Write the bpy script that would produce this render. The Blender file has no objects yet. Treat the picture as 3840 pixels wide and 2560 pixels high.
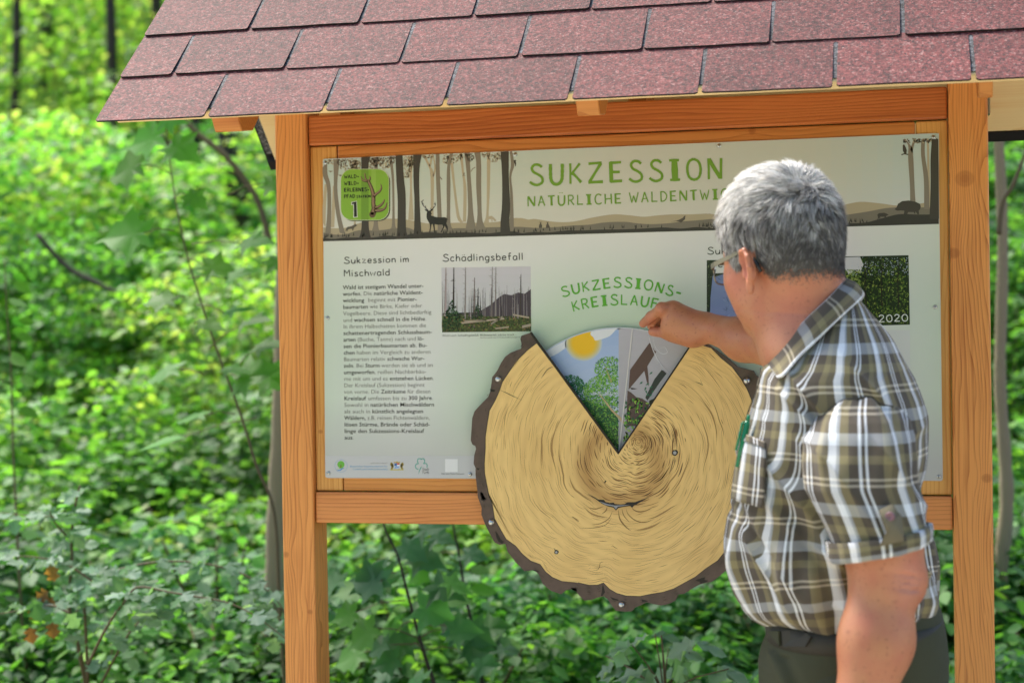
import bpy, math, random
import numpy as np
from mathutils import Vector, Matrix
random.seed(7)
RNG = np.random.RandomState(11)
sc = bpy.context.scene
# ------------------------------------------------------------------ camera
YAW, PITCH, ROLL, FPX, CD, CH = 0.23011, -0.01453, -0.01728, 6298.0, 3.35, 1.5
cyw, syw = math.cos(YAW), math.sin(YAW)
FWD = np.array([-syw*math.cos(PITCH), cyw*math.cos(PITCH), math.sin(PITCH)])
_r = np.array([cyw, syw, 0.0]); _u = np.cross(_r, FWD)
CR = math.cos(ROLL)*_r + math.sin(ROLL)*_u
CU = -math.sin(ROLL)*_r + math.cos(ROLL)*_u
CAM = np.array([0.0, -CD, CH])
cam_data = bpy.data.cameras.new('camera'); cam = bpy.data.objects.new('camera', cam_data)
sc.collection.objects.link(cam); sc.camera = cam
M = Matrix([[CR[0], CU[0], -FWD[0], CAM[0]], [CR[1], CU[1], -FWD[1], CAM[1]], [CR[2], CU[2], -FWD[2], CAM[2]], [0, 0, 0, 1]])
cam.matrix_world = M
cam_data.sensor_width = 36.0; cam_data.lens = FPX/3840*36
cam_data.clip_start = 0.1; cam_data.clip_end = 500
cam_data.dof.use_dof = True; cam_data.dof.focus_distance = 3.25; cam_data.dof.aperture_fstop = 3.1
# ------------------------------------------------------------------ sky, sun, exposure
SUN_EL, SUN_AZ = math.radians(56), math.radians(306)     # azimuth clockwise from +Y: behind the shelter, to the left
world = bpy.data.worlds.new('World'); sc.world = world; world.use_nodes = True
wn = world.node_tree.nodes; wl = world.node_tree.links
bg = wn['Background']; sky = wn.new('ShaderNodeTexSky'); sky.sky_type = 'NISHITA'; sky.sun_disc = False
sky.sun_elevation = SUN_EL; sky.sun_rotation = SUN_AZ; sky.altitude = 300; sky.dust_density = 2.5
wl.new(sky.outputs[0], bg.inputs[0]); bg.inputs[1].default_value = 0.15
sun_d = bpy.data.lights.new('sun', 'SUN'); sun_d.energy = 5.0; sun_d.angle = math.radians(20); sun_d.color = (1.0, .95, .86)
sun = bpy.data.objects.new('sun', sun_d); sc.collection.objects.link(sun)
sdir = Vector((math.cos(SUN_EL)*math.sin(SUN_AZ), math.cos(SUN_EL)*math.cos(SUN_AZ), math.sin(SUN_EL)))
sun.rotation_euler = sdir.to_track_quat('Z', 'Y').to_euler(); sun.location = sdir*30
sc.view_settings.view_transform = 'Standard'; sc.view_settings.look = 'None'
sc.view_settings.exposure = 0.92; sc.view_settings.gamma = 1; sc.view_settings.use_curve_mapping = False
sc.render.engine = 'CYCLES'
sc.cycles.max_bounces = 8; sc.cycles.transparent_max_bounces = 8
# ------------------------------------------------------------------ helpers
def PB(u, v, Y=0.0):
    """3D point where the sight line of photo pixel (u, v) meets the upright plane y = Y (used to survey real positions)"""
    d = FWD + CR*(u-1920)/FPX - CU*(v-1280)/FPX
    return CAM + d*((Y-CAM[1])/d[1])
def lin(c):
    return tuple(((x/255)/12.92 if x/255 <= .04045 else ((x/255+.055)/1.055)**2.4) for x in c)
def K(ox, oy, s):
    return lambda pts: [(ox+x*s, oy+y*s) for x, y in pts]
k1 = K(300, 0, .5102); k2 = K(1180, 520, .5102); k3 = K(1180, 1100, .5102); k4 = K(2500, 520, .5102); k5 = K(2500, 1100, .5102)
k6 = K(2500, 1760, .5102); k7 = K(1980, 1000, .38265); k4b = K(1000, 1760, .5102); k5b = K(1980, 1760, .38265); kb = K(1190, 560, .34439)
kt = K(1900, 560, .40816); kd = K(0, 0, 1.63265)
def link(o): sc.collection.objects.link(o); return o
def tag(o, label=None, cat=None, group=None, kind=None):
    if label: o['label'] = label
    if cat: o['category'] = cat
    if group: o['group'] = group
    if kind: o['kind'] = kind
    return o
def empty(name, loc, label, cat, group=None):
    o = link(bpy.data.objects.new(name, None)); o.location = loc; o.empty_display_size = .1
    return tag(o, label, cat, group)
def world_loc(p):
    L = Vector((0, 0, 0))
    while p is not None: L = L+Vector(p.location); p = p.parent
    return L
def mesh(name, V, F, mat, parent=None, smooth=False, recenter=True, col=None, uv=None, shade=None, colpt=None):
    """V: (n,3) world coordinates"""
    V = np.asarray(V, dtype=np.float64).reshape(-1, 3)
    c = (V.min(0)+V.max(0))/2 if recenter else np.zeros(3)
    me = bpy.data.meshes.new(name)
    if isinstance(F, np.ndarray):
        n = F.shape[1]; Vl = (V-c).astype(np.float32)
        me.vertices.add(len(V)); me.vertices.foreach_set('co', Vl.ravel())
        me.loops.add(F.size); me.loops.foreach_set('vertex_index', F.astype(np.int32).ravel())
        me.polygons.add(len(F)); me.polygons.foreach_set('loop_start', np.arange(0, F.size, n, dtype=np.int32))
        me.polygons.foreach_set('loop_total', np.full(len(F), n, dtype=np.int32)); me.update(calc_edges=True)
    else:
        me.from_pydata([tuple(p) for p in (V-c)], [], F); me.update()
    if col is not None:      # per face colours (linear rgb)
        a = me.color_attributes.new('Col', 'FLOAT_COLOR', 'CORNER')
        tot = np.zeros(len(me.polygons), dtype=np.int32); me.polygons.foreach_get('loop_total', tot)
        cc = np.asarray(col, dtype=np.float32)
        cc = np.hstack([cc, np.ones((len(cc), 1), np.float32)]); a.data.foreach_set('color', np.repeat(cc, tot, axis=0).ravel())
    if colpt is not None:
        a = me.color_attributes.new('Col', 'FLOAT_COLOR', 'POINT')
        cc = np.asarray(colpt, dtype=np.float32); cc = np.hstack([cc, np.ones((len(cc), 1), np.float32)]); a.data.foreach_set('color', cc.ravel())
    if uv is not None:       # per vertex uv
        l = me.uv_layers.new(name='UVMap'); idx = np.zeros(len(me.loops), dtype=np.int32); me.loops.foreach_get('vertex_index', idx)
        l.data.foreach_set('uv', np.asarray(uv, dtype=np.float32)[idx].ravel())
    if smooth: me.polygons.foreach_set('use_smooth', np.ones(len(me.polygons), dtype=bool))
    for m in (mat if isinstance(mat, (list, tuple)) else [mat]): me.materials.append(m)
    o = link(bpy.data.objects.new(name, me))
    if parent is not None: o.parent = parent; o.location = Vector(c)-world_loc(parent)
    else: o.location = c
    return o
def box(x0, x1, y0, y1, z0, z1):
    V = [(x, y, z) for x in (x0, x1) for y in (y0, y1) for z in (z0, z1)]
    F = [(0, 1, 3, 2), (4, 6, 7, 5), (0, 4, 5, 1), (2, 3, 7, 6), (0, 2, 6, 4), (1, 5, 7, 3)]
    return V, F
def bevel(o, w=.003, seg=2):
    m = o.modifiers.new('bevel', 'BEVEL'); m.width = w; m.segments = seg; m.limit_method = 'ANGLE'; return o
class MB:
    def __init__(s): s.V = []; s.F = []; s.C = []
    def add(s, V, F, col=None):
        n = len(s.V); s.V += [tuple(v) for v in V]; s.F += [tuple(i+n for i in f) for f in F]
        if col is not None: s.C += [col]*len(F)
    def tube(s, pts, rad, n=8, col=None, cap=True):
        pts = [np.array(p, float) for p in pts]; m = len(pts)
        if not hasattr(rad, '__len__'): rad = [rad]*m
        base = len(s.V); a = None
        for i in range(m):
            t = pts[min(i+1, m-1)]-pts[max(i-1, 0)]; t = t/(np.linalg.norm(t)+1e-9)
            if a is None:
                a = np.cross(t, (0, 0, 1.0)); a = a if np.linalg.norm(a) > .1 else np.cross(t, (0, 1.0, 0))
            a = a-t*(a@t); a /= np.linalg.norm(a)+1e-9; b = np.cross(t, a)
            for k in range(n):
                q = 2*math.pi*k/n; s.V.append(tuple(pts[i]+rad[i]*(a*math.cos(q)+b*math.sin(q))))
        nf = 0
        for i in range(m-1):
            for k in range(n):
                k2 = (k+1) % n; s.F.append((base+i*n+k, base+i*n+k2, base+(i+1)*n+k2, base+(i+1)*n+k)); nf += 1
        if cap:
            s.F.append(tuple(base+k for k in range(n))[::-1]); s.F.append(tuple(base+(m-1)*n+k for k in range(n))); nf += 2
        if col is not None: s.C += [col]*nf
    def build(s, name, mat, parent=None, smooth=False, **kw):
        return mesh(name, s.V, s.F, mat, parent, smooth, col=(s.C if s.C else None), **kw)
def catmull(pts, n=6, closed=False):
    P = [np.array(p, float) for p in pts]; out = []; m = len(P)
    rng = range(m) if closed else range(m-1)
    for i in rng:
        if closed: a, b, c, d = P[(i-1) % m], P[i], P[(i+1) % m], P[(i+2) % m]
        else: a, b, c, d = P[max(i-1, 0)], P[i], P[i+1], P[min(i+2, m-1)]
        for k in range(n):
            t = k/n; out.append(.5*((2*b)+(-a+c)*t+(2*a-5*b+4*c-d)*t*t+(-a+3*b-3*c+d)*t**3))
    if not closed: out.append(P[-1])
    return out
# ------------------------------------------------------------------ materials
def newmat(name):
    m = bpy.data.materials.new(name); m.use_nodes = True; nt = m.node_tree
    return m, nt, nt.nodes, nt.links, nt.nodes['Principled BSDF']
def simple(name, c, rough=.5, metal=0, spec=.5, srgb=True, bump=0, bscale=200, **kw):
    m, nt, N, L, P = newmat(name)
    P.inputs['Base Color'].default_value = (*(lin(c) if srgb else c), 1); P.inputs['Roughness'].default_value = rough
    P.inputs['Metallic'].default_value = metal; P.inputs['Specular IOR Level'].default_value = spec
    if bump:
        tc = N.new('ShaderNodeTexCoord'); no = N.new('ShaderNodeTexNoise'); no.inputs['Scale'].default_value = bscale
        b = N.new('ShaderNodeBump'); b.inputs['Strength'].default_value = bump; b.inputs['Distance'].default_value = .002
        L.new(tc.outputs['Object'], no.inputs[0]); L.new(no.outputs[0], b.inputs['Height']); L.new(b.outputs[0], P.inputs['Normal'])
    return m
def math_node(N, L, op, a, b=None, clamp=False):
    n = N.new('ShaderNodeMath'); n.operation = op; n.use_clamp = clamp
    for i, x in enumerate((a, b)):
        if x is None: continue
        if isinstance(x, (int, float)): n.inputs[i].default_value = x
        else: L.new(x, n.inputs[i])
    return n.outputs[0]
def ramp(N, L, src, stops):
    r = N.new('ShaderNodeValToRGB'); L.new(src, r.inputs[0]); e = r.color_ramp.elements
    while len(e) < len(stops): e.new(.5)
    for el, (p, c) in zip(e, stops): el.position = p; el.color = (*c, 1)
    return r.outputs[0]
def mixc(N, L, fac, a, b, blend='MIX'):
    n = N.new('ShaderNodeMix'); n.data_type = 'RGBA'; n.blend_type = blend
    for k, x in ((0, fac), (6, a), (7, b)):
        if isinstance(x, (int, float)): n.inputs[k].default_value = x
        elif isinstance(x, tuple): n.inputs[k].default_value = (*x, 1)
        else: L.new(x, n.inputs[k])
    return n.outputs[2]
def wood(name, light, dark, axis, seed=0.0, freq=95, knots=(), wav=.35, rough=.36):
    """pine / larch with grain running along `axis` ('X','Y','Z'); knots: (along, across) world positions"""
    m, nt, N, L, P = newmat(name)
    g = N.new('ShaderNodeNewGeometry'); sep = N.new('ShaderNodeSeparateXYZ'); L.new(g.outputs['Position'], sep.inputs[0])
    A = {'X': 0, 'Y': 1, 'Z': 2}[axis]; along = sep.outputs[A]
    o = [sep.outputs[i] for i in range(3) if i != A]
    if axis == 'Z': across, depth = o[0], o[1]
    elif axis == 'X': across, depth = o[1+0] if False else o[1], o[0]
    else: across, depth = o[1], o[0]
    # warp
    cv = N.new('ShaderNodeCombineXYZ'); L.new(math_node(N, L, 'MULTIPLY', along, 1.1), cv.inputs[0]); L.new(math_node(N, L, 'MULTIPLY', across, 7), cv.inputs[1])
    L.new(math_node(N, L, 'ADD', math_node(N, L, 'MULTIPLY', depth, 7), seed*3.1), cv.inputs[2])
    n1 = N.new('ShaderNodeTexNoise'); n1.inputs['Scale'].default_value = 1.6; n1.inputs['Detail'].default_value = 2.5; L.new(cv.outputs[0], n1.inputs[0])
    w = math_node(N, L, 'MULTIPLY', math_node(N, L, 'SUBTRACT', n1.outputs[0], .5), .05*wav/.35)
    t = math_node(N, L, 'ADD', math_node(N, L, 'ADD', across, math_node(N, L, 'MULTIPLY', depth, .8)), w)
    kmask = None
    for (ka, kc, kr) in knots:
        da = math_node(N, L, 'DIVIDE', math_node(N, L, 'SUBTRACT', along, ka), kr*3.2)
        dc = math_node(N, L, 'DIVIDE', math_node(N, L, 'SUBTRACT', across, kc), kr*1.6)
        d2 = math_node(N, L, 'ADD', math_node(N, L, 'MULTIPLY', da, da), math_node(N, L, 'MULTIPLY', dc, dc))
        e = math_node(N, L, 'POWER', 2.718, math_node(N, L, 'MULTIPLY', d2, -1.0))
        # push the rings aside round the knot
        t = math_node(N, L, 'ADD', t, math_node(N, L, 'MULTIPLY', math_node(N, L, 'MULTIPLY', e, dc), kr*1.7))
        da1 = math_node(N, L, 'DIVIDE', math_node(N, L, 'SUBTRACT', along, ka), kr*.9)
        dc1 = math_node(N, L, 'DIVIDE', math_node(N, L, 'SUBTRACT', across, kc), kr)
        r2 = math_node(N, L, 'ADD', math_node(N, L, 'MULTIPLY', da1, da1), math_node(N, L, 'MULTIPLY', dc1, dc1))
        rn_ = math_node(N, L, 'ADD', r2, math_node(N, L, 'MULTIPLY', math_node(N, L, 'SUBTRACT', n1.outputs[0], .5), 1.6))
        rg = math_node(N, L, 'DIVIDE', math_node(N, L, 'SUBTRACT', rn_, .62), .16)
        ring_ = math_node(N, L, 'MULTIPLY', math_node(N, L, 'POWER', 2.718, math_node(N, L, 'MULTIPLY', math_node(N, L, 'MULTIPLY', rg, rg), -1.0)), .75)
        rc = math_node(N, L, 'POWER', 2.718, math_node(N, L, 'MULTIPLY', r2, -30.0))
        k = math_node(N, L, 'ADD', math_node(N, L, 'MULTIPLY', ring_, .55), math_node(N, L, 'MULTIPLY', math_node(N, L, 'MULTIPLY', math_node(N, L, 'SUBTRACT', .62, rn_), 3.0, clamp=True), .7), clamp=True)
        kmask = k if kmask is None else math_node(N, L, 'MAXIMUM', kmask, k)
    ph = math_node(N, L, 'MULTIPLY', t, freq)
    fr = math_node(N, L, 'FRACT', math_node(N, L, 'ADD', ph, seed))
    # early to late wood: slow rise, sharp drop
    late = math_node(N, L, 'POWER', fr, 3.0)
    cv2 = N.new('ShaderNodeCombineXYZ'); L.new(math_node(N, L, 'MULTIPLY', along, 6), cv2.inputs[0]); L.new(math_node(N, L, 'MULTIPLY', across, 260), cv2.inputs[1]); L.new(math_node(N, L, 'MULTIPLY', depth, 260), cv2.inputs[2])
    n2 = N.new('ShaderNodeTexNoise'); n2.inputs['Scale'].default_value = 1; n2.inputs['Detail'].default_value = 3; L.new(cv2.outputs[0], n2.inputs[0])
    cv3 = N.new('ShaderNodeCombineXYZ'); L.new(math_node(N, L, 'MULTIPLY', along, 1.5), cv3.inputs[0]); L.new(math_node(N, L, 'MULTIPLY', across, 12), cv3.inputs[1]); L.new(math_node(N, L, 'ADD', depth, seed), cv3.inputs[2])
    n3 = N.new('ShaderNodeTexNoise'); n3.inputs['Scale'].default_value = 1.3; n3.inputs['Detail'].default_value = 4; L.new(cv3.outputs[0], n3.inputs[0])
    f = math_node(N, L, 'ADD', math_node(N, L, 'MULTIPLY', late, .62), math_node(N, L, 'MULTIPLY', math_node(N, L, 'SUBTRACT', n2.outputs[0], .5), 1.1))
    f = math_node(N, L, 'ADD', f, math_node(N, L, 'MULTIPLY', math_node(N, L, 'SUBTRACT', n3.outputs[0], .46), 1.5), clamp=True)
    dk = tuple(lin(dark)); lt = tuple(lin(light)); col = mixc(N, L, f, lt, dk)
    if kmask is not None: col = mixc(N, L, math_node(N, L, 'MULTIPLY', kmask, .62), col, lin((138, 62, 26)))
    L.new(col, P.inputs['Base Color']); P.inputs['Roughness'].default_value = rough; P.inputs['Specular IOR Level'].default_value = .35
    b = N.new('ShaderNodeBump'); b.inputs['Strength'].default_value = .25; b.inputs['Distance'].default_value = .0015; b.invert = True
    L.new(math_node(N, L, 'ADD', late, math_node(N, L, 'MULTIPLY', n2.outputs[0], .6)), b.inputs['Height']); L.new(b.outputs[0], P.inputs['Normal'])
    return m
def attr_mat(name, rough=.5, spec=.5, coat=0, bump=0, bscale=60, k=1.0):
    m, nt, N, L, P = newmat(name)
    a = N.new('ShaderNodeAttribute'); a.attribute_name = 'Col'
    L.new(a.outputs['Color'], P.inputs['Base Color'])
    P.inputs['Roughness'].default_value = rough; P.inputs['Specular IOR Level'].default_value = spec
    if coat: P.inputs['Coat Weight'].default_value = coat; P.inputs['Coat Roughness'].default_value = .12
    if bump:
        tc = N.new('ShaderNodeTexCoord'); no = N.new('ShaderNodeTexNoise'); no.inputs['Scale'].default_value = bscale; no.inputs['Detail'].default_value = 2
        b = N.new('ShaderNodeBump'); b.inputs['Strength'].default_value = bump; b.inputs['Distance'].default_value = .001
        L.new(tc.outputs['Object'], no.inputs[0]); L.new(no.outputs[0], b.inputs['Height']); L.new(b.outputs[0], P.inputs['Normal'])
    return m
# ================================================================== the ground
gx = np.linspace(-60, 60, 81); gy = np.linspace(-40, 80, 81)
GX, GY = np.meshgrid(gx, gy, indexing='ij')
def ground_z(x, y):
    d = np.clip(y-1.5, 0, 60); return .055*d*np.clip(d/8, 0, 1)+.05*np.sin(x*.7)*np.sin(y*.6)*np.clip(d, 0, 1)
GZ = ground_z(GX, GY)
idx = np.arange(81*81).reshape(81, 81)
GF = np.stack([idx[:-1, :-1], idx[1:, :-1], idx[1:, 1:], idx[:-1, 1:]], -1).reshape(-1, 4)
m, nt, N, L, P = newmat('forest_soil')
tc = N.new('ShaderNodeNewGeometry'); no = N.new('ShaderNodeTexNoise'); no.inputs['Scale'].default_value = 3; no.inputs['Detail'].default_value = 8; L.new(tc.outputs['Position'], no.inputs[0])
L.new(ramp(N, L, no.outputs[0], [(.3, (.02, .016, .01)), (.55, (.05, .04, .022)), (.75, (.05, .07, .02))]), P.inputs['Base Color']); P.inputs['Roughness'].default_value = .95
tag(mesh('forest_ground', np.stack([GX, GY, GZ], -1).reshape(-1, 3), GF, m, None, True, recenter=False), kind='structure')
# ================================================================== the shelter
kiosk = empty('information_shelter', (-.56, .03, 0), 'orange brown timber shelter with red shingle roof carrying the nature trail board', 'information board')
OR_L, OR_D = (232, 156, 84), (158, 78, 30)
PI_L, PI_D = (226, 168, 92), (190, 118, 50)
def beam(name, b, mat, parent=kiosk, bw=.004):
    V, F = box(*b); return bevel(mesh(name, V, F, mat, parent), bw, 2)
xl0, xl1, xr0, xr1 = PB(1047, 1000)[0], PB(1166, 1000)[0], PB(3563, 1000)[0], PB(3711, 1000)[0]
PF, PBk = -.012, .072
wpl = wood('larch_left_post', OR_L, OR_D, 'Z', 1.3, 120, knots=((PB(1080, 2075)[2], PB(1080, 2075)[0], .010), (PB(1210, 2290)[2], PB(1140, 700)[0], .008)), wav=.75)
wpr = wood('larch_right_post', OR_L, OR_D, 'Z', 4.2, 115, knots=((PB(3620, 672)[2], PB(3620, 672)[0], .024), (PB(3580, 950)[2], PB(3576, 950)[0], .014), (PB(3690, 1790)[2], PB(3700, 1790)[0], .012)), wav=.8)
def zp(x): # roof underside height
    return 1.97
beam('post', (xl0, xl1, PF, PBk, -.02, 2.18), wpl)
beam('post', (xr0, xr1, PF, PBk, -.02, 2.18), wpr)
bt = wood('larch_top_beam', (204, 118, 60), (150, 72, 30), 'X', 2.2, 150, wav=.3)
z1t, z0t = PB(1900, 402)[2], PB(1900, 516)[2]
beam('top_beam', (xl1+.0015, xr0-.0015, -.005, .06, z0t, z1t), bt)
bl = wood('larch_lower_beam', (222, 146, 84), (170, 94, 44), 'X', 5.7, 120, wav=.35)
z1b, z0b = PB(1500, 1845)[2], PB(1500, 1962)[2]
beam('lower_beam', (xl1+.0015, xr0-.0015, -.005, .06, z0b, z1b), bl)
pn1 = wood('pine_stile_left', PI_L, PI_D, 'Z', 7.1, 110, wav=.4, knots=((PB(1200, 1618)[2], PB(1200, 1618)[0], .007),))
pn2 = wood('pine_stile_right', PI_L, PI_D, 'Z', 9.4, 100, wav=.5)
rl_ = wood('larch_rail', (208, 132, 66), (160, 90, 38), 'X', 11.4, 80, wav=.7, knots=((PB(2820, 490)[0], PB(2820, 490)[2], .010),))
rl2 = wood('pine_rail', (216, 146, 76), (180, 104, 46), 'X', 13.4, 80, wav=.7)
fz1, fz0 = z0t-.002, z1b+.002
sx = PB(1264, 700)[0]; sx2 = PB(3436, 700)[0]
beam('frame_stile', (xl1+.0015, sx-.001, .0035, .04, fz0, fz1), pn1, bw=.003)
beam('frame_stile', (sx2+.001, xr0-.0015, .0035, .04, fz0, fz1), pn2, bw=.003)
beam('frame_rail', (sx+.001, sx2-.001, .0035, .04, PB(2000, 640)[2]-.03, fz1), rl_, bw=.003)
beam('frame_rail', (sx+.001, sx2-.001, .0035, .04, fz0, fz0+.06), rl2, bw=.003)
bk = simple('backing_board', (150, 110, 66), .8)
V, F = box(sx+.002, sx2-.002, .012, .03, fz0+.061, PB(2000, 640)[2]-.031); mesh('backing_board', V, F, bk, kiosk)
# ------------------------------------------------------------------ roof
roof = bpy.data.objects.new('roof', None); link(roof); roof.parent = kiosk; roof.location = (0, 0, 1.89)
XL, YF, ZE, TA = -1.493, -.404, 1.889, .899
RL = math.hypot(1, TA); ca, sa = 1/RL, TA/RL
XR = .62; YC = .03; SL = (YC-YF)/ca
def RP(x, s, n, back=False):        # roof coordinates: s up the slope from the eave, n above the top of the boards
    y = YF+s*ca-n*sa; z = ZE+s*sa+n*ca
    if back: y = 2*YC-y
    return (x, y, z)
def slab(x0, x1, s0, s1, n0a, n1a, n0b, n1b, back=False):
    """block between s0 and s1; (n0a,n1a) bottom/top at s0, (n0b,n1b) at s1"""
    V = [RP(x0, s0, n0a, back), RP(x1, s0, n0a, back), RP(x1, s0, n1a, back), RP(x0, s0, n1a, back), RP(x0, s1, n0b, back), RP(x1, s1, n0b, back), RP(x1, s1, n1b, back), RP(x0, s1, n1b, back)]
    F = [(0, 1, 2, 3), (5, 4, 7, 6), (3, 2, 6, 7), (1, 0, 4, 5), (0, 3, 7, 4), (2, 1, 5, 6)]
    if back: F = [f[::-1] for f in F]
    return V, F
pale = wood('pine_roof_board', (250, 222, 164), (238, 196, 128), 'X', 21.4, 22, wav=.9)
pale2 = wood('pine_roof_board_back', (252, 226, 170), (240, 200, 134), 'X', 25.4, 20, wav=.9)
for back in (False, True):
    for s0, s1 in ((.012, .19), (.192, .385), (.387, SL-.012)):
        V, F = slab(XL+.03, XR-.03, s0, s1, -.018, 0, -.018, 0, back); bevel(mesh('roof_board', V, F, pale2 if back else pale, roof), .0015, 1)
    # the board edge facing outwards at the eave under the shingles
    # rafters
    for xa, xb in ((PB(790, 450, -.36)[0], PB(892, 450, -.36)[0]), (PB(2165, 380, -.34)[0], PB(2250, 380, -.34)[0]), (PB(3668, 320, -.34)[0], PB(3722, 320, -.34)[0])):
        V = [RP(xa, .035, -.019, back), RP(xb, .035, -.019, back), RP(xb, .03, -.062, back), RP(xa, .03, -.062, back), RP(xb, .078, -.095, back), RP(xa, .078, -.095, back),
             RP(xa, SL-.12, -.095, back), RP(xb, SL-.12, -.095, back), RP(xb, SL-.03, -.019, back), RP(xa, SL-.03, -.019, back)]
        F = [(0, 3, 2, 1), (3, 5, 4, 2), (5, 6, 7, 4), (6, 9, 8, 7), (9, 0, 1, 8), (0, 9, 6, 5, 3), (1, 2, 4, 7, 8)]
        bevel(mesh('rafter', V, F, rl2, roof), .002, 1)
# shingle material: mineral granules
def granules(name, cols, k=1.0):
    m, nt, N, L, P = newmat(name)
    g = N.new('ShaderNodeNewGeometry')
    v = N.new('ShaderNodeTexVoronoi'); v.inputs['Scale'].default_value = 330; L.new(g.outputs['Position'], v.inputs['Vector'])
    sp = N.new('ShaderNodeSeparateColor'); L.new(v.outputs['Color'], sp.inputs[0])
    c = ramp(N, L, sp.outputs[0], cols)
    n = N.new('ShaderNodeTexNoise'); n.inputs['Scale'].default_value = 9; n.inputs['Detail'].default_value = 5; L.new(g.outputs['Position'], n.inputs[0])
    n4 = N.new('ShaderNodeTexNoise'); n4.inputs['Scale'].default_value = 120; n4.inputs['Detail'].default_value = 3; L.new(g.outputs['Position'], n4.inputs[0])
    oi = N.new('ShaderNodeObjectInfo')
    f = math_node(N, L, 'ADD', math_node(N, L, 'MULTIPLY', n.outputs[0], .28), math_node(N, L, 'MULTIPLY', oi.outputs['Random'], .10))
    f = math_node(N, L, 'ADD', f, math_node(N, L, 'MULTIPLY', n4.outputs[0], .9))
    f = math_node(N, L, 'ADD', f, -.30)
    mu = N.new('ShaderNodeVectorMath'); mu.operation = 'SCALE'; L.new(c, mu.inputs[0]); L.new(f, mu.inputs['Scale'])
    L.new(mu.outputs[0], P.inputs['Base Color']); P.inputs['Roughness'].default_value = .75; P.inputs['Specular IOR Level'].default_value = .35
    b = N.new('ShaderNodeBump'); b.inputs['Strength'].default_value = .55; b.inputs['Distance'].default_value = .0012
    L.new(v.outputs['Distance'], b.inputs['Height']); L.new(b.outputs[0], P.inputs['Normal'])
    return m
red = granules('red_granules', [(0, lin((70, 42, 48))), (.16, lin((120, 60, 66))), (.38, lin((160, 74, 74))), (.7, lin((182, 92, 90))), (.9, lin((198, 124, 120))), (1, lin((214, 166, 158)))])
gray = granules('grey_granules', [(0, lin((60, 62, 66))), (.5, lin((130, 132, 138))), (1, lin((190, 190, 196)))])
ED = simple('bitumen_edge', (22, 20, 22), .8)
S0 = -.012; EXPO = .1475; TAB = .23078; GAP = .0078
for back in (False, True):
    for r in range(4):
        s0 = S0+r*EXPO; s1 = min(s0+EXPO+.012, SL+.004); off = -1.26702 if r % 2 == 0 else -1.26702-TAB/2
        lift = .0040
        # the solid upper part of the strip, grey, seen through the slots of the course above
        a0 = (s0+.03 if r == 0 else s0)
        V, F = slab(XL+.004, XR-.004, a0, min(s0+EXPO+.004, SL), .0006, .0022, .0006, .0026, back); mesh('roofing_felt', V, F, [gray], roof)
        xs = [XL]; i = -1
        while off+i*TAB < XR-.03:
            if off+i*TAB > XL+.04: xs.append(off+i*TAB)
            i += 1
        xs.append(XR)
        for a, b in zip(xs[:-1], xs[1:]):
            a2 = a+(GAP/2 if a != XL else 0); b2 = b-(GAP/2 if b != XR else 0)
            j = [random.uniform(-.0012, .0012) for _ in range(4)]
            e0, e1 = s0+j[0], s0+j[1]; nb = .0024; h0 = .0024+lift+random.uniform(-.0008, .0012)
            # notched tab: rounded lower corners, slot rising short of the overlap
            cR = .004; segs = []
            bot = [(a2+j[2], e0+cR), (a2+j[2]+cR, e0)]
            for q in range(1, 6): bot.append((a2+(b2-a2)*q/6, e0+(e1-e0)*q/6+random.uniform(-.0009, .0009)))
            bot += [(b2+j[3]-cR, e1), (b2+j[3], e1+cR)]
            slot = s0+EXPO-.006
            bot += [(b2+.0, slot-.003)] if b != XR else [(b2, s1)]
            poly = bot+([(b2+GAP/2, slot), (b2+GAP/2, s1)] if b != XR else [])
            poly += ([(a2-GAP/2, s1), (a2-GAP/2, slot)] if a != XL else [(a2, s1)])
            if a != XL: poly += [(a2, slot-.003)]
            n = len(poly); th = .0032
            def nn(s): t = (s-s0)/EXPO; return h0*(1-t)+(.0030)*t
            V = [RP(x, s, nn(s)-th*(1-.8*(s-s0)/EXPO), back) for x, s in poly]+[RP(x, s, nn(s), back) for x, s in poly]
            F = [tuple(range(n))[::-1], tuple(range(n, 2*n))]+[(i, (i+1) % n, n+(i+1) % n, n+i) for i in range(n)]
            if back: F = [f[::-1] for f in F]
            o = mesh('shingle', V, F, [red, ED], roof)
            for p in o.data.polygons:
                if p.index != 1: p.material_index = 1
V = []; F = []
V, F = [], []
for x0, x1 in [(XL+i*.25, min(XL+(i+1)*.25-.002, XR)) for i in range(9)]:
    if x0 >= XR: break
    pr = [RP(0, SL-.09, .008), RP(0, SL-.002, .0095), RP(0, SL-.09, .008, True)]
    pts = [(YC-.075, ZE+(YC-.075-YF)*TA+.012), (YC-.012, ZE+(YC-YF)*TA+.008), (YC+.012, ZE+(YC-YF)*TA+.008), (YC+.075, ZE+(YC-.075-YF)*TA+.012)]
    Vv = [(x, y, z+dz) for x in (x0, x1) for dz in (0, .003) for y, z in pts]
    n = 4; Ff = []
    for i in range(3): Ff += [(i, i+1, n+i+1, n+i)[::-1] if False else (4+i, 12+i, 13+i, 5+i), (i, i+1, 9+i, 8+i)]
    Ff += [(0, 4, 5, 1), (1, 5, 6, 2), (2, 6, 7, 3), (8, 9, 13, 12), (9, 10, 14, 13), (10, 11, 15, 14), (0, 8, 12, 4), (3, 7, 15, 11)]
    mesh('ridge_cap', Vv, Ff, [red], roof)
# gable triangle boards under the roof beside the posts
for xa, xb in ((xl0-.04, xl0-.022), (xr1+.022, xr1+.04)):
    pass
# back eave: dark edging strip of the felt
for back in (True,):
    V, F = slab(XL+.01, XR-.01, -.016, .011, -.020, .0005, -.020, .0005, back); mesh('eave_strip', V, F, ED, roof)
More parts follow.
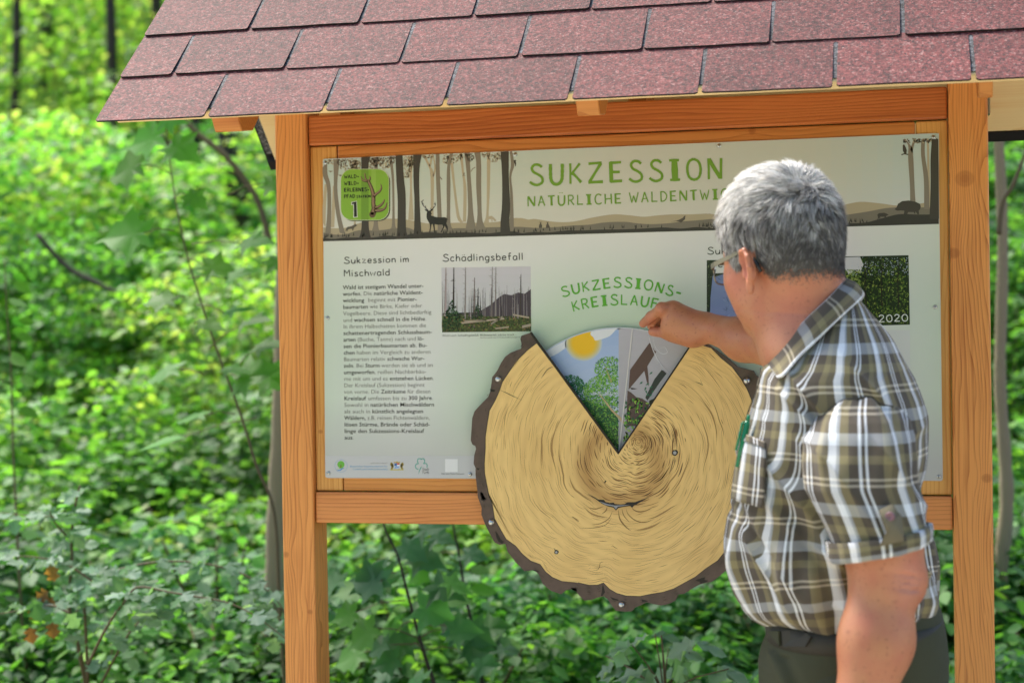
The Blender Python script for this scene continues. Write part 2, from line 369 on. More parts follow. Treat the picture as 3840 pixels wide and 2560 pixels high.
# metal bracket by the right post
mb = MB(); c = PB(3708, 372, .02)
V, F = box(c[0]-.002, c[0]+.0015, c[1]-.02, c[1]+.02, c[2]-.03, c[2]+.03); mb.add(V, F); mb.build('bracket', simple('zinc_bracket', (170, 170, 165), .35, .9), kiosk)
# ================================================================== printed panel
PRK = 1.0
class Flat:
    """flat printed shapes lying on the plane y = Y - layer*0.1 mm; outlines surveyed from the photograph"""
    def __init__(s, Y=0.0): s.V = []; s.F = []; s.C = []; s.Y = Y
    def poly(s, pts, col, layer=1):
        n = len(s.V); y = s.Y-.0001*layer
        for u, v in pts:
            p = PB(u, v, s.Y); s.V.append((p[0], y, p[2]))
        s.F.append(tuple(range(n, n+len(pts)))); s.C.append(lin(col) if max(col) > 1.0 else col)
    def ribbon(s, pts, w, col, layer=2, taper=False, wpx=True):
        """polyline in px with width in px (number or list)"""
        P = [np.array(p, float) for p in pts]; m = len(P)
        W = [w]*m if not hasattr(w, '__len__') else w
        Lp, Rp = [], []
        for i in range(m):
            t = P[min(i+1, m-1)]-P[max(i-1, 0)]; t = t/(np.linalg.norm(t)+1e-9); nrm = np.array([-t[1], t[0]])
            ww = W[i]/2
            if taper: ww *= max(.08, math.sin(math.pi*(i+.15)/(m-.7)))
            Lp.append(P[i]+nrm*ww); Rp.append(P[i]-nrm*ww)
        for i in range(m-1): s.poly([Lp[i], Lp[i+1], Rp[i+1], Rp[i]], col, layer)
    def disc(s, c, r, col, layer=2, n=14, ry=None):
        s.poly([(c[0]+r*math.cos(2*math.pi*i/n), c[1]+(ry or r)*math.sin(2*math.pi*i/n)) for i in range(n)], col, layer)
    def build(s, name, mat, parent, label=None):
        o = mesh(name, s.V, s.F, mat, parent, col=s.C)
        # make all faces look at the viewer side
        me = o.data
        for p in me.polygons:
            if p.normal.y > 0: p.flip()
        if label: o['label'] = label
        return o
PRINT = attr_mat('printed_ink', rough=.32, spec=.35)
GREEN = (118, 160, 52); GREEN2 = (96, 172, 52)
panel_poly_px = [(1210.6, 605), (1212, 600), (1216, 596.4), (3508, 500), (3515, 501), (3519, 507), (3535.5, 1793), (3534, 1799), (3528, 1802), (1229, 1791.3), (1222, 1789), (1219.5, 1783)]
P3 = [PB(u, v) for u, v in panel_poly_px]
n = len(P3); TH = .003
V = [(p[0], 0, p[2]) for p in P3]+[(p[0], TH, p[2]) for p in P3]
F = [tuple(range(n)), tuple(range(n, 2*n))[::-1]]+[(i, n+i, n+(i+1) % n, (i+1) % n) for i in range(n)]
m, nt, N, L, P = newmat('panel_print')
g = N.new('ShaderNodeNewGeometry'); sep = N.new('ShaderNodeSeparateXYZ'); L.new(g.outputs['Position'], sep.inputs[0])
PXc, PZc = PB(2322, 1700)[0], PB(2322, 1700)[2]
def dist(cx, cz, sx_, sz_):
    a = math_node(N, L, 'DIVIDE', math_node(N, L, 'SUBTRACT', sep.outputs[0], cx), sx_); b = math_node(N, L, 'DIVIDE', math_node(N, L, 'SUBTRACT', sep.outputs[2], cz), sz_)
    return math_node(N, L, 'SQRT', math_node(N, L, 'ADD', math_node(N, L, 'MULTIPLY', a, a), math_node(N, L, 'MULTIPLY', b, b)))
# soft green tint hugging the left, right and the slice; pale grey centre top; grey foot
edge = math_node(N, L, 'ABSOLUTE', math_node(N, L, 'DIVIDE', math_node(N, L, 'SUBTRACT', sep.outputs[0], -.56), .63))
e1 = math_node(N, L, 'MULTIPLY', math_node(N, L, 'SUBTRACT', edge, .70), 2.6, clamp=True)
halo = math_node(N, L, 'SUBTRACT', 1.0, math_node(N, L, 'MULTIPLY', math_node(N, L, 'SUBTRACT', dist(PXc, PZc, .37, .37), .8), 2.6), clamp=True)
zt = math_node(N, L, 'MULTIPLY', math_node(N, L, 'SUBTRACT', 1.72, sep.outputs[2]), 4.0, clamp=True)
foot = math_node(N, L, 'MULTIPLY', math_node(N, L, 'SUBTRACT', 1.34, sep.outputs[2]), 7.0, clamp=True)
GR = lin((196, 216, 186)); BA = lin((232, 229, 228))
gfac = math_node(N, L, 'MAXIMUM', math_node(N, L, 'MULTIPLY', e1, .9), math_node(N, L, 'MULTIPLY', halo, 1.0))
gfac = math_node(N, L, 'MULTIPLY', gfac, math_node(N, L, 'ADD', math_node(N, L, 'MULTIPLY', zt, .8), .2))
c = mixc(N, L, gfac, BA, lin((188, 212, 178)))
mid = math_node(N, L, 'MULTIPLY', zt, .45)
c = mixc(N, L, mid, c, lin((208, 215, 203)))
c = mixc(N, L, foot, c, lin((190, 190, 186)))
L.new(c, P.inputs['Base Color']); P.inputs['Roughness'].default_value = .14; P.inputs['Specular IOR Level'].default_value = .6
no = N.new('ShaderNodeTexNoise'); no.inputs['Scale'].default_value = 260; L.new(g.outputs['Position'], no.inputs[0])
no2 = N.new('ShaderNodeTexNoise'); no2.inputs['Scale'].default_value = 14; L.new(g.outputs['Position'], no2.inputs[0])
b = N.new('ShaderNodeBump'); b.inputs['Strength'].default_value = .12; b.inputs['Distance'].default_value = .0006
L.new(math_node(N, L, 'ADD', math_node(N, L, 'MULTIPLY', no.outputs[0], .35), math_node(N, L, 'MULTIPLY', no2.outputs[0], 2.0)), b.inputs['Height']); L.new(b.outputs[0], P.inputs['Normal'])
PANELM = m
panel = mesh('information_panel', V, F, [PANELM, simple('aluminium_edge', (200, 202, 205), .35, .8)], kiosk, recenter=True)
for p in panel.data.polygons:
    if p.index > 1: p.material_index = 1
# ------------------------------------------------------------------ banner
B = Flat()
def edge_y(u, top=True):       # banner top/bottom line in px
    return (597-(u-1210.6)*97.5/2307.4) if top else (906-(u-1212)*.0282)
nseg = 40; us = np.linspace(1211.5, 3521, nseg+1)
for i in range(nseg):
    a, b_ = us[i], us[i+1]
    for j in range(10):
        t0, t1 = j/10, (j+1)/10; um = (a+b_)/2; f = (um-1211)/2300; t = (j+.5)/10
        sidel = max(0, 1-abs(um-1250)/700)
        tc_ = np.array([np.interp(f, [0, .35, .5, .8, .95], v_) for v_ in ([190, 200, 208, 206, 192], [208, 212, 210, 210, 210], [202, 204, 200, 200, 208])])
        bc_ = np.array([np.interp(f, [0, .35, .5, .8, .95], v_) for v_ in ([222, 219, 216, 213, 212], [216, 214, 211, 208, 212], [206, 203, 199, 196, 206])])
        cc = tc_*(1-t)+bc_*t
        ya0, ya1 = edge_y(a), edge_y(a, False); yb0, yb1 = edge_y(b_), edge_y(b_, False)
        if i == 0: ya0 += 0
        B.poly([(a, ya0+1+(ya1-ya0-1)*t0), (b_, yb0+1+(yb1-yb0-1)*t0), (b_, yb0+1+(yb1-yb0-1)*t1), (a, ya0+1+(ya1-ya0-1)*t1)], tuple(cc), 1)
LT, MD, DK, BK = (188, 174, 148), (138, 128, 114), (74, 68, 62), (52, 48, 44)
# hills
def hill(pts, col, layer):
    pts = sorted(pts); P_ = [p for p in catmull(pts, 5)]; P_.sort(key=lambda p: p[0]); bl_ = [(P_[i][0], P_[i][1]) for i in range(len(P_))]
    for (a, b_) in zip(bl_[:-1], bl_[1:]): B.poly([a, b_, (b_[0], edge_y(b_[0], False)-1), (a[0], edge_y(a[0], False)-1)], col, layer)
hill(kb([(65, 850), (200, 860), (330, 850), (440, 810), (600, 770), (780, 755), (960, 765), (1100, 790), (1250, 810), (1500, 800), (1750, 800), (1960, 790), (2140, 750), (2230, 750), (2300, 765)])+
     kt([(110, 632), (260, 640), (400, 662), (520, 670), (640, 660), (800, 625), (980, 598), (1120, 606), (1260, 620), (1380, 608), (1520, 598), (1700, 598), (1860, 590)])+
     k4([(330, 555), (700, 560), (1100, 510), (1280, 490), (1420, 465), (1560, 475), (1700, 492), (1850, 480), (1998, 450)]), (180, 166, 138), 2)
hill(kb([(65, 905), (150, 925), (300, 925), (460, 880), (640, 885), (850, 860), (980, 852), (1120, 900), (1300, 880), (1500, 860), (1700, 860), (1850, 850), (2100, 845), (2300, 850)])+
     kt([(120, 712), (300, 722), (480, 712), (600, 700), (760, 692), (900, 672), (1080, 666), (1200, 680), (1330, 688), (1500, 678), (1620, 662), (1780, 650), (1900, 642)])+
     k4([(340, 590), (700, 600), (1000, 590), (1280, 565), (1400, 548), (1500, 532), (1620, 510), (1750, 505), (1900, 505), (2000, 500)]), (128, 120, 106), 3)
hill(kb([(62, 965), (180, 975), (300, 962), (450, 960), (600, 960), (760, 940), (900, 950), (1010, 925), (1120, 910), (1250, 905), (1400, 915), (1600, 905), (1850, 915), (2000, 900), (2140, 895), (2300, 905)])+
     kt([(140, 770), (300, 760), (400, 762), (560, 745), (680, 745), (860, 738), (1060, 735), (1260, 728), (1440, 718), (1600, 728), (1750, 715), (1900, 708)])+
     k4([(340, 660), (900, 650), (1280, 625), (1450, 618), (1540, 598), (1640, 570), (1720, 555), (1850, 558), (1950, 555), (2000, 530)]), (66, 61, 56), 5)
# jagged grass tufts on the dark edge
for i in range(150):
    u = random.uniform(1215, 3500); base = edge_y(u, False)-22-random.uniform(0, 8)
    if 1215 < u < 3500: B.poly([(u-2.5, base+10), (u+random.uniform(-3, 3), base-random.uniform(2, 8)), (u+2.5, base+10)], (66, 61, 56), 6)
def trunk(pl, pr, col, layer):
    L_ = catmull(kb(pl) if layer < 100 else pl, 4); R_ = catmull(kb(pr) if layer < 100 else pr, 4)
    m_ = min(len(L_), len(R_))
    for i in range(m_-1): B.poly([tuple(L_[i]), tuple(L_[i+1]), tuple(R_[i+1]), tuple(R_[i])], col, layer)
# light trunks
trunk([(372, 130), (395, 400), (398, 820)], [(440, 120), (425, 400), (420, 815)], LT, 3)
trunk([(80, 380), (60, 600), (60, 800)], [(110, 380), (95, 600), (90, 850)], LT, 3)
trunk([(170, 400), (160, 600), (148, 850)], [(210, 380), (195, 600), (185, 850)], LT, 3)
trunk([(985, 80), (1010, 400), (990, 770)], [(1040, 70), (1030, 400), (1050, 770)], LT, 3)
trunk([(1140, 60), (1200, 170), (1232, 290), (1236, 700), (1250, 790)], [(1170, 55), (1230, 180), (1270, 290), (1265, 700), (1290, 800)], LT, 3)
trunk([(1245, 50), (1215, 180)], [(1262, 50), (1238, 190)], LT, 3); trunk([(1255, 60), (1275, 200), (1255, 290)], [(1268, 60), (1290, 200), (1272, 300)], LT, 3)
trunk([(1450, 150), (1490, 500), (1520, 740), (1560, 800)], [(1478, 150), (1515, 500), (1550, 720), (1590, 795)], LT, 3)
trunk([(1548, 45), (1575, 250), (1592, 440), (1585, 790)], [(1578, 40), (1598, 250), (1625, 440), (1620, 790)], LT, 3)
trunk([(1846, 30), (1846, 400), (1840, 700), (1812, 800)], [(1885, 28), (1880, 400), (1866, 700), (1870, 800)], LT, 3)
# middle trunks
trunk([(58, 200), (62, 290), (105, 420), (108, 700), (85, 920)], [(108, 130), (112, 270), (145, 400), (152, 700), (145, 925)], MD, 4)
trunk([(175, 110), (180, 300), (182, 500), (205, 700), (245, 910)], [(240, 105), (232, 220), (218, 420), (250, 700), (305, 920)], MD, 4)
trunk([(590, 95), (620, 180), (620, 400), (618, 770), (595, 885)], [(680, 85), (660, 180), (650, 400), (660, 800), (680, 890)], MD, 4)
trunk([(785, 80), (800, 220), (815, 400), (815, 800), (790, 865)], [(810, 78), (832, 260), (838, 420), (846, 800), (870, 865)], MD, 4)
trunk([(1290, 55), (1290, 250), (1300, 500), (1310, 800), (1310, 900)], [(1330, 52), (1335, 280), (1345, 500), (1358, 800), (1372, 900)], MD, 4)
trunk([(1445, 50), (1415, 180), (1408, 400), (1410, 700), (1390, 890)], [(1476, 48), (1448, 180), (1450, 400), (1450, 800), (1500, 880)], MD, 4)
trunk([(1600, 42), (1620, 200), (1635, 420), (1640, 700), (1612, 880)], [(1660, 38), (1665, 200), (1680, 420), (1700, 700), (1730, 870)], MD, 4)
trunk([(1710, 38), (1730, 150), (1730, 400), (1745, 700), (1720, 880)], [(1776, 33), (1785, 200), (1785, 420), (1795, 750), (1840, 870)], MD, 4)
trunk([(2095, 25), (2108, 170), (2090, 300), (2100, 500), (2095, 880)], [(2120, 22), (2145, 170), (2112, 300), (2130, 500), (2142, 880)], MD, 4)
# dark trunks
trunk([(478, 88), (482, 300), (485, 500), (482, 850), (452, 975)], [(578, 80), (556, 200), (560, 500), (562, 850), (590, 975)], DK, 6)
trunk([(852, 70), (862, 350), (876, 560), (872, 850), (860, 975)], [(928, 66), (942, 300), (962, 500), (966, 850), (985, 950)], DK, 6)
trunk([(1045, 62), (1048, 350), (1058, 560), (1055, 850), (1045, 940)], [(1138, 58), (1112, 220), (1112, 500), (1130, 850), (1145, 930)], DK, 6)
trunk([(1996, 28), (2012, 300), (2012, 600), (1995, 800), (1995, 930)], [(2085, 24), (2086, 300), (2100, 600), (2092, 800), (2105, 920)], DK, 6)
# canopy flecks
for (cx, cy, rx, ry, col) in ((160, 115, 60, 50, LT), (420, 130, 80, 90, LT), (320, 200, 70, 40, LT), (270, 120, 60, 60, MD), (640, 120, 90, 70, MD), (600, 150, 60, 60, LT), (740, 150, 70, 60, LT), (800, 110, 60, 50, MD),
                             (990, 140, 60, 110, LT), (965, 280, 40, 40, LT), (1060, 90, 40, 40, LT), (1200, 75, 60, 25, LT), (1470, 100, 70, 50, LT), (1410, 110, 50, 50, LT), (1660, 80, 50, 50, MD), (1930, 80, 70, 60, LT), (1560, 70, 50, 40, LT), (1830, 60, 40, 30, LT)):
    for i in range(int(rx*ry/38)):
        a = random.uniform(0, 6.28); r = math.sqrt(random.random()); x = cx+rx*r*math.cos(a); y = cy+ry*r*math.sin(a)
        if y < 1115-0 and y > 108-x*.045:
            s_ = random.uniform(5, 12); pts = [(x+s_*random.uniform(.5, 1)*math.cos(t), y+s_*random.uniform(.5, 1)*math.sin(t)) for t in (0, 1.2, 2.5, 3.8, 5.1)]
            pp = kb(pts)
            if min(q[1]-edge_y(q[0]) for q in pp) > 1 and min(q[0] for q in pp) > 1213: B.poly(pp, col, 3 if col == LT else 4)
# stag
st = [(1190, 735), (1192, 700), (1198, 680), (1175, 665), (1168, 655), (1185, 655), (1200, 662), (1212, 668), (1225, 668), (1245, 655), (1262, 652), (1258, 665), (1240, 675), (1240, 690), (1248, 708), (1238, 714), (1240, 722), (1262, 728), (1290, 738), (1340, 742), (1390, 740), (1412, 750), (1428, 772), (1412, 765), (1412, 785), (1405, 805), (1420, 840), (1424, 860), (1412, 920), (1404, 918), (1410, 866), (1385, 832), (1385, 845), (1352, 905), (1342, 905), (1370, 845), (1362, 820), (1320, 822), (1278, 816), (1280, 850), (1284, 905), (1272, 905), (1265, 850), (1258, 815), (1245, 815), (1240, 850), (1230, 903), (1218, 903), (1228, 850), (1225, 815), (1212, 790), (1195, 760)]
B.poly(kb(st), BK, 8)
for an in ([(1205, 662), (1190, 648), (1160, 620), (1142, 590), (1140, 565), (1160, 552)], [(1150, 605), (1140, 575), (1133, 570)], [(1168, 628), (1180, 640), (1178, 615)], [(1148, 600), (1156, 590)],
           [(1235, 662), (1262, 645), (1282, 620), (1288, 600), (1280, 575)], [(1286, 604), (1270, 592)], [(1270, 640), (1262, 625)], [(1240, 660), (1235, 640)]):
    B.ribbon(kb(an), 2.2, BK, 8)
fox = [(308, 895), (312, 865), (330, 845), (370, 838), (395, 825), (412, 815), (418, 811), (422, 820), (438, 828), (420, 838), (405, 850), (395, 868), (392, 885), (382, 885), (380, 865), (350, 868), (335, 875), (332, 892), (325, 892), (325, 870), (315, 895)]
B.poly(kb(fox), (96, 88, 78), 5)
B.poly(kb([(1848, 745), (1860, 730), (1900, 725), (1925, 745), (1948, 770), (1945, 785), (1925, 780), (1915, 765), (1905, 765), (1908, 790), (1898, 790), (1895, 762), (1868, 762), (1862, 788), (1855, 785), (1852, 765)]), LT, 5)
for bx in ((145, 240), (252, 283)): B.poly(kb([(bx[0]-27, bx[1]-6), (bx[0]-8, bx[1]-3), (bx[0]-3, bx[1]-8), (bx[0]+3, bx[1]-3), (bx[0]+26, bx[1]-6), (bx[0]+14, bx[1]+5), (bx[0], bx[1]+14), (bx[0]-12, bx[1]+5)]), MD, 5)
B.poly(kb([(2140, 120), (2155, 116), (2168, 122), (2160, 135), (2166, 155), (2160, 185), (2155, 190), (2154, 170), (2144, 150)]), DK, 5)
B.ribbon(kb([(1672, 245), (1690, 215), (1720, 195)]), 3, MD, 5); B.ribbon(kb([(1332, 300), (1358, 330)]), 4, MD, 5)
B.poly(kb([(1572, 292), (1590, 285), (1590, 262), (1600, 250), (1606, 262), (1602, 285), (1618, 290)]), MD, 5)
for hx in (310, 375):
    B.poly(kt([(hx-14, 722), (hx-12, 695), (hx-3, 685), (hx-6, 662), (hx+2, 675), (hx+8, 662), (hx+8, 685), (hx+16, 700), (hx+(26 if hx > 350 else 14), 722)]), (92, 84, 74), 5)
B.poly(kt([(1508, 668), (1560, 655), (1590, 645), (1620, 628), (1632, 612), (1646, 612), (1640, 625), (1640, 642), (1610, 668), (1600, 676), (1595, 668), (1560, 660)]), (92, 84, 74), 5)
for mx in (557, 594, 1184):
    yy = 700 if mx > 1000 else 722
    B.poly(kt([(mx-12, yy+10), (mx-6, yy), (mx+6, yy), (mx+12, yy+10), (mx+2, yy+10), (mx+3, yy+24), (mx-3, yy+24), (mx-2, yy+10)]), DK, 6)
# right end: boars and trees
k8 = K(2700, 0, .4847)
def tr8(pl, pr, col, layer): trunk(k8(pl), k8(pr), col, 100+layer) if False else None
def trunk_px(pl, pr, col, layer):
    L_ = catmull(pl, 4); R_ = catmull(pr, 4)
    for i in range(min(len(L_), len(R_))-1): B.poly([tuple(L_[i]), tuple(L_[i+1]), tuple(R_[i+1]), tuple(R_[i])], col, layer)
trunk_px(k4([(1740, 5), (1775, 50), (1775, 150), (1788, 350), (1790, 480)]), k4([(1752, 2), (1795, 55), (1810, 100), (1822, 350), (1830, 480)]), MD, 4)
trunk_px(k4([(1818, 0), (1800, 50), (1790, 80)]), k4([(1835, 0), (1815, 60), (1808, 110)]), MD, 4)
trunk_px(k4([(1872, 5), (1870, 120), (1890, 300), (1892, 520)]), k4([(1900, 0), (1898, 120), (1925, 300), (1930, 520)]), MD, 4)
trunk_px(k4([(1912, 0), (1918, 300), (1930, 520)]), k4([(1926, 0), (1935, 300), (1940, 520)]), LT, 3)
trunk_px(k4([(1950, 6), (1940, 150), (1940, 350), (1932, 590)]), k4([(1996, 4), (1998, 150), (2000, 350), (2002, 590)]), DK, 6)
B.poly(k4([(1675, 520), (1690, 505), (1700, 480), (1730, 460), (1780, 455), (1830, 465), (1862, 480), (1868, 500), (1862, 520), (1852, 530), (1856, 556), (1842, 556), (1830, 535), (1826, 556), (1815, 540), (1775, 540), (1768, 556), (1742, 556), (1748, 530), (1720, 528), (1695, 530)]), DK, 6)
B.poly(k4([(1548, 560), (1560, 548), (1600, 545), (1618, 552), (1632, 560), (1615, 568), (1608, 588), (1600, 575), (1568, 575), (1562, 598), (1556, 590), (1552, 575)]), DK, 6)
B.poly(k4([(1735, 50), (1745, 42), (1755, 60), (1765, 85), (1762, 110), (1748, 112), (1736, 90)]), DK, 6); B.ribbon(k4([(1725, 120), (1748, 112), (1775, 118)]), 4, DK, 6)
for i in range(70):
    x = random.uniform(1735, 1990); y = random.uniform(2, 30)
    B.poly(k4([(x+random.uniform(4, 9)*math.cos(t), y+random.uniform(4, 9)*math.sin(t)) for t in (0, 1.3, 2.6, 4, 5.2)]), random.choice([MD, LT, DK]), 5)
B.build('banner_print', PRINT, panel)
# ------------------------------------------------------------------ station badge: green tile
Bd = Flat(); cx0, cx1, cy0, cy1, rr = 258, 780, 218, 770, 120
def rrect(x0, x1, y0, y1, r, n=6):
    out = []
    for (cx, cy, a0) in ((x1-r, y0+r, -90), (x1-r, y1-r, 0), (x0+r, y1-r, 90), (x0+r, y0+r, 180)):
        for i in range(n+1):
            a = math.radians(a0+90*i/n); out.append((cx+r*math.cos(a), cy+r*math.sin(a)))
    return out
Bd.poly(kb(rrect(cx0+10, cx1+14, cy0+14, cy1+12, rr)), (70, 70, 58), 9)
Bd.poly(kb(rrect(cx0-3, cx1+3, cy0-3, cy1+3, rr)), (218, 222, 190), 10); Bd.poly(kb(rrect(cx0+1, cx1-1, cy0+1, cy1-1, rr)), (138, 182, 66), 11)
Bd.poly(kb([(480, 222), (560, 219), (562, 766), (480, 768)]), (118, 158, 58), 12); Bd.poly(kb([(590, 219), (640, 219), (640, 764), (590, 765)]), (150, 190, 82), 12)
for pts, w in (([(600, 715), (620, 650), (612, 590), (612, 500), (590, 420), (560, 355), (530, 330), (520, 260)], [26, 20, 17, 16, 14, 12, 9, 3]), ([(555, 350), (500, 340), (475, 295)], [10, 8, 2]), ([(560, 345), (578, 320), (570, 290)], [9, 7, 2]),
               ([(612, 520), (640, 490), (680, 460), (700, 420), (692, 378)], [12, 11, 9, 7, 2]), ([(620, 640), (680, 620), (720, 580), (735, 545)], [13, 11, 8, 2]), ([(620, 668), (690, 665), (740, 640), (762, 580)], [15, 13, 9, 2])):
    Bd.ribbon([tuple(p) for p in catmull(kb(pts), 4)], list(np.interp(np.linspace(0, 1, (len(pts)-1)*4+1), np.linspace(0, 1, len(w)), [q*.95 for q in w])), (96, 74, 56), 13)
    Bd.ribbon([(p[0]-1.2, p[1]-1) for p in catmull(kb(pts), 4)], list(np.interp(np.linspace(0, 1, (len(pts)-1)*4+1), np.linspace(0, 1, len(w)), [q*.45 for q in w])), (150, 124, 98), 14)
Bd.disc(kb([(600, 715)])[0], 11, (110, 86, 66), 14)
Bd.poly(kb([(372, 575), (432, 562), (440, 740), (396, 746), (394, 604), (372, 608)]), (235, 235, 225), 13); Bd.poly(kb([(378, 580), (428, 568), (434, 735), (402, 739), (400, 596), (378, 600)]), (44, 42, 38), 14)
# ------------------------------------------------------------------ brush lettering
G = {}
def gl(ch, w, *strokes): G[ch] = (w, strokes)
S_ = [(.62, .86), (.48, .98), (.26, .99), (.12, .84), (.2, .64), (.44, .5), (.62, .34), (.62, .12), (.4, 0), (.18, .03), (0, .16)]
gl('S', .66, (1, 1, S_)); gl('U', .64, (1, 1.25, [(.04, 1), (.03, .5), (.06, .2), (.2, .02), (.42, .02), (.58, .2), (.62, .5), (.64, 1)]))
gl('K', .56, (0, .8, [(.04, 1), (.02, 0)]), (0, .9, [(.52, .98), (.06, .45)]), (0, 1, [(.14, .52), (.56, .05)]))
gl('Z', .74, (0, 1, [(.04, .95), (.7, .97)]), (0, 1.1, [(.66, .95), (.06, .06)]), (0, 1.1, [(0, .04), (.74, .05)]))
gl('E', .6, (0, 1.5, [(.06, 1), (.06, 0)]), (0, 1, [(.02, .96), (.58, .97)]), (0, 1, [(.05, .52), (.5, .5)]), (0, 1.1, [(.02, .04), (.6, .06)]))
gl('I', .52, (0, 2.4, [(.26, .98), (.27, .02)]), (0, 1, [(0, .97), (.5, .97)]), (0, 1, [(.02, .03), (.52, .03)]))
gl('O', .7, (1, 1, [(.35, 1), (.12, .88), (.02, .55), (.1, .15), (.35, 0), (.6, .12), (.69, .5), (.6, .86), (.35, 1)]))
gl('N', .7, (0, .9, [(.03, 0), (.04, 1)]), (0, 1.5, [(.06, .98), (.62, .04)]), (0, 1, [(.64, 0), (.68, 1)]))
gl('A', .64, (0, 1, [(0, 0), (.3, 1)]), (0, .9, [(.3, 1), (.62, 0)]), (0, .8, [(.14, .36), (.5, .36)]))
gl('T', .66, (0, 1, [(0, .95), (.66, .98)]), (0, 1.7, [(.33, .95), (.34, 0)]))
gl('R', .58, (0, .9, [(.05, 1), (.04, 0)]), (1, .9, [(.04, .97), (.4, .95), (.52, .74), (.4, .52), (.06, .46)]), (0, .9, [(.24, .48), (.58, 0)]))
gl('L', .56, (0, .9, [(.05, 1), (.03, 0)]), (0, .9, [(.02, .04), (.56, .04)])); gl('C', .66, (1, 1, [(.64, .86), (.42, 1), (.16, .9), (.03, .55), (.12, .14), (.4, 0), (.66, .14)]))
gl('H', .66, (0, 1, [(.04, 1), (.03, 0)]), (0, 1.1, [(.62, 1), (.64, 0)]), (0, .9, [(.03, .48), (.62, .52)]))
gl('W', .86, (0, .8, [(0, 1), (.22, 0)]), (0, .8, [(.22, 0), (.42, .7)]), (0, .8, [(.42, .7), (.6, 0)]), (0, .8, [(.6, 0), (.86, 1)]))
gl('D', .62, (0, 1, [(.05, 1), (.05, 0)]), (1, .9, [(.03, .97), (.36, .92), (.6, .6), (.52, .24), (.28, .04), (.04, .03)]))
gl('F', .56, (0, 1.2, [(.05, 1), (.03, 0)]), (0, 1, [(.02, .97), (.56, .97)]), (0, 1, [(.04, .52), (.46, .54)]))
gl('B', .56, (0, 1, [(.05, 1), (.05, 0)]), (1, .9, [(.04, .97), (.4, .92), (.46, .72), (.06, .54)]), (1, .9, [(.06, .54), (.5, .42), (.5, .12), (.04, .03)]))
gl('P', .54, (0, 1.1, [(.05, 1), (.04, 0)]), (1, .9, [(.04, .97), (.42, .92), (.5, .7), (.36, .5), (.06, .44)])); gl('-', .5, (0, 1.3, [(.02, .42), (.46, .34)]))
gl('M', .7, (0, 1, [(.04, 0), (.06, 1)]), (0, .9, [(.06, 1), (.34, .45)]), (0, .9, [(.34, .45), (.64, 1)]), (0, 1, [(.64, 1), (.68, 0)]))
gl(' ', .5)
gl('G', .66, (1, 1, [(.62, .86), (.4, 1), (.14, .88), (.03, .5), (.14, .12), (.4, 0), (.62, .14), (.62, .42)]), (0, 1, [(.4, .42), (.64, .42)]))
x = .6
gl('u', .46, (1, 1, [(.03, x), (.03, .2), (.16, 0), (.34, .06), (.42, .3)]), (0, 1, [(.44, x), (.45, 0)])); gl('k', .42, (0, 1, [(.04, 1), (.04, 0)]), (0, 1, [(.38, x), (.06, .26)]), (0, 1, [(.14, .34), (.42, 0)]))
gl('z', .46, (0, 1, [(.02, x), (.42, x), (.02, .02), (.46, .02)])); gl('e', .46, (1, 1, [(.04, .3), (.42, .34), (.38, .54), (.2, .6), (.05, .44), (.04, .16), (.2, 0), (.44, .1)]))
gl('s', .38, (1, 1, [(.36, .52), (.2, .6), (.06, .5), (.14, .34), (.34, .22), (.34, .06), (.14, 0), (0, .08)])); gl('i', .14, (0, 1, [(.06, x), (.06, 0)]), (0, 1.2, [(.06, .82), (.07, .9)]))
gl('o', .48, (1, 1, [(.24, .6), (.05, .48), (.04, .14), (.24, 0), (.44, .14), (.44, .46), (.24, .6)])); gl('n', .44, (0, 1, [(.04, x), (.04, 0)]), (1, 1, [(.04, .4), (.2, .58), (.38, .52), (.42, .3), (.43, 0)]))
gl('m', .66, (0, 1, [(.04, x), (.04, 0)]), (1, 1, [(.04, .42), (.18, .58), (.32, .5), (.34, 0)]), (1, 1, [(.34, .4), (.48, .58), (.62, .5), (.65, 0)]))
gl('c', .42, (1, 1, [(.4, .52), (.22, .6), (.05, .46), (.05, .14), (.22, 0), (.42, .08)])); gl('h', .44, (0, 1, [(.04, 1), (.04, 0)]), (1, 1, [(.04, .38), (.2, .58), (.38, .5), (.42, .3), (.43, 0)]))
gl('w', .6, (0, 1, [(0, x), (.15, 0), (.3, .45), (.45, 0), (.6, x)])); gl('a', .46, (1, 1, [(.42, .5), (.22, .6), (.04, .44), (.06, .1), (.24, 0), (.42, .16)]), (0, 1, [(.42, x), (.45, 0)]))
gl('l', .12, (0, 1, [(.05, 1), (.06, 0)])); gl('d', .46, (1, 1, [(.42, .5), (.22, .6), (.04, .44), (.06, .1), (.24, 0), (.42, .16)]), (0, 1, [(.43, 1), (.44, 0)]))
gl('b', .46, (0, 1, [(.04, 1), (.05, 0)]), (1, 1, [(.05, .4), (.22, .6), (.42, .5), (.44, .16), (.26, 0), (.05, .1)])); gl('f', .36, (1, 1, [(.36, .95), (.22, 1), (.14, .84), (.14, 0)]), (0, 1, [(.02, .56), (.34, .58)]))
gl('g', .46, (1, 1, [(.42, .5), (.22, .6), (.04, .44), (.06, .12), (.24, 0), (.42, .16)]), (1, 1, [(.43, x), (.42, -.1), (.28, -.28), (.04, -.24)]))
gl('0', .62, (1, 1, [(.31, 1), (.08, .8), (.02, .5), (.1, .15), (.31, 0), (.55, .15), (.6, .5), (.52, .86), (.31, 1)])); gl('2', .6, (1, 1, [(.04, .78), (.2, 1), (.48, .92), (.5, .66), (.2, .28), (.02, .04)]), (0, 1, [(.02, .04), (.6, .04)]))
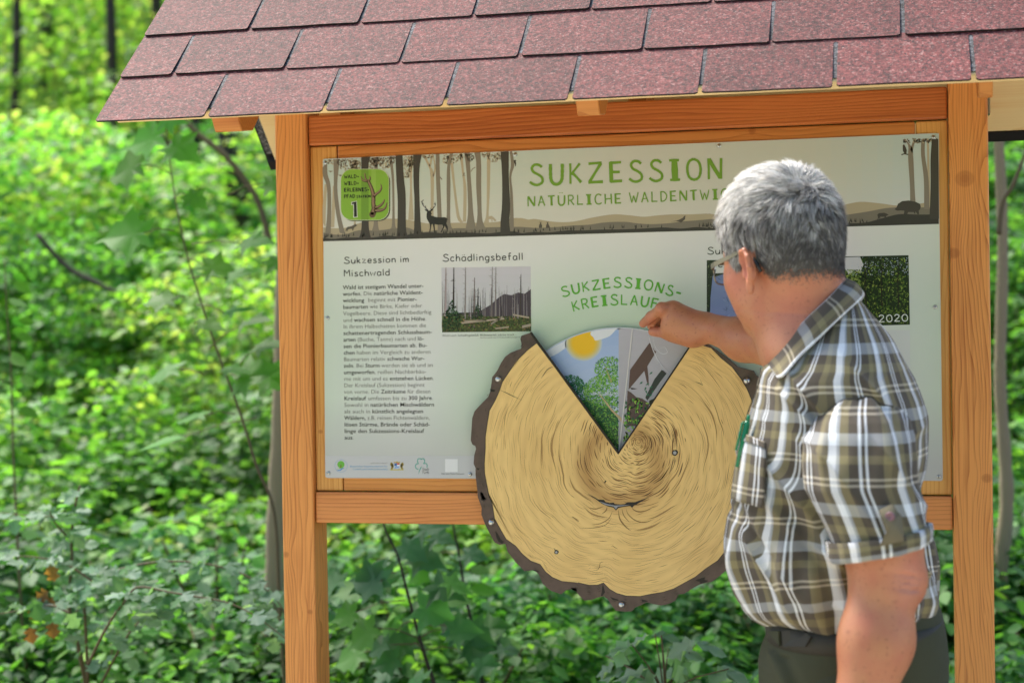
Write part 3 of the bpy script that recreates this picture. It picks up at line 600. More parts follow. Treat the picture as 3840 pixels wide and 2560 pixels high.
for um, bs in (('Ü', 'U'), ('ä', 'a')):
    wv = G[bs][0]; yb = 1.22 if um == 'Ü' else .82
    G[um] = (wv, G[bs][1]+((0, 1, [(wv*.3, yb), (wv*.3, yb+.07)]), (0, 1, [(wv*.68, yb), (wv*.68, yb+.07)])))
def lettering(F_, s, path, hgt, sw, col, layer, track=.22):
    """letters along a px path (list of points, baseline); hgt: letter height px (number or (h0,h1)); sw stroke width px"""
    path = [np.array(p, float) for p in path]; seg = [np.linalg.norm(b-a) for a, b in zip(path[:-1], path[1:])]; tot = sum(seg)
    adv = [G[c][0]+track for c in s]; W = sum(adv)-track; h = hgt if not hasattr(hgt, '__len__') else (hgt[0]+hgt[1])/2
    kx = tot/W; pos = 0; kst = 0
    for c, a in zip(s, adv):
        for (sm, wm, pts) in G[c][1]:
            P_ = catmull(pts, 4) if sm else [np.array(q, float) for q in pts]
            if not sm and len(P_) == 2: P_ = [P_[0], (P_[0]+P_[1])/2+np.array([random.uniform(-.012, .012)]*2), P_[1]]
            out = []
            for q in P_:
                d = (pos+q[0])*kx; i = 0
                while i < len(seg)-1 and d > seg[i]: d -= seg[i]; i += 1
                t = (path[i+1]-path[i])/seg[i]; nrm = np.array([t[1], -t[0]]); hh = h if not hasattr(hgt, '__len__') else hgt[0]+(hgt[1]-hgt[0])*pos/W
                out.append(path[i]+t*d+nrm*q[1]*hh)
            m_ = len(out); ws = [sw*wm*(1+.12*math.sin(3.3*i+pos*7)) for i in range(m_)]
            kst = (kst+1) % 6; F_.ribbon(out, ws, col, layer+kst*.12)
        pos += a
T = Flat()
lettering(T, 'SUKZESSION', kt([(215, 330), (1980, 272)]), (76, 78), 9.6, GREEN, 8, .36)
lettering(T, 'NATÜRLICHE WALDENTWICKLUNG' if False else 'NATÜRLICHE', kt([(196, 524), (1052, 498)]), 37, 4.8, GREEN, 8, .32)
lettering(T, 'WALDENTWICKLUNG', kt([(1130, 492), (2480, 440)]), 38, 4.8, GREEN, 8, .32)
T.build('banner_title', PRINT, panel)
T = Flat()
for s, y, x1 in (('WALD-', 320, 456), ('WILD-', 392, 456), ('ERLEBNIS-', 463, 568), ('PFAD', 534, 412)): lettering(Bd, s, kb([(296, y), (x1, y-6)]), 13.5, 2.7, (46, 50, 34), 14, .2)
lettering(Bd, 'STATION', kb([(430, 530), (582, 524)]), 9, 2, (46, 50, 34), 14, .2)
Bd.build('station_badge', PRINT, panel)
DKT = (58, 54, 48)
lettering(T, 'Sukzession', k2([(216, 918), (594, 908)]), 21*1.12, 3.2, DKT, 4, .2); lettering(T, 'im', k2([(630, 908), (690, 906)]), 23, 3.2, DKT, 4, .2)
lettering(T, 'Mischwald', k2([(216, 1012), (550, 1004)]), 24, 3.2, DKT, 4, .2); lettering(T, 'Schädlingsbefall', k2([(942, 902), (1530, 890)]), 26, 3.3, DKT, 4, .2)
lettering(T, 'Sukzessions', k4([(300, 850), (760, 843)]), 26, 3.3, DKT, 4, .2)
T.build('column_headings', PRINT, panel)
T = Flat()
lettering(T, 'SUKZESSIONS-', [tuple(p) for p in catmull(k7([(345, 300), (430, 272), (540, 248), (680, 226), (810, 208), (930, 202), (1060, 214), (1180, 228), (1290, 256), (1400, 284), (1500, 296)]), 3)], 37, 5.4, GREEN2, 6, .3)
lettering(T, 'KREISLAUF', [tuple(p) for p in catmull(k7([(450, 440), (560, 412), (700, 388), (850, 374), (980, 374), (1130, 388), (1260, 415)]), 3)], 38, 5.4, GREEN2, 6, .3)
T.build('arched_title', PRINT, panel)
# ------------------------------------------------------------------ typeset text
TEXTV, TEXTF = {}, {}
def glyph_mesh(txt, bold):
    k = (txt, bold)
    if k in TEXTV: return TEXTV[k]
    cu = bpy.data.curves.new('t', 'FONT'); cu.body = txt; cu.size = 1; cu.resolution_u = 2; cu.offset = .007 if bold else -.006; cu.fill_mode = 'FRONT'
    o = bpy.data.objects.new('t', cu); link(o); dg = bpy.context.evaluated_depsgraph_get(); me = bpy.data.meshes.new_from_object(o.evaluated_get(dg))
    V_ = np.array([v.co[:2] for v in me.vertices]).reshape(-1, 2); F_ = [tuple(p.vertices) for p in me.polygons]
    bpy.data.objects.remove(o); bpy.data.curves.remove(cu); bpy.data.meshes.remove(me)
    TEXTV[k] = (V_, F_); return TEXTV[k]
def typeset(F_, segs, x0, x1, y, size, slope=None, layer=4, cb=(52, 48, 42), cr=(104, 100, 92)):
    """segs: [(text,bold)], fitted between px x0 and x1 on baseline y"""
    if slope is None: slope = -.0406*(1645-y)/1045
    items = []; cur = 0
    for t, b_ in segs:
        core = t.strip(); V_, Ff = glyph_mesh(core, b_); lead = len(t)-len(t.lstrip()); cur += lead*.28
        w = V_[:, 0].max(); items.append((cur, V_, Ff, b_)); cur += w+.03+(len(t)-len(t.rstrip()))*.28
    kx = (x1-x0)/(cur-.03)
    for (c, V_, Ff, b_) in items:
        n0 = len(F_.V); yy = F_.Y-.0001*layer
        for (a, bb) in V_:
            u = x0+(c+a)*kx; v = y+(u-x0)*slope-bb*size; p = PB(u, v, F_.Y); F_.V.append((p[0], yy, p[2]))
        for f in Ff: F_.F.append(tuple(i+n0 for i in f)); F_.C.append(lin(cb if b_ else cr))
T = Flat()
Bt, Rt = True, False
lines = [([('Wald ist stetigem Wandel unter-', Bt)], 800), ([('worfen. ', Bt), ('Die ', Rt), ('natürliche Waldent-', Bt)], 793), ([('wicklung  ', Bt), ('beginnt mit ', Rt), ('Pionier-', Bt)], 750), ([('baumarten ', Bt), ('wie Birke, Kiefer oder', Rt)], 790),
 ([('Vogelbeere. Diese sind lichtbedürftig', Rt)], 858), ([('und ', Rt), ('wachsen schnell in die Höhe', Bt), ('.', Rt)], 820), ([('In ihrem Halbschatten kommen die', Rt)], 818), ([('schattenertragenden Schlussbaum-', Bt)], 862),
 ([('arten ', Bt), ('(Buche, Tanne) nach und ', Rt), ('lö-', Bt)], 802), ([('sen die Pionierbaumarten ab. Bu-', Bt)], 826), ([('chen ', Bt), ('haben im Vergleich zu anderen', Rt)], 852), ([('Baumarten relativ ', Rt), ('schwache Wur-', Bt)], 806),
 ([('zeln', Bt), ('. Bei ', Rt), ('Sturm ', Bt), ('werden sie ab und an', Rt)], 868), ([('umgeworfen', Bt), (', reißen Nachbarbäu-', Rt)], 820), ([('me mit um und es ', Rt), ('entstehen Lücken', Bt), ('.', Rt)], 874), ([('Der Kreislauf (Sukzession) beginnt', Rt)], 808),
 ([('von vorne. Die ', Rt), ('Zeiträume ', Bt), ('für diesen', Rt)], 850), ([('Kreislauf ', Bt), ('umfassen bis zu ', Rt), ('300 Jahre', Bt), ('.', Rt)], 870), ([('Sowohl in ', Rt), ('natürlichen Mischwäldern', Bt)], 878), ([('als auch in ', Rt), ('künstlich angelegten', Bt)], 797),
 ([('Wäldern, ', Bt), ('z.B. reinen Fichtenwäldern,', Rt)], 845), ([('lösen Stürme, Brände oder Schäd-', Bt)], 846), ([('linge den Sukzessions-Kreislauf', Bt)], 805), ([('aus', Bt), ('.', Rt)], 287)]
for i, (sg, xr) in enumerate(lines):
    y = 1085+i*24.43; xl = 1180+(207+i*.52)*.5102; typeset(T, sg, xl, 1180+xr*.5102, y, 21.5)
typeset(T, [('Wald nach Schädlingsbefall. Bildmaterial: adobe stock -', Rt)], 1658, 1936, 1262, 11.5, cr=(70, 66, 60))
typeset(T, [('Das Foto wurde nicht im Fürther Stadtwald aufgenommen', Rt)], 1801, 1962, 1268, 7, cr=(90, 86, 80))
T.build('body_text', PRINT, panel)
# ------------------------------------------------------------------ foot strip with logos
T = Flat()
T.poly([(1219, 1708.5), (1790, 1708.5), (1790, 1790), (1222.5, 1788)], (196, 196, 196), 1)
kf = K(1200, 1600, .29762)
import itertools
for i, ch in enumerate('STAATSMINISTERIUM·BAYERN·UMWELT·'):
    a = 2*math.pi*i/32-1.9; r = 78; c0 = (266+r*math.cos(a), 490+r*math.sin(a)); T.poly(kf([(c0[0]-3, c0[1]-4), (c0[0]+3, c0[1]-4), (c0[0]+3, c0[1]+4), (c0[0]-3, c0[1]+4)]), (70, 150, 200), 3)
T.disc(kf([(264, 472)])[0], 13.5, (110, 180, 70), 3); T.ribbon(kf([(264, 470), (264, 520)]), 2.6, (120, 60, 50), 4); T.ribbon(kf([(215, 530), (264, 515), (310, 520)]), 3, (140, 190, 80), 4, True)
T.ribbon([tuple(p) for p in catmull(kf([(212, 545), (250, 545), (280, 525), (312, 520)]), 4)], 4, (60, 140, 205), 5, True)
typeset(T, [('gefördert durch', Rt)], *[kf([(640, 0)])[0][0], kf([(848, 0)])[0][0]], 1600+463*.29762, 8.5, slope=0, cr=(160, 158, 155))
typeset(T, [('Bayerisches Staatsministerium für', Rt)], kf([(380, 0)])[0][0], kf([(852, 0)])[0][0], 1600+506*.29762, 9.5, slope=0, cr=(60, 150, 200))
typeset(T, [('Umwelt und Verbraucherschutz', Rt)], kf([(418, 0)])[0][0], kf([(852, 0)])[0][0], 1600+541*.29762, 9.5, slope=0, cr=(60, 150, 200))
# state arms
T.poly(kf([(884, 534), (1056, 532), (1056, 543), (884, 545)]), (190, 170, 50), 3)
for sx_, a in ((-1, 925), (1, 1015)):
    T.poly(kf([(a+sx_*38, 455), (a+sx_*20, 445), (a, 470), (a-sx_*4, 500), (a+sx_*10, 530), (a+sx_*34, 530), (a+sx_*24, 500), (a+sx_*40, 480)]), (150, 130, 50), 4)
    T.poly(kf([(a+sx_*30, 470), (a+sx_*14, 462), (a, 490), (a+sx_*16, 515)]), (60, 54, 34), 5)
T.poly(kf([(938, 456), (970, 456), (970, 492), (938, 492)]), (70, 110, 170), 5); T.poly(kf([(970, 456), (1002, 456), (1002, 474), (970, 474)]), (200, 50, 50), 5); T.poly(kf([(970, 474), (1002, 474), (1002, 492), (970, 492)]), (235, 235, 235), 5)
T.poly(kf([(938, 492), (1002, 492), (996, 520), (970, 532), (944, 520)]), (210, 220, 235), 5)
for q in range(4): T.ribbon(kf([(942+q*14, 520), (958+q*12, 494)]), 2.2, (70, 130, 200), 6)
T.poly(kf([(930, 452), (936, 436), (950, 446), (970, 432), (990, 446), (1004, 436), (1010, 452)]), (190, 160, 50), 5)
# clover
TE = (40, 160, 140)
lf = [(1246, 560), (1262, 500), (1240, 532), (1212, 522), (1202, 492), (1216, 466), (1238, 462), (1228, 430), (1236, 404), (1262, 398), (1276, 408), (1292, 397), (1314, 408), (1318, 440), (1306, 462), (1338, 460), (1352, 486), (1344, 510)]
T.ribbon([tuple(p) for p in catmull(kf(lf[2:]), 4)], 2.6, TE, 4); T.ribbon([tuple(p) for p in catmull(kf([(1284, 492), (1262, 530), (1240, 592)]), 4)], 3, TE, 4, True)
typeset(T, [('Stadt', Rt)], kf([(1290, 0)])[0][0], kf([(1374, 0)])[0][0], 1600+548*.29762, 15, slope=0, cr=(50, 50, 52)); typeset(T, [('Fürth', Rt)], kf([(1290, 0)])[0][0], kf([(1374, 0)])[0][0], 1600+588*.29762, 15, slope=0, cr=(50, 50, 52))
T.poly(kf([(1577, 404), (1735, 404), (1735, 567), (1577, 567)]), (226, 226, 226), 3)
typeset(T, [('Mehr zum Thema Sukzession', Rt)], kf([(1528, 0)])[0][0], kf([(1820, 0)])[0][0], 1600+598*.29762, 8.5, slope=0, cr=(60, 60, 60))
T.build('logo_strip', PRINT, panel)
# ------------------------------------------------------------------ printed photographs
def spk(F_, n, x0, x1, y0, y1, cols, smin, smax, layer, flat=.5, dens=None):
    for i in range(n):
        x = random.uniform(x0, x1); y = random.uniform(y0, y1)
        if dens and not dens(x, y): continue
        s_ = random.uniform(smin, smax); a = random.uniform(0, 3.14); c_, d_ = math.cos(a), math.sin(a)
        pts = [(x+s_*(c_*p-d_*q*flat), y+s_*(d_*p+c_*q*flat)) for p, q in ((-1, 0), (-.2, .8), (1, .1), (.1, -.8))]
        pts = [(min(max(p, x0), x1), min(max(q, y0), y1)) for p, q in pts]; F_.poly(pts, random.choice(cols), layer+random.choice((0, 1)))
T = Flat(); q = k2([(932, 948), (1588, 938), (1592, 1415), (937, 1423)])
def lerpq(q, s, t): a = np.array(q[0])*(1-s)+np.array(q[1])*s; b_ = np.array(q[3])*(1-s)+np.array(q[2])*s; return tuple(a*(1-t)+b_*t)
def inq(F_, q, pts, col, layer): F_.poly([lerpq(q, min(max(s, 0), 1), min(max(t, 0), 1)) for s, t in pts], col, layer)
for j in range(6): inq(T, q, [(0, j/6*.72), (1, j/6*.72), (1, (j+1)/6*.72), (0, (j+1)/6*.72)], (206-j*2, 202-j, 208-j*2), 2)
inq(T, q, [(0, .7), (1, .7), (1, 1), (0, 1)], (74, 82, 48), 2)
inq(T, q, [(0.3, .72), (.45, .66), (.55, .58), (.64, .47), (.7, .42), (.78, .44), (.86, .4), (.93, .42), (1, .35), (1, .76), (.3, .76)], (78, 68, 76), 3)
for i in range(90):
    s = random.random(); t0 = random.uniform(.28, .62) if s > .15 else random.uniform(.2, .5); w = random.uniform(.0015, .004)
    inq(T, q, [(s-w*.4, t0), (s+w*.4, t0), (s+w, .8), (s-w, .8)], random.choice([(120, 112, 114), (150, 142, 140), (98, 86, 88), (176, 168, 166), (70, 62, 66)]), 4)
for s, t0, t1, w, c in ((.04, .0, .75, .014, (166, 150, 150)), (.13, .0, .62, .011, (66, 56, 54)), (.26, .0, .8, .009, (140, 130, 126)), (.36, .16, .95, .009, (110, 92, 88)), (.56, .0, .78, .007, (120, 108, 106)), (.60, .0, .76, .008, (140, 130, 128)), (.88, .12, .75, .008, (70, 60, 58)), (.40, .32, .6, .006, (90, 80, 80)), (.81, .0+.4, .8, .006, (150, 140, 140))):
    inq(T, q, [(s-w*.35+.01, t0), (s+w*.35+.01, t0), (s+w, t1), (s-w, t1)], c, 6)
    for j in range(12):
        tt = t0+(t1-t0)*random.uniform(.02, .7); dx = random.uniform(.012, .04)*random.choice((-1, 1))
        if 0 < s+dx < 1: inq(T, q, [(s, tt), (s+dx, tt+random.uniform(-.01, .03)), (s, tt+.007)], c, 6)
rx = [lerpq(q, 0, 0)[0], lerpq(q, 1, 0)[0]]; ry = [lerpq(q, 0, 0)[1]+2, lerpq(q, 0, 1)[1]-4]
def R(s, t): return (rx[0]+(rx[1]-rx[0])*s, ry[0]+(ry[1]-ry[0])*t)
spk(T, 900, *[R(0, .0)[0]+1, R(1, 0)[0]-1], R(0, .76)[1], ry[1], [(60, 76, 34), (92, 108, 50), (40, 52, 30), (120, 118, 66), (150, 120, 80), (84, 66, 48), (104, 128, 60)], 2, 6, 6)
spk(T, 500, R(.005, 0)[0], R(.22, 0)[0], R(0, .5)[1], ry[1], [(34, 58, 38), (52, 82, 50), (24, 40, 30), (64, 96, 58)], 2, 6, 8, dens=lambda x, y: abs(x-R(.12, 0)[0]) < (y-R(0, .48)[1])*.45)
spk(T, 260, R(.34, 0)[0], R(.5, 0)[0], R(0, .55)[1], R(0, .84)[1], [(40, 64, 40), (60, 90, 52), (30, 46, 32)], 2, 5, 8, dens=lambda x, y: abs(x-R(.41, 0)[0]) < (y-R(0, .52)[1])*.4)
for (a, b_, c, d, w) in ((.22, .86, .7, .80, .012), (.25, .83, .5, .82, .008), (.55, .88, .68, .77, .014), (.8, .74, .98, .79, .012), (.6, .95, .75, .93, .01), (.9, .93, 1, .9, .02)):
    inq(T, q, [(a, b_-w), (c, d-w), (c, d+w), (a, b_+w)], random.choice([(150, 138, 124), (176, 160, 140), (180, 130, 90)]), 10)
T.build('pest_damage_photo', PRINT, panel)
T = Flat()
q = k4([(295, 893), (1262, 878), (1262, 1345), (300, 1322)])
x0, x1, y0, y1 = q[0][0], 3138, q[0][1], q[2][1]-5
T.poly([(x0, y0), (x1, y0-7), (x1, y1), (x0, y1-5)], (46, 54, 40), 2)
spk(T, 700, x0+1, x1, y0, y1-8, [(60, 80, 44), (84, 100, 60), (36, 44, 34), (110, 120, 84)], 3, 8, 3)
T.poly([(x0+22, y0+60), (x0+40, y0+40), (x0+170, y0+30), (x1-120, y0+120), (x1-60, y1-8), (x0+12, y1-6), (x0+14, y0+140)], (132, 146, 186), 5)
spk(T, 260, x0+60, x1-130, y0+60, y1-12, [(120, 134, 172), (150, 164, 196), (104, 118, 150)], 4, 12, 6, .2)
T.build('stream_photo', PRINT, panel)
T = Flat()
x0, x1 = 3150, 3407; y0, y1 = 963, 1218
T.poly([(x0, y0-1), (x1, 957), (3412, 1217), (x0, 1224)], (36, 50, 26), 2)
T.poly([(x0, y0+2), (3225, y0), (3238, y0+30), (3225, y0+60), (3205, y0+50), (3185, y0+70), (3166, y0+44), (x0, y0+60)], (206, 206, 206), 3)
spk(T, 1900, x0+1, x1, y0+1, y1-3, [(58, 84, 30), (92, 120, 44), (34, 48, 24), (140, 160, 70), (24, 34, 22), (76, 100, 40)], 2, 7, 4, dens=lambda x, y: not (x < 3232 and y < 1010) and (y > 1000 or random.random() < .7))
spk(T, 160, x0+40, x1, y0+1, y0+70, [(190, 200, 210), (160, 176, 190)], 1.5, 4, 7); spk(T, 300, x0+1, 3230, 1010, 1120, [(168, 184, 96), (150, 170, 84), (120, 146, 66)], 2, 6, 7)
for px_ in (3310, 3372, 3250): T.ribbon([(px_, 965), (px_-6, 1060), (px_-2, 1150)], [2, 3.4, 5], (44, 38, 28), 9)
lettering(T, '2020', k4([(1560, 1348), (1772, 1340)]), 26, 3.6, (225, 230, 220), 12, .22)
T.build('green_wood_photo', PRINT, panel)
T = Flat(); T.poly(k5([(1100, 272), (1787, 270), (1790, 548), (1100, 552)]), (206, 210, 204), 2); T.build('pale_caption_box', PRINT, panel)
# ------------------------------------------------------------------ screws of the panel
zinc = simple('zinc_screw', (196, 200, 200), .28, 1.0)
def screw(u, v, r, parent, Y=0.0, dome=.45, cross=True, name='screw'):
    c = PB(u, v, Y); mb = MB(); n = 14; V_ = []; rings = ((r, 0), (r, -.25*r), (r*.9, -.5*r*dome/.45), (r*.6, -.7*r*dome/.45), (r*.25, -.78*r*dome/.45))
    for rr_, yy in rings:
        for i in range(n): a = 2*math.pi*i/n; V_.append((c[0]+rr_*math.cos(a), c[1]+yy, c[2]+rr_*math.sin(a)))
    F_ = []
    for j in range(len(rings)-1):
        for i in range(n): F_.append((j*n+i, j*n+(i+1) % n, (j+1)*n+(i+1) % n, (j+1)*n+i)[::-1])
    F_.append(tuple((len(rings)-1)*n+i for i in range(n))[::-1]); o = mesh(name, V_, F_, zinc, parent, True)
    if cross:
        mb = MB()
        for w, h in ((r*.75, r*.16), (r*.16, r*.75)):
            V2, F2 = box(c[0]-w/2, c[0]+w/2, c[1]-.80*r-.0002, c[1]-.78*r, c[2]-h/2, c[2]+h/2); mb.add(V2, F2)
        mb.build('screw_recess', simple('recess', (40, 40, 40), .6) if 'recess' not in bpy.data.materials else bpy.data.materials['recess'], parent)
    return o
for u, v in ((1221, 611), (1932, 580), (2697, 547), (3501, 515), (1229, 1192), (3507, 1151), (1232, 1773), (1763, 1777), (3521, 1786)): screw(u, v, .0042, panel)
# ================================================================== the slice of log (sign board) with its turning wheel
YD = -.030; YWH = -.010
bark_l = kd([(1218, 762)])+k3([(1580, 290), (1520, 310), (1512, 335), (1520, 370), (1518, 405), (1440, 435), (1400, 465), (1370, 510), (1340, 570), (1305, 615), (1300, 655), (1290, 720), (1275, 760), (1215, 820), (1175, 865), (1158, 915), (1152, 1000), (1147, 1080), (1160, 1110), (1180, 1120), (1186, 1140), (1172, 1190), (1168, 1250), (1182, 1280), (1182, 1330), (1190, 1400), (1196, 1450)])+ \
   k4b([(1545, 110), (1552, 200), (1580, 280), (1578, 330), (1605, 400), (1640, 470), (1675, 535), (1712, 552), (1755, 545), (1770, 600), (1830, 680), (1895, 745), (1968, 738), (2000, 770), (2030, 840), (2090, 890), (2165, 915), (2200, 885), (2240, 880), (2280, 895), (2310, 940), (2345, 965)])
bark_b = k5b([(370, 1180), (420, 1170), (470, 1190), (500, 1230), (550, 1280), (620, 1275), (690, 1250), (740, 1240), (780, 1265), (820, 1330), (860, 1380), (950, 1390), (1015, 1388), (1050, 1350), (1100, 1330), (1160, 1300), (1240, 1318), (1310, 1330), (1390, 1310), (1445, 1282), (1468, 1222), (1530, 1215), (1600, 1170), (1680, 1125), (1750, 1105), (1800, 1100), (1880, 1040), (1955, 975)])
bark_l = bark_l[:-3]
bark_r = [(2775, 2085), (2822, 2010), (2862, 1930), (2880, 1850), (2898, 1760), (2902, 1660), (2892, 1560), (2880, 1500), (2876, 1440)]+k5([(655, 600), (638, 570), (520, 540), (440, 470), (340, 400), (260, 340)])+[(2618, 1262), (2608, 1272)]
wood_l = k3([(1630, 365), (1560, 420), (1500, 480), (1440, 560), (1380, 650), (1360, 710), (1330, 780), (1285, 860), (1270, 950), (1255, 1050), (1255, 1130), (1248, 1250), (1250, 1320), (1265, 1400), (1285, 1500)])+k4b([(1630, 170), (1660, 260), (1675, 360), (1720, 440), (1760, 510), (1830, 560), (1880, 620), (1940, 670), (2010, 695), (2050, 750), (2100, 790), (2170, 820), (2280, 830)])
wood_b = k5b([(490, 1105), (600, 1130), (680, 1130), (740, 1108), (800, 1170), (870, 1210), (960, 1235), (1100, 1240), (1220, 1215), (1320, 1200), (1430, 1165), (1530, 1110), (1640, 1050), (1740, 970), (1860, 890), (1935, 795)])
wood_r = [(2770, 1990), (2812, 1900), (2836, 1800), (2850, 1700), (2848, 1600)]+k7([(2215, 1400), (2190, 1300), (2150, 1200), (2090, 1100), (2000, 980), (1900, 900), (1800, 800), (1650, 752), (1612, 742)])
TIP = (2320, 1700); NL, NR = (1990, 1247), (2606, 1270)
outer = bark_l+bark_b+bark_r+[TIP]
def slabpoly(name, px, Yf, Yb, mats, parent, ev=None):
    P_ = [PB(u, v, Yf) for u, v in px]; n = len(P_); V_ = [(p[0], Yf, p[2]) for p in P_]+[(p[0], Yb, p[2]) for p in P_]
    F_ = [tuple(range(n))[::-1], tuple(range(n, 2*n))]+[(i, n+i, n+(i+1) % n, (i+1) % n)[::-1] for i in range(n)]
    o = mesh(name, V_, F_, mats, parent)
    o.data.update()
    if o.data.polygons[0].normal.y > 0:
        for p in o.data.polygons: p.flip()
    for p in o.data.polygons:
        if p.index > 0: p.material_index = 1
    return o
m, nt, N, L, P = newmat('bark_print')
g = N.new('ShaderNodeNewGeometry'); no = N.new('ShaderNodeTexNoise'); no.inputs['Scale'].default_value = 28; no.inputs['Detail'].default_value = 5; L.new(g.outputs['Position'], no.inputs[0])
L.new(ramp(N, L, no.outputs[0], [(.3, lin((70, 54, 48))), (.55, lin((92, 72, 64))), (.75, lin((76, 60, 54)))]), P.inputs['Base Color']); P.inputs['Roughness'].default_value = .3
b = N.new('ShaderNodeBump'); b.inputs['Strength'].default_value = .2; b.inputs['Distance'].default_value = .001; no2 = N.new('ShaderNodeTexNoise'); no2.inputs['Scale'].default_value = 180; L.new(g.outputs['Position'], no2.inputs[0]); L.new(no2.outputs[0], b.inputs['Height']); L.new(b.outputs[0], P.inputs['Normal'])
BARK = m
slice_edge = simple('slice_edge', (44, 34, 30), .6)
slc = slabpoly('log_slice_board', outer, YD, YD+.014, [BARK, slice_edge], kiosk)
# spacer hub that holds the slice off the panel
wheelm = simple('wheel_edge', (210, 212, 216), .4)
m, nt, N, L, P = newmat('slice_wood_print')
g = N.new('ShaderNodeNewGeometry'); no = N.new('ShaderNodeTexNoise'); no.inputs['Scale'].default_value = 5; no.inputs['Detail'].default_value = 3; L.new(g.outputs['Position'], no.inputs[0])
wc0 = ramp(N, L, no.outputs[0], [(.3, lin((234, 194, 122))), (.5, lin((242, 204, 132))), (.7, lin((228, 188, 118)))])
sepw = N.new('ShaderNodeSeparateXYZ'); L.new(g.outputs['Position'], sepw.inputs[0]); hc0, hr0 = PB(2330, 1745, YD), .073
dx_ = math_node(N, L, 'SUBTRACT', sepw.outputs[0], float(hc0[0])); dz_ = math_node(N, L, 'SUBTRACT', sepw.outputs[2], float(hc0[2]))
dd_ = math_node(N, L, 'SQRT', math_node(N, L, 'ADD', math_node(N, L, 'MULTIPLY', dx_, dx_), math_node(N, L, 'MULTIPLY', dz_, dz_)))
rq_ = math_node(N, L, 'DIVIDE', math_node(N, L, 'SUBTRACT', dd_, hr0), .022); an_ = math_node(N, L, 'POWER', 2.718, math_node(N, L, 'MULTIPLY', math_node(N, L, 'MULTIPLY', rq_, rq_), -1.0))
an_ = math_node(N, L, 'MULTIPLY', an_, math_node(N, L, 'ADD', .42, math_node(N, L, 'MULTIPLY', no.outputs[0], .5)))
wv_ = N.new('ShaderNodeMath'); wv_.operation = 'SINE'; L.new(math_node(N, L, 'MULTIPLY', math_node(N, L, 'ADD', dd_, math_node(N, L, 'MULTIPLY', no.outputs[0], .05)), 330), wv_.inputs[0])
wc1 = mixc(N, L, an_, wc0, lin((170, 122, 66))); wc1 = mixc(N, L, math_node(N, L, 'MULTIPLY', math_node(N, L, 'ADD', wv_.outputs[0], 1), .07), wc1, lin((176, 134, 78)))
L.new(wc1, P.inputs['Base Color']); P.inputs['Roughness'].default_value = .3; P.inputs['Specular IOR Level'].default_value = .4
b = N.new('ShaderNodeBump'); b.inputs['Strength'].default_value = .1; b.inputs['Distance'].default_value = .0006; no2 = N.new('ShaderNodeTexNoise'); no2.inputs['Scale'].default_value = 200; L.new(g.outputs['Position'], no2.inputs[0]); L.new(no2.outputs[0], b.inputs['Height']); L.new(b.outputs[0], P.inputs['Normal'])
WOODP = m
T = Flat(YD)
face = wood_l+wood_b+wood_r
T.poly(face+[(TIP[0]+6, TIP[1]-16), (TIP[0], TIP[1]+4), (TIP[0]-8, TIP[1]-14)], (215, 176, 108), 2)
wf = T.build('cut_wood_face', WOODP, slc)
T = Flat(YD)
C0 = (2395, 1657); C1 = (2335, 1740)
fc = [np.array(p) for p in face]
# outline radius by angle seen from C1
ang = np.array([math.atan2(p[1]-C1[1], p[0]-C1[0]) for p in fc]); rad = np.array([math.hypot(p[0]-C1[0], p[1]-C1[1]) for p in fc])
o_ = np.argsort(ang); ang, rad = ang[o_], rad[o_]
def ring_pt(t, a):
    r = np.interp(a, ang, rad, period=2*math.pi); r = min(r, 600)
    c = np.array(C0)*(1-t**.7)+np.array(C1)*t**.7; rr_ = (r*t**1.35+(1-t)*t*330)
    wob = 1+.012*math.sin(7*a+t*19)+.008*math.sin(13*a-t*31)
    lobe = 1-.05*math.exp(-((a-1.72)/.13)**2)*min(1, max(0, t*2-.5))
    return tuple(c+rr_*wob*lobe*np.array([math.cos(a), math.sin(a)]))
def in_notch(p):
    x, y = p
    if y > TIP[1]+6: return False
    return (x > NL[0]+(y-NL[1])*(TIP[0]-NL[0])/(TIP[1]-NL[1])-8) and (x < NR[0]+(y-NR[1])*(TIP[0]-NR[0])/(TIP[1]-NR[1])+8)
t = .035
cols_ring = [(184, 146, 88), (168, 130, 76), (142, 104, 60), (200, 162, 102), (196, 158, 98)]
while t < .985:
    a = random.uniform(0, 6.28); end = a+2*math.pi; dense = t < .33
    while a < end:
        ln = random.uniform(.12, .75)*(1.2 if dense else .8)/(.35+t)*.6; skip = random.uniform(.03, .22)/(.3+t)*(.5 if dense else 1.1)
        npt = max(4, int(ln*14)); pts = [ring_pt(t+.003*math.sin(k*.4), a+ln*k/npt) for k in range(npt+1)]
        run = []
        for p in pts+[None]:
            if p is None or in_notch(p):
                if len(run) > 3: T.ribbon(run, random.choice([1.4, 2, 2.8, 1.2, 3.6 if t < .5 else 1.6])*(1.25 if t < .36 else .8), random.choice([(120, 84, 44), (92, 64, 36), (140, 100, 56)] if t < .36 and random.random() < .75 else cols_ring), 3, True)
                run = []
            else: run.append(p)
        a += ln+skip
    t += random.uniform(.008, .017)*(1.0 if dense else 1.25)
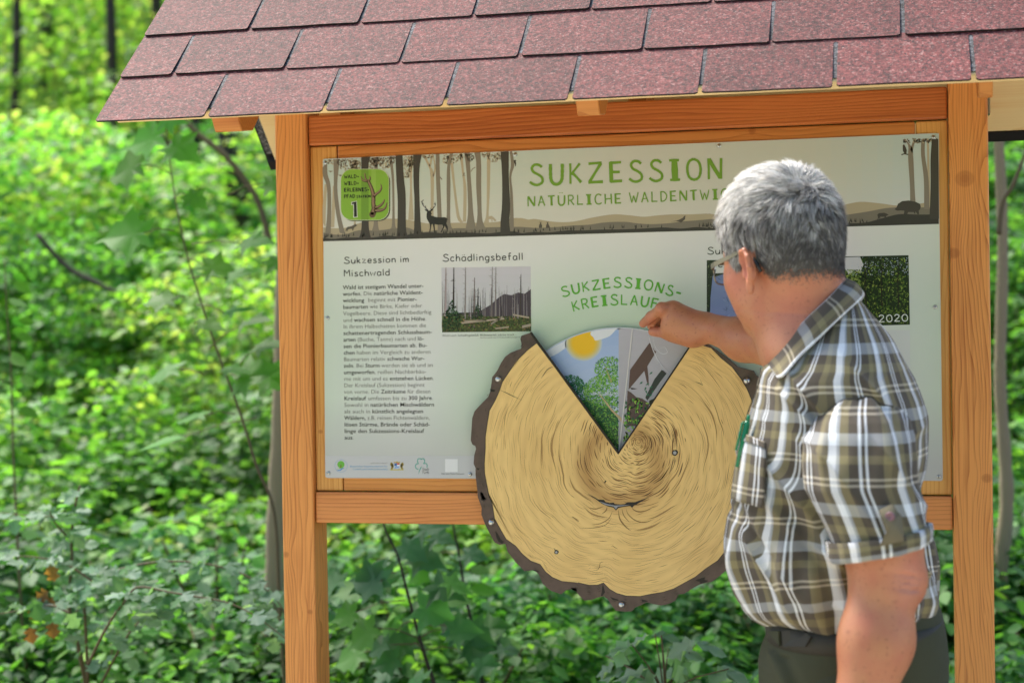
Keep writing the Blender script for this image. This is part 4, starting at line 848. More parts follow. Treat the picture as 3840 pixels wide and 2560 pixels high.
# broad soft stains, knots, crack
for tt, a0, a1, w in ((.36, 2.3, 2.9, 5), (.42, 2.2, 2.8, 7), (.46, 2.5, 3.3, 6), (.33, .2, .9, 5), (.38, .0, .8, 5), (.52, -.5, .2, 5), (.6, -.7, -.2, 5), (.5, 2.9, 3.6, 6), (.57, 3.0, 3.5, 5), (.47, 1.9, 2.3, 6), (.5, 1.1, 1.5, 7), (.45, .8, 1.3, 6), (.66, -.55, -.2, 4)):
    pts = [ring_pt(tt, a0+(a1-a0)*k/14) for k in range(15)]
    if not any(in_notch(p) for p in pts): T.ribbon(pts, w, (168, 130, 78), 4, True)
T.poly(k5b([(580, 235), (640, 262), (690, 292), (745, 295), (760, 315), (800, 325), (840, 322), (850, 335), (910, 340), (950, 335), (975, 318), (1050, 318), (1120, 292), (1190, 268), (1080, 330), (1040, 352), (1020, 372), (1000, 355), (940, 362), (885, 375), (862, 400), (840, 372), (780, 358), (720, 330), (660, 285)]), (40, 36, 34), 6)
T.poly(k5b([(700, 310), (760, 345), (840, 360), (862, 388), (880, 362), (960, 350), (1000, 345), (940, 346), (850, 350), (780, 336)]), (150, 152, 156), 7)
for pts, w in (([(1015, 365), (1040, 395), (1090, 412), (1160, 400), (1250, 350)], 4), ([(775, 365), (765, 400), (725, 432)], 4), ([(885, 390), (900, 480), (950, 550), (1010, 600)], 5), ([(960, 380), (985, 440), (1060, 500), (1150, 515), (1240, 480)], 3.4), ([(920, 380), (940, 450), (1000, 520)], 3), ([(830, 400), (790, 480), (700, 530), (620, 530)], 3), ([(820, 470), (760, 540), (640, 570), (500, 570)], 2.4), ([(600, 370), (660, 385), (740, 360)], 4), ([(430, 455), (500, 510)], 4)):
    T.ribbon([tuple(p) for p in catmull(k5b(pts), 5)], w, (140, 104, 60), 5, True)
for c_, r in ((k5b([(278, 808)])[0], 9), (k5([(60, 1170)])[0], 13)):
    T.poly([(c_[0]+r*random.uniform(.7, 1.15)*math.cos(a), c_[1]+r*random.uniform(.7, 1.15)*math.sin(a)) for a in np.arange(0, 6.28, .5)], (44, 38, 34), 6)
    T.disc(c_, r*.5, (170, 168, 166), 7)
for a, b_ in ((k5b([(252, 765)])[0], k5b([(268, 800)])[0]), (k5([(45, 1030)])[0], k5([(42, 1140)])[0]), (k5([(55, 1260)])[0], k5([(60, 1200)])[0]), (k5([(20, 1330)])[0], k5([(50, 1200)])[0])): T.ribbon([a, ((a[0]+b_[0])/2+2, (a[1]+b_[1])/2), b_], 2.6, (60, 48, 38), 6, True)
T.ribbon(k3([(1365, 710), (1410, 730), (1450, 750), (1520, 782)]), 2.4, (60, 44, 30), 6, True); T.ribbon([tuple(p) for p in catmull(k3([(1755, 538), (1710, 560), (1665, 625)]), 5)], 2.4, (50, 40, 30), 6, True)
T.ribbon(k3([(1425, 830), (1400, 900), (1390, 1010)]), 3, (150, 116, 70), 5, True); T.poly(k5b([(745, 125), (760, 104), (768, 112), (755, 134)]), (40, 34, 28), 6)
T.ribbon(k7([(1640, 1125), (1690, 1145), (1712, 1162)]), 2.4, (60, 46, 34), 6, True); T.ribbon(k7([(1690, 1105), (1712, 1162)]), 2.4, (60, 46, 34), 6, True)
T.ribbon([tuple(p) for p in catmull(k5b([(630, 985), (680, 980), (700, 950), (710, 912), (740, 900)]), 4)], 2, (120, 84, 50), 6, True)
for p in ((600, 940), (605, 968)): T.ribbon(k5b([(p[0]-10, p[1]), (p[0]+10, p[1]-6)]), 2, (120, 84, 50), 6, True)
sp_ring = [ring_pt(.012+.04*k/30, k*.55) for k in range(31)]
# inner spiral round the pith
for k in range(7): T.ribbon([(C0[0]+(6+k*7)*math.cos(a), C0[1]+(5+k*7.5)*math.sin(a)) for a in np.arange(-.6+k, 4.2+k, .3) if not in_notch((C0[0]+(6+k*7)*math.cos(a), C0[1]+(5+k*7.5)*math.sin(a)))], 1.8, (120, 88, 52), 4, True)
# dark drawn outline between wood and bark, bark marks
T.ribbon([tuple(p) for p in wood_l], 2.2, (50, 38, 32), 5); T.ribbon([tuple(p) for p in wood_b], 2.2, (50, 38, 32), 5); T.ribbon([tuple(p) for p in wood_r[:-2]], 2.2, (50, 38, 32), 5)
for pts in (k4b([(1565, 165), (1590, 170), (1600, 200), (1615, 212), (1600, 232), (1575, 222), (1580, 195)]), k4b([(1680, 450), (1700, 470), (1720, 510), (1745, 530), (1730, 545), (1705, 530), (1690, 500)]), k4b([(1950, 735), (1990, 738), (2010, 752), (1975, 748)]), k4b([(2235, 865), (2275, 870), (2280, 895), (2250, 885)]),
            k5b([(735, 1120), (745, 1160), (755, 1200), (730, 1235), (712, 1238), (722, 1200), (728, 1150)]), k5b([(420, 1160), (470, 1160), (485, 1190), (440, 1180)]), k5b([(805, 1245), (880, 1270), (892, 1285), (830, 1275)]), k5b([(1112, 1268), (1160, 1280), (1180, 1290), (1120, 1300)]),
            k5b([(1640, 1085), (1700, 1060), (1735, 1052), (1730, 1080), (1770, 1085), (1735, 1105), (1690, 1115), (1680, 1095)]), k3([(1290, 700), (1330, 710), (1320, 722), (1292, 722)]), k3([(1190, 1280), (1215, 1285), (1200, 1300)]), k3([(1225, 1450), (1240, 1480), (1258, 1510), (1235, 1515), (1215, 1480)])):
    T.poly(pts, (34, 28, 26), 5)
for i in range(160):
    pth = random.choice((wood_l, wood_b)); j = random.randrange(len(pth)-1); a = np.array(pth[j]); b_ = np.array(pth[j+1]); tv = (b_-a)/np.linalg.norm(b_-a); nv = np.array([-tv[1], tv[0]])
    nv = nv if nv@(a-np.array(C1)) > 0 else -nv; p = a+nv*random.uniform(6, 34)
    T.ribbon([tuple(p-tv*7), tuple(p+nv*1.5), tuple(p+tv*7)], random.uniform(.8, 1.8), random.choice([(58, 44, 38), (100, 80, 70)]), 3, True)
T.build('growth_rings', PRINT, slc)
# notch edge strips (dark)
T = Flat(YD); T.ribbon([NL, TIP], 8, (40, 32, 28), 4); T.ribbon([NR, (TIP[0], TIP[1]-3)], 6, (40, 32, 28), 4); T.build('notch_edge', PRINT, slc)
for u, v in ((1870, 1421), (1844, 1957), (2332, 2265), (2801, 1427), (2860, 1990)): screw(u, v, .0068, slc, YD, dome=.75, cross=False, name='dome_bolt')
# ------------------------------------------------------------------ turning wheel behind the notch
RW = 473.0
c3 = PB(*TIP, YWH); scale_w = RW/1880
P_ = []; n = 90
wc = [(TIP[0]+RW*math.cos(a), TIP[1]+RW*math.sin(a)) for a in np.linspace(0, 2*math.pi, n, endpoint=False)]
wheel = slabpoly('turning_wheel', wc, YWH, YWH+.004, [simple('wheel_white', (206, 210, 214), .3), wheelm], kiosk)
T = Flat(YWH)
def wp(a, r): return (TIP[0]+r*math.cos(math.radians(a)), TIP[1]-r*math.sin(math.radians(a)))
for j in range(14):
    for a in range(90, 134, 2):
        r0, r1 = RW*j/14-.0, RW*(j+1)/14-3*(j == 13); t = (j+.5)/14
        T.poly([wp(a, r0), wp(a, r1), wp(a+2, r1), wp(a+2, r0)], tuple(np.array([214, 216, 226])*(1-t)+np.array([158, 182, 222])*t), 1)
for j in range(14):
    for a in range(46, 90, 2):
        r0, r1 = RW*j/14, RW*(j+1)/14-3*(j == 13)
        T.poly([wp(a, r0), wp(a, r1), wp(a+2, r1), wp(a+2, r0)], tuple(np.array([170, 166, 170])*(1-j/14)+np.array([186, 184, 192])*j/14), 1)
sc_ = k7([(545, 745)])[0]
for k in range(10):
    r = 70-k*3.4; f = k/9
    pts = [(sc_[0]+r*math.cos(a), sc_[1]+r*.98*math.sin(a)) for a in np.linspace(0, 6.283, 28, endpoint=False)]
    pts = [(TIP[0]+(x-TIP[0])*min(1, (RW-4)/math.hypot(x-TIP[0], y-TIP[1])), TIP[1]+(y-TIP[1])*min(1, (RW-4)/math.hypot(x-TIP[0], y-TIP[1]))) for x, y in pts]
    T.poly(pts, tuple(np.array([190, 200, 208])*(1-f)**1.3+np.array([240, 190, 40])*(1-(1-f)**1.3)), 2+k*.1)
def clipw(pts): return [(TIP[0]+(x-TIP[0])*min(1, (RW-4)/max(1, math.hypot(x-TIP[0], y-TIP[1]))), TIP[1]+(y-TIP[1])*min(1, (RW-4)/max(1, math.hypot(x-TIP[0], y-TIP[1])))) for x, y in pts]
T.poly(clipw([tuple(p) for p in catmull(k7([(640, 600), (612, 660), (640, 690), (660, 722), (720, 710), (800, 680), (860, 620), (920, 570), (800, 560), (700, 570)]), 3, True)]), (226, 228, 232), 4)
T.poly(clipw(k7([(175, 830), (210, 890), (290, 850), (380, 790), (400, 700), (250, 760)])), (222, 226, 232), 2)
def wedge_ok(x, y, a0=90, a1=134):
    dx, dy = x-TIP[0], TIP[1]-y; r = math.hypot(dx, dy); a = math.degrees(math.atan2(dy, dx)); return r < RW-6 and a0 < a < a1
def leafspk(n, cx, cy, rx_, ry_, cols, s0, s1, layer, a0=90.6, a1=133):
    for i in range(n):
        a = random.uniform(0, 6.28); r = math.sqrt(random.random()); x = cx+rx_*r*math.cos(a); y = cy+ry_*r*math.sin(a); x, y = k7([(x, y)])[0]
        if not wedge_ok(x, y, a0, a1): continue
        s_ = random.uniform(s0, s1); b_ = random.uniform(0, 3.14); c_, d_ = math.cos(b_), math.sin(b_)
        T.poly([(x+s_*(c_*p-d_*q*.5), y+s_*(d_*p+c_*q*.5)) for p, q in ((-1, 0), (-.1, .7), (1, 0), (-.1, -.7))], random.choice(cols), layer+random.uniform(0, 1))
DG = [(36, 96, 62), (44, 116, 74), (30, 80, 60), (60, 130, 80)]; LG = [(112, 172, 62), (92, 152, 54), (136, 190, 78), (70, 128, 52), (150, 196, 96)]
T.poly([wp(90.6, 3), wp(90.6, 130), wp(100, 170), wp(112, 200), wp(122, 240), wp(133.5, 260), wp(133.5, 3)], (58, 98, 58), 4)
leafspk(420, 430, 1160, 120, 100, DG, 3, 7, 6); leafspk(380, 600, 1260, 170, 120, DG+LG[:2], 3, 7, 6); leafspk(500, 800, 1010, 150, 130, LG+DG[:1], 3, 6, 7); leafspk(900, 760, 1220, 220, 160, LG, 3, 6, 8)
leafspk(600, 820, 1420, 200, 140, LG+DG+[(44, 66, 38)], 3, 6, 8); leafspk(500, 880, 1650, 160, 160, LG+[(44, 60, 36), (60, 80, 44)], 3, 6, 8); leafspk(120, 750, 1240, 140, 20, [(206, 214, 224)], 2, 4, 10)
T.ribbon([tuple(p) for p in catmull(k7([(700, 1250), (760, 1320), (820, 1400), (900, 1480), (935, 1530)]), 3)], [4]*4+[7]*4+[9]*5, (190, 168, 130), 10); T.ribbon(k7([(760, 980), (790, 1060), (820, 1130)]), [2, 4, 5], (170, 160, 110), 10)
# right picture: storm-broken trunks
BR = (96, 74, 68)
T.poly([wp(89.4, 3), wp(89.4, 175), wp(80, 150), wp(70, 170), wp(62, 150), wp(54, 140), wp(47, 3)] if False else k7([(962, 1560), (975, 1210), (1010, 1230), (1060, 1275), (1120, 1290), (1190, 1340), (1160, 1420), (1090, 1560)]), (92, 74, 70), 3)
T.poly(k7([(1000, 1010), (1190, 745), (1210, 765), (1240, 820), (1258, 830), (1170, 975), (1182, 1090), (1184, 1170), (1165, 1130), (1140, 1020), (985, 1205)]), BR, 5)
T.poly(k7([(1310, 1010), (1330, 1020), (1358, 1045), (1300, 1120), (1170, 1310), (1150, 1280), (1240, 1100)]), (58, 62, 60), 5)
T.poly(k7([(1190, 1310), (1235, 1290), (1215, 1345), (1185, 1348)]), (34, 38, 36), 6); T.poly(k7([(1000, 1182), (1075, 1195), (1015, 1202)]), (50, 44, 42), 6)
T.ribbon([tuple(p) for p in catmull(k7([(1180, 660), (1200, 740), (1250, 870), (1320, 980), (1400, 1060)]), 5)], 3, (214, 214, 220), 7, True); T.ribbon([tuple(p) for p in catmull(k7([(1225, 690), (1250, 790), (1310, 850), (1365, 840), (1340, 790), (1290, 800)]), 5)], 2.6, (214, 214, 220), 7, True)
for x, y in ((1205, 1042), (1108, 1138), (1170, 1150), (1150, 1195), (1205, 1180), (1220, 1225), (1170, 1255), (1200, 1260), (1160, 1225)):
    a = random.uniform(0, 3.1); p = k7([(x, y)])[0]; T.poly([(p[0]+8*(math.cos(a)*q-math.sin(a)*w*.5), p[1]+8*(math.sin(a)*q+math.cos(a)*w*.5)) for q, w in ((-1, 0), (-.2, .8), (1, 0), (-.2, -.8))], (46, 110, 80), 8)
for i in range(120):
    x, y = random.uniform(940, 1190), random.uniform(1290, 1750); p = k7([(x, y)])[0]
    if not wedge_ok(p[0], p[1], 50, 88): continue
    a = random.uniform(0, 3.1); T.poly([(p[0]+9*(math.cos(a)*q-math.sin(a)*w*.5), p[1]+9*(math.sin(a)*q+math.cos(a)*w*.5)) for q, w in ((-1, 0), (-.2, .8), (1, 0), (-.2, -.8))], random.choice([(130, 180, 60), (90, 160, 60), (46, 100, 60), (160, 196, 80), (60, 54, 46)]), 8)
T.ribbon([wp(87.6+90-88, 2) if False else (TIP[0]+1, TIP[1]-6), k7([(1024, 606)])[0]], 4.5, (214, 210, 206), 14)
T.build('wheel_pictures', PRINT, wheel)
# ================================================================== the man
def surfnet(Fv, org, h):
    """surface nets on a grid of signed distances (negative inside)"""
    S = Fv < 0; nx, ny, nz = Fv.shape
    acc = np.zeros((nx-1, ny-1, nz-1, 3)); cnt = np.zeros((nx-1, ny-1, nz-1))
    corners = [(i, j, k) for i in (0, 1) for j in (0, 1) for k in (0, 1)]
    def sub(a, c): return a[c[0]:nx-1+c[0], c[1]:ny-1+c[1], c[2]:nz-1+c[2]]
    for c in corners:
        for ax in range(3):
            if c[ax] == 1: continue
            d = list(c); d[ax] = 1; a, b = sub(Fv, c), sub(Fv, d); x = sub(S, c) != sub(S, d)
            t = np.where(x, a/(a-b+1e-12), 0)
            for q in range(3): acc[..., q] += np.where(x, c[q]+(t if q == ax else 0), 0)
            cnt += x
    act = cnt > 0; idx = -np.ones(act.shape, dtype=np.int64); idx[act] = np.arange(act.sum())
    I, J, Kk = np.nonzero(act); V = (acc[act]/cnt[act][:, None]+np.stack([I, J, Kk], -1))*h+np.array(org)
    Fs = []
    for ax in range(3):
        o = [1, 1, 1]; o[ax] = 0
        b0 = S[1:-1, 1:-1, 1:-1] if False else None
        sl = [slice(1, n-1) for n in (nx, ny, nz)]; sl[ax] = slice(0, (nx, ny, nz)[ax]-1); sh = list(sl); sh[ax] = slice(1, (nx, ny, nz)[ax])
        A, Bq = S[tuple(sl)], S[tuple(sh)]; X = A != Bq; P_ = np.stack(np.nonzero(X), -1); off = np.array([s_.start for s_ in sl]); P_ = P_+off
        inside = A[X]; u, v = [q for q in range(3) if q != ax]
        e1 = np.zeros(3, int); e1[u] = 1; e2 = np.zeros(3, int); e2[v] = 1
        def g(q): return idx[q[:, 0], q[:, 1], q[:, 2]]
        q = np.stack([g(P_-e1-e2), g(P_-e2), g(P_), g(P_-e1)], -1)
        flip = inside if ax != 1 else ~inside
        q[~flip] = q[~flip][:, ::-1]; Fs.append(q)
    return V, np.concatenate(Fs)
def smin(a, b, k): h_ = np.clip(.5+.5*(b-a)/k, 0, 1); return b*(1-h_)+a*h_-k*h_*(1-h_)
def smax(a, b, k): return -smin(-a, -b, k)
def capsule(p, a, b, ra, rb):
    a = np.array(a); b = np.array(b); ab = b-a; t = np.clip(((p-a)@ab)/(ab@ab), 0, 1); return np.linalg.norm(p-a-t[..., None]*ab, axis=-1)-(ra+(rb-ra)*t)
def ellipsoid(p, c, r, Rm=None):
    q = p-np.array(c)
    if Rm is not None: q = q@Rm
    r = np.array(r); k0 = np.linalg.norm(q/r, axis=-1); k1_ = np.linalg.norm(q/(r*r), axis=-1); return k0*(k0-1)/(k1_+1e-9)
def grid(lo, hi, h):
    ax = [np.arange(lo[i], hi[i]+h, h) for i in range(3)]; return np.stack(np.meshgrid(*ax, indexing='ij'), -1)
def sdfmesh(fn, lo, hi, h): G_ = grid(lo, hi, h); return surfnet(fn(G_), lo, h)
def wavy(p, seed, s, n=10):
    r = np.random.RandomState(seed); o = 0
    for i in range(n):
        d = r.normal(size=3); d /= np.linalg.norm(d); o = o+np.sin((p@d)*s*r.uniform(.6, 1.8)+r.uniform(0, 6.28))
    return o/n
YT = -.52        # plane through the spine
man = empty('person', (PB(3120, 1250, YT)[0], YT, 0), 'grey haired man in checked shirt reaching out to turn the wheel on the board', 'person')
# skin --------------------------------------------------------------
m, nt, N, L, P = newmat('skin')
g = N.new('ShaderNodeNewGeometry'); a = N.new('ShaderNodeAttribute'); a.attribute_name = 'Col'
no = N.new('ShaderNodeTexNoise'); no.inputs['Scale'].default_value = 22; no.inputs['Detail'].default_value = 5; L.new(g.outputs['Position'], no.inputs[0])
no3 = N.new('ShaderNodeTexNoise'); no3.inputs['Scale'].default_value = 160; no3.inputs['Detail'].default_value = 2; L.new(g.outputs['Position'], no3.inputs[0])
c = mixc(N, L, math_node(N, L, 'MULTIPLY', math_node(N, L, 'SUBTRACT', no.outputs[0], .42), 3.4, clamp=True), a.outputs['Color'], (.46, .135, .085))
c = mixc(N, L, .62, a.outputs['Color'], c)
c = mixc(N, L, math_node(N, L, 'MULTIPLY', math_node(N, L, 'SUBTRACT', no3.outputs[0], .60), 3.2, clamp=True), c, (.24, .085, .05))
L.new(c, P.inputs['Base Color']); P.inputs['Roughness'].default_value = .42; P.inputs['Specular IOR Level'].default_value = .45
P.inputs['Subsurface Weight'].default_value = .10; P.inputs['Subsurface Radius'].default_value = (1, .35, .2); P.inputs['Subsurface Scale'].default_value = .008
no2 = N.new('ShaderNodeTexNoise'); no2.inputs['Scale'].default_value = 420; no2.inputs['Detail'].default_value = 3; L.new(g.outputs['Position'], no2.inputs[0])
b = N.new('ShaderNodeBump'); b.inputs['Strength'].default_value = .25; b.inputs['Distance'].default_value = .0008; L.new(no2.outputs[0], b.inputs['Height']); L.new(b.outputs[0], P.inputs['Normal'])
SKIN = m
# head frame ---------------------------------------------------------
PHI, PIT = math.radians(46), math.radians(9)
hf = np.array([-math.cos(PHI)*math.cos(PIT), math.sin(PHI)*math.cos(PIT), -math.sin(PIT)])
hl = np.array([-math.sin(PHI), -math.cos(PHI), 0.0]); hu = np.cross(hf, hl)
if hu[2] < 0: hu = -hu
HR = np.stack([hf, hl, hu], -1)          # columns
HC = PB(2924, 866, YT)
def HP(f, l, u): return HC+f*hf+l*hl+u*hu
def head_sdf(p, full=True):
    q = (p-HC)@HR                          # local: f, l, u
    q = np.stack([q[..., 0], q[..., 1], q[..., 2]], -1)
    d = ellipsoid(q, (.002, 0, .004), (.106, .081, .098))
    d = smin(d, ellipsoid(q, (-.030, 0, -.020), (.074, .077, .080)), .03)
    d = smin(d, ellipsoid(q, (.036, 0, -.052), (.066, .066, .085)), .03)
    d = smin(d, ellipsoid(q, (.064, .038, -.075), (.028, .030, .032)), .03)      # cheeks
    d = smin(d, ellipsoid(q, (.064, -.038, -.075), (.028, .030, .032)), .03)
    d = smin(d, ellipsoid(q, (.038, 0, -.125), (.054, .052, .036)), .035)
    d = smin(d, capsule(q, (.095, 0, -.045), (.118, 0, -.082), .010, .013), .014)   # nose
    d = smin(d, ellipsoid(q, (.104, 0, -.089), (.014, .020, .010)), .01)
    d = smin(d, ellipsoid(q, (.092, 0, -.027), (.016, .042, .010)), .02)            # brow
    d = smin(d, ellipsoid(q, (.086, 0, -.146), (.020, .022, .017)), .02)            # chin
    for s in (1, -1): d = smax(d, -ellipsoid(q, (.101, .032*s, -.047), (.014, .017, .011)), .012)
    for s in (1, -1): d = smin(d, ellipsoid(q, (.086, .032*s, -.047), (.012, .013, .011)), .003)
    d = smin(d, ellipsoid(q, (.099, 0, -.113), (.010, .024, .0055)), .005); d = smin(d, ellipsoid(q, (.097, 0, -.121), (.010, .021, .006)), .005)
    # neck and the soft throat
    nb = PB(3068, 1075, YT); nt_ = HP(-.040, 0, -.07)
    d = smin(d, capsule(p, nt_, PB(3068, 1230, YT+.01), .060, .074), .035)
    d = smin(d, capsule(p, PB(2912, 1125, YT+.01), PB(3012, 1275, YT), .050, .050), .045)
    d = smin(d, ellipsoid(p, PB(3060, 1330, YT), (.085, .11, .07)), .05)
    # ear: rim, bowl, lobe
    for s in (1, -1):
        eb = np.array([-.010, .078*s, -.068])
        def E_(f, l, u): return eb+np.array([f, l*s, u])
        shell = ellipsoid(q, E_(-.004, .007, .004), (.017, .010, .030))
        rim = None
        pr = [(.012, .002, .002), (.015, .006, .018), (.006, .012, .031), (-.008, .017, .031), (-.017, .019, .018), (-.018, .018, 0), (-.012, .013, -.016), (-.002, .007, -.026)]
        for a_, b_ in zip(pr[:-1], pr[1:]):
            c_ = capsule(q, E_(*a_), E_(*b_), .0042, .0042); rim = c_ if rim is None else smin(rim, c_, .003)
        rim = smin(rim, capsule(q, E_(-.008, .012, .014), E_(-.007, .009, -.012), .0042, .005), .004)
        lobe = ellipsoid(q, E_(.001, .006, -.030), (.008, .0055, .011))
        ear = smin(smin(smax(shell, -ellipsoid(q, E_(.004, .016, .002), (.014, .011, .024)), .004), rim, .004), lobe, .006)
        ear = smin(ear, ellipsoid(q, E_(.013, .001, -.008), (.006, .006, .009)), .006)
        d = smin(d, ear, .005)
    # neck creases
    d = d+.0009*np.exp(-((q[..., 2]+.135-.25*q[..., 0])/.004)**2)*(q[..., 0] < .05)
    return d
SK = np.array([.50, .210, .105])
def skincol(V):
    q = (V-HC)@HR; c = np.tile(SK, (len(V), 1)); r = np.array([.56, .19, .12])
    def blob(cc, rad): return np.exp(-(((q-np.array(cc))/np.array(rad))**2).sum(-1))[:, None]
    w = np.clip(blob((.05, .06, -.08), (.03, .04, .03))*.8+blob((-.012, .09, -.065), (.02, .02, .045))*.5+blob((-.06, .04, -.14), (.05, .08, .035))*.8, 0, 1)
    c = c*(1-w)+r*w; lips = blob((.105, 0, -.117), (.012, .024, .007)); c = c*(1-lips*.6)+np.array([.45, .14, .12])*lips*.6
    return c
bodyV, bodyF, bodyC = [], [], []; nv = 0
def addbody(V, F, C):
    global nv
    bodyV.append(V); bodyF.append(F+nv); bodyC.append(C); nv += len(V)
lo = HC-np.array([.17, .16, .245]); hi = HC+np.array([.24, .16, .14])
V, F = sdfmesh(head_sdf, lo, hi, .0028); hcq = (V-HC)@HR; hcol = skincol(V)
ear_shade = np.exp(-(((hcq-np.array([-.004, .089, -.066]))/np.array([.006, .008, .017]))**2).sum(-1))[:, None]; hcol = hcol*(1-ear_shade*.5)+np.array([.30, .075, .045])*ear_shade*.5; addbody(V, F, hcol); HEADV, HEADF = V, F  # shade in the bowl of the ear is painted into the skin colour
# hanging left arm ----------------------------------------------------
YA = -.745
A = [PB(3235, 1580, -.68), PB(3304, 2010, YA), PB(3335, 2190, YA), PB(3262, 2520, YA-.03), PB(3200, 2800, YA-.05), PB(3165, 3060, YA-.05)]
def arm_sdf(p):
    d = capsule(p, PB(3240, 1700, -.68), A[1], .042, .0555)
    d = smin(d, capsule(p, A[1], PB(3336, 2150, YA), .0560, .0500), .03)
    d = smin(d, capsule(p, PB(3316, 2150, YA), PB(3286, 2400, YA-.02), .0485, .0515), .03)
    d = smin(d, capsule(p, PB(3286, 2400, YA-.02), A[4], .0515, .036), .03)
    d = smin(d, capsule(p, A[4], A[5], .034, .026), .03)
    d = smin(d, ellipsoid(p, PB(3426, 2186, YA+.005), (.015, .016, .018)), .026)      # elbow point
    # creases above the elbow
    q = PB(3430, 2140, YA)
    for k in range(3):
        c_ = PB(3400+6*k, 2140+26*k, YA); dd = (p-c_); d = d+.0060*np.exp(-((dd[..., 2]+.25*dd[..., 0])/.0034)**2)*np.exp(-(dd[..., 0]/.022)**2)
    return d
lo = np.array([A[5][0]-.05, YA-.13, A[5][2]-.05]); hi = np.array([A[0][0]+.12, YA+.12, A[0][2]+.02])
V, F = sdfmesh(arm_sdf, lo, hi, .0042); C_ = np.tile(SK*1.02, (len(V), 1))
w = np.exp(-(((V-PB(3420, 2170, YA-.05))/np.array([.035, .05, .04]))**2).sum(-1))[:, None]; C_ = C_*(1-w*.6)+np.array([.58, .22, .17])*w*.6
C_ *= (1+.10*wavy(V, 61, 30)+.07*wavy(V, 62, 80))[:, None]*np.array([1, 1, 1]); C_[:, 1:] *= (1+.16*wavy(V, 63, 45))[:, None]
for mu_, mv_ in ((3305, 2128), (3247, 2118), (3220, 2368), (3358, 2255), (3180, 2366), (3330, 2480), (3260, 2420)):
    dm = ((V-PB(mu_, mv_, YA-.055))[:, [0, 2]]**2).sum(-1)*(V[:, 1] < YA); wm = np.where(V[:, 1] < YA, np.exp(-dm/.0016**2*.35), 0)[:, None]; C_ = C_*(1-wm*.6)+np.array([.25, .09, .05])*wm*.6
addbody(V, F, C_)
# a mole-dotted forearm needs its hand: relaxed left hand below the frame
def hand(base, fwd, nrm, side, fl, curl, spread, thumbpts=None):
    """returns list of capsules for a relaxed hand"""
    caps = []; lat = np.cross(fwd, nrm)*side
    for i, (o_, ln, r) in enumerate(((.030, .078, .0095), (.010, .086, .0098), (-.011, .080, .0092), (-.030, .064, .0082))):
        a_ = base+fwd*.088+lat*o_*1.0; caps.append((base+fwd*.02+lat*o_*.6, a_, .017, .0125)); d_ = fwd+lat*spread*(1.5-i)*.04; ang_ = 0
        for k, fr in enumerate((.45, .32, .23)):
            ang_ += curl*(.6+.25*k); v = d_*math.cos(ang_)-nrm*math.sin(ang_); b_ = a_+v*ln*fr; caps.append((a_, b_, r*(1-.08*k), r*(1-.08*(k+1)))); a_ = b_
    a_ = base+fwd*.03+lat*.035; b_ = a_+fwd*.035+lat*.022-nrm*.012; c_ = b_+fwd*.03+lat*.006-nrm*.012; e_ = c_+fwd*.025-nrm*.01
    caps += [(base+lat*.015, a_, .018, .016), (a_, b_, .015, .0125), (b_, c_, .0115, .0105), (c_, e_, .0105, .009)]
    return caps
wr = A[5]; hd = (A[5]-A[4]); hd /= np.linalg.norm(hd); nrm = np.array([0, -1.0, 0]); nrm = nrm-hd*(nrm@hd); nrm /= np.linalg.norm(nrm)
caps_l = hand(wr+hd*.0, hd, nrm, 1, 1, .32, .5)
def lh_sdf(p):
    d = capsule(p, A[4]+(A[5]-A[4])*.6, wr, .029, .025)
    for a_, b_, ra, rb in caps_l: d = smin(d, capsule(p, a_, b_, ra, rb), .006)
    return d
V, F = sdfmesh(lh_sdf, wr-np.array([.10, .10, .21]), wr+np.array([.10, .10, .06]), .004); addbody(V, F, np.tile(SK, (len(V), 1)))
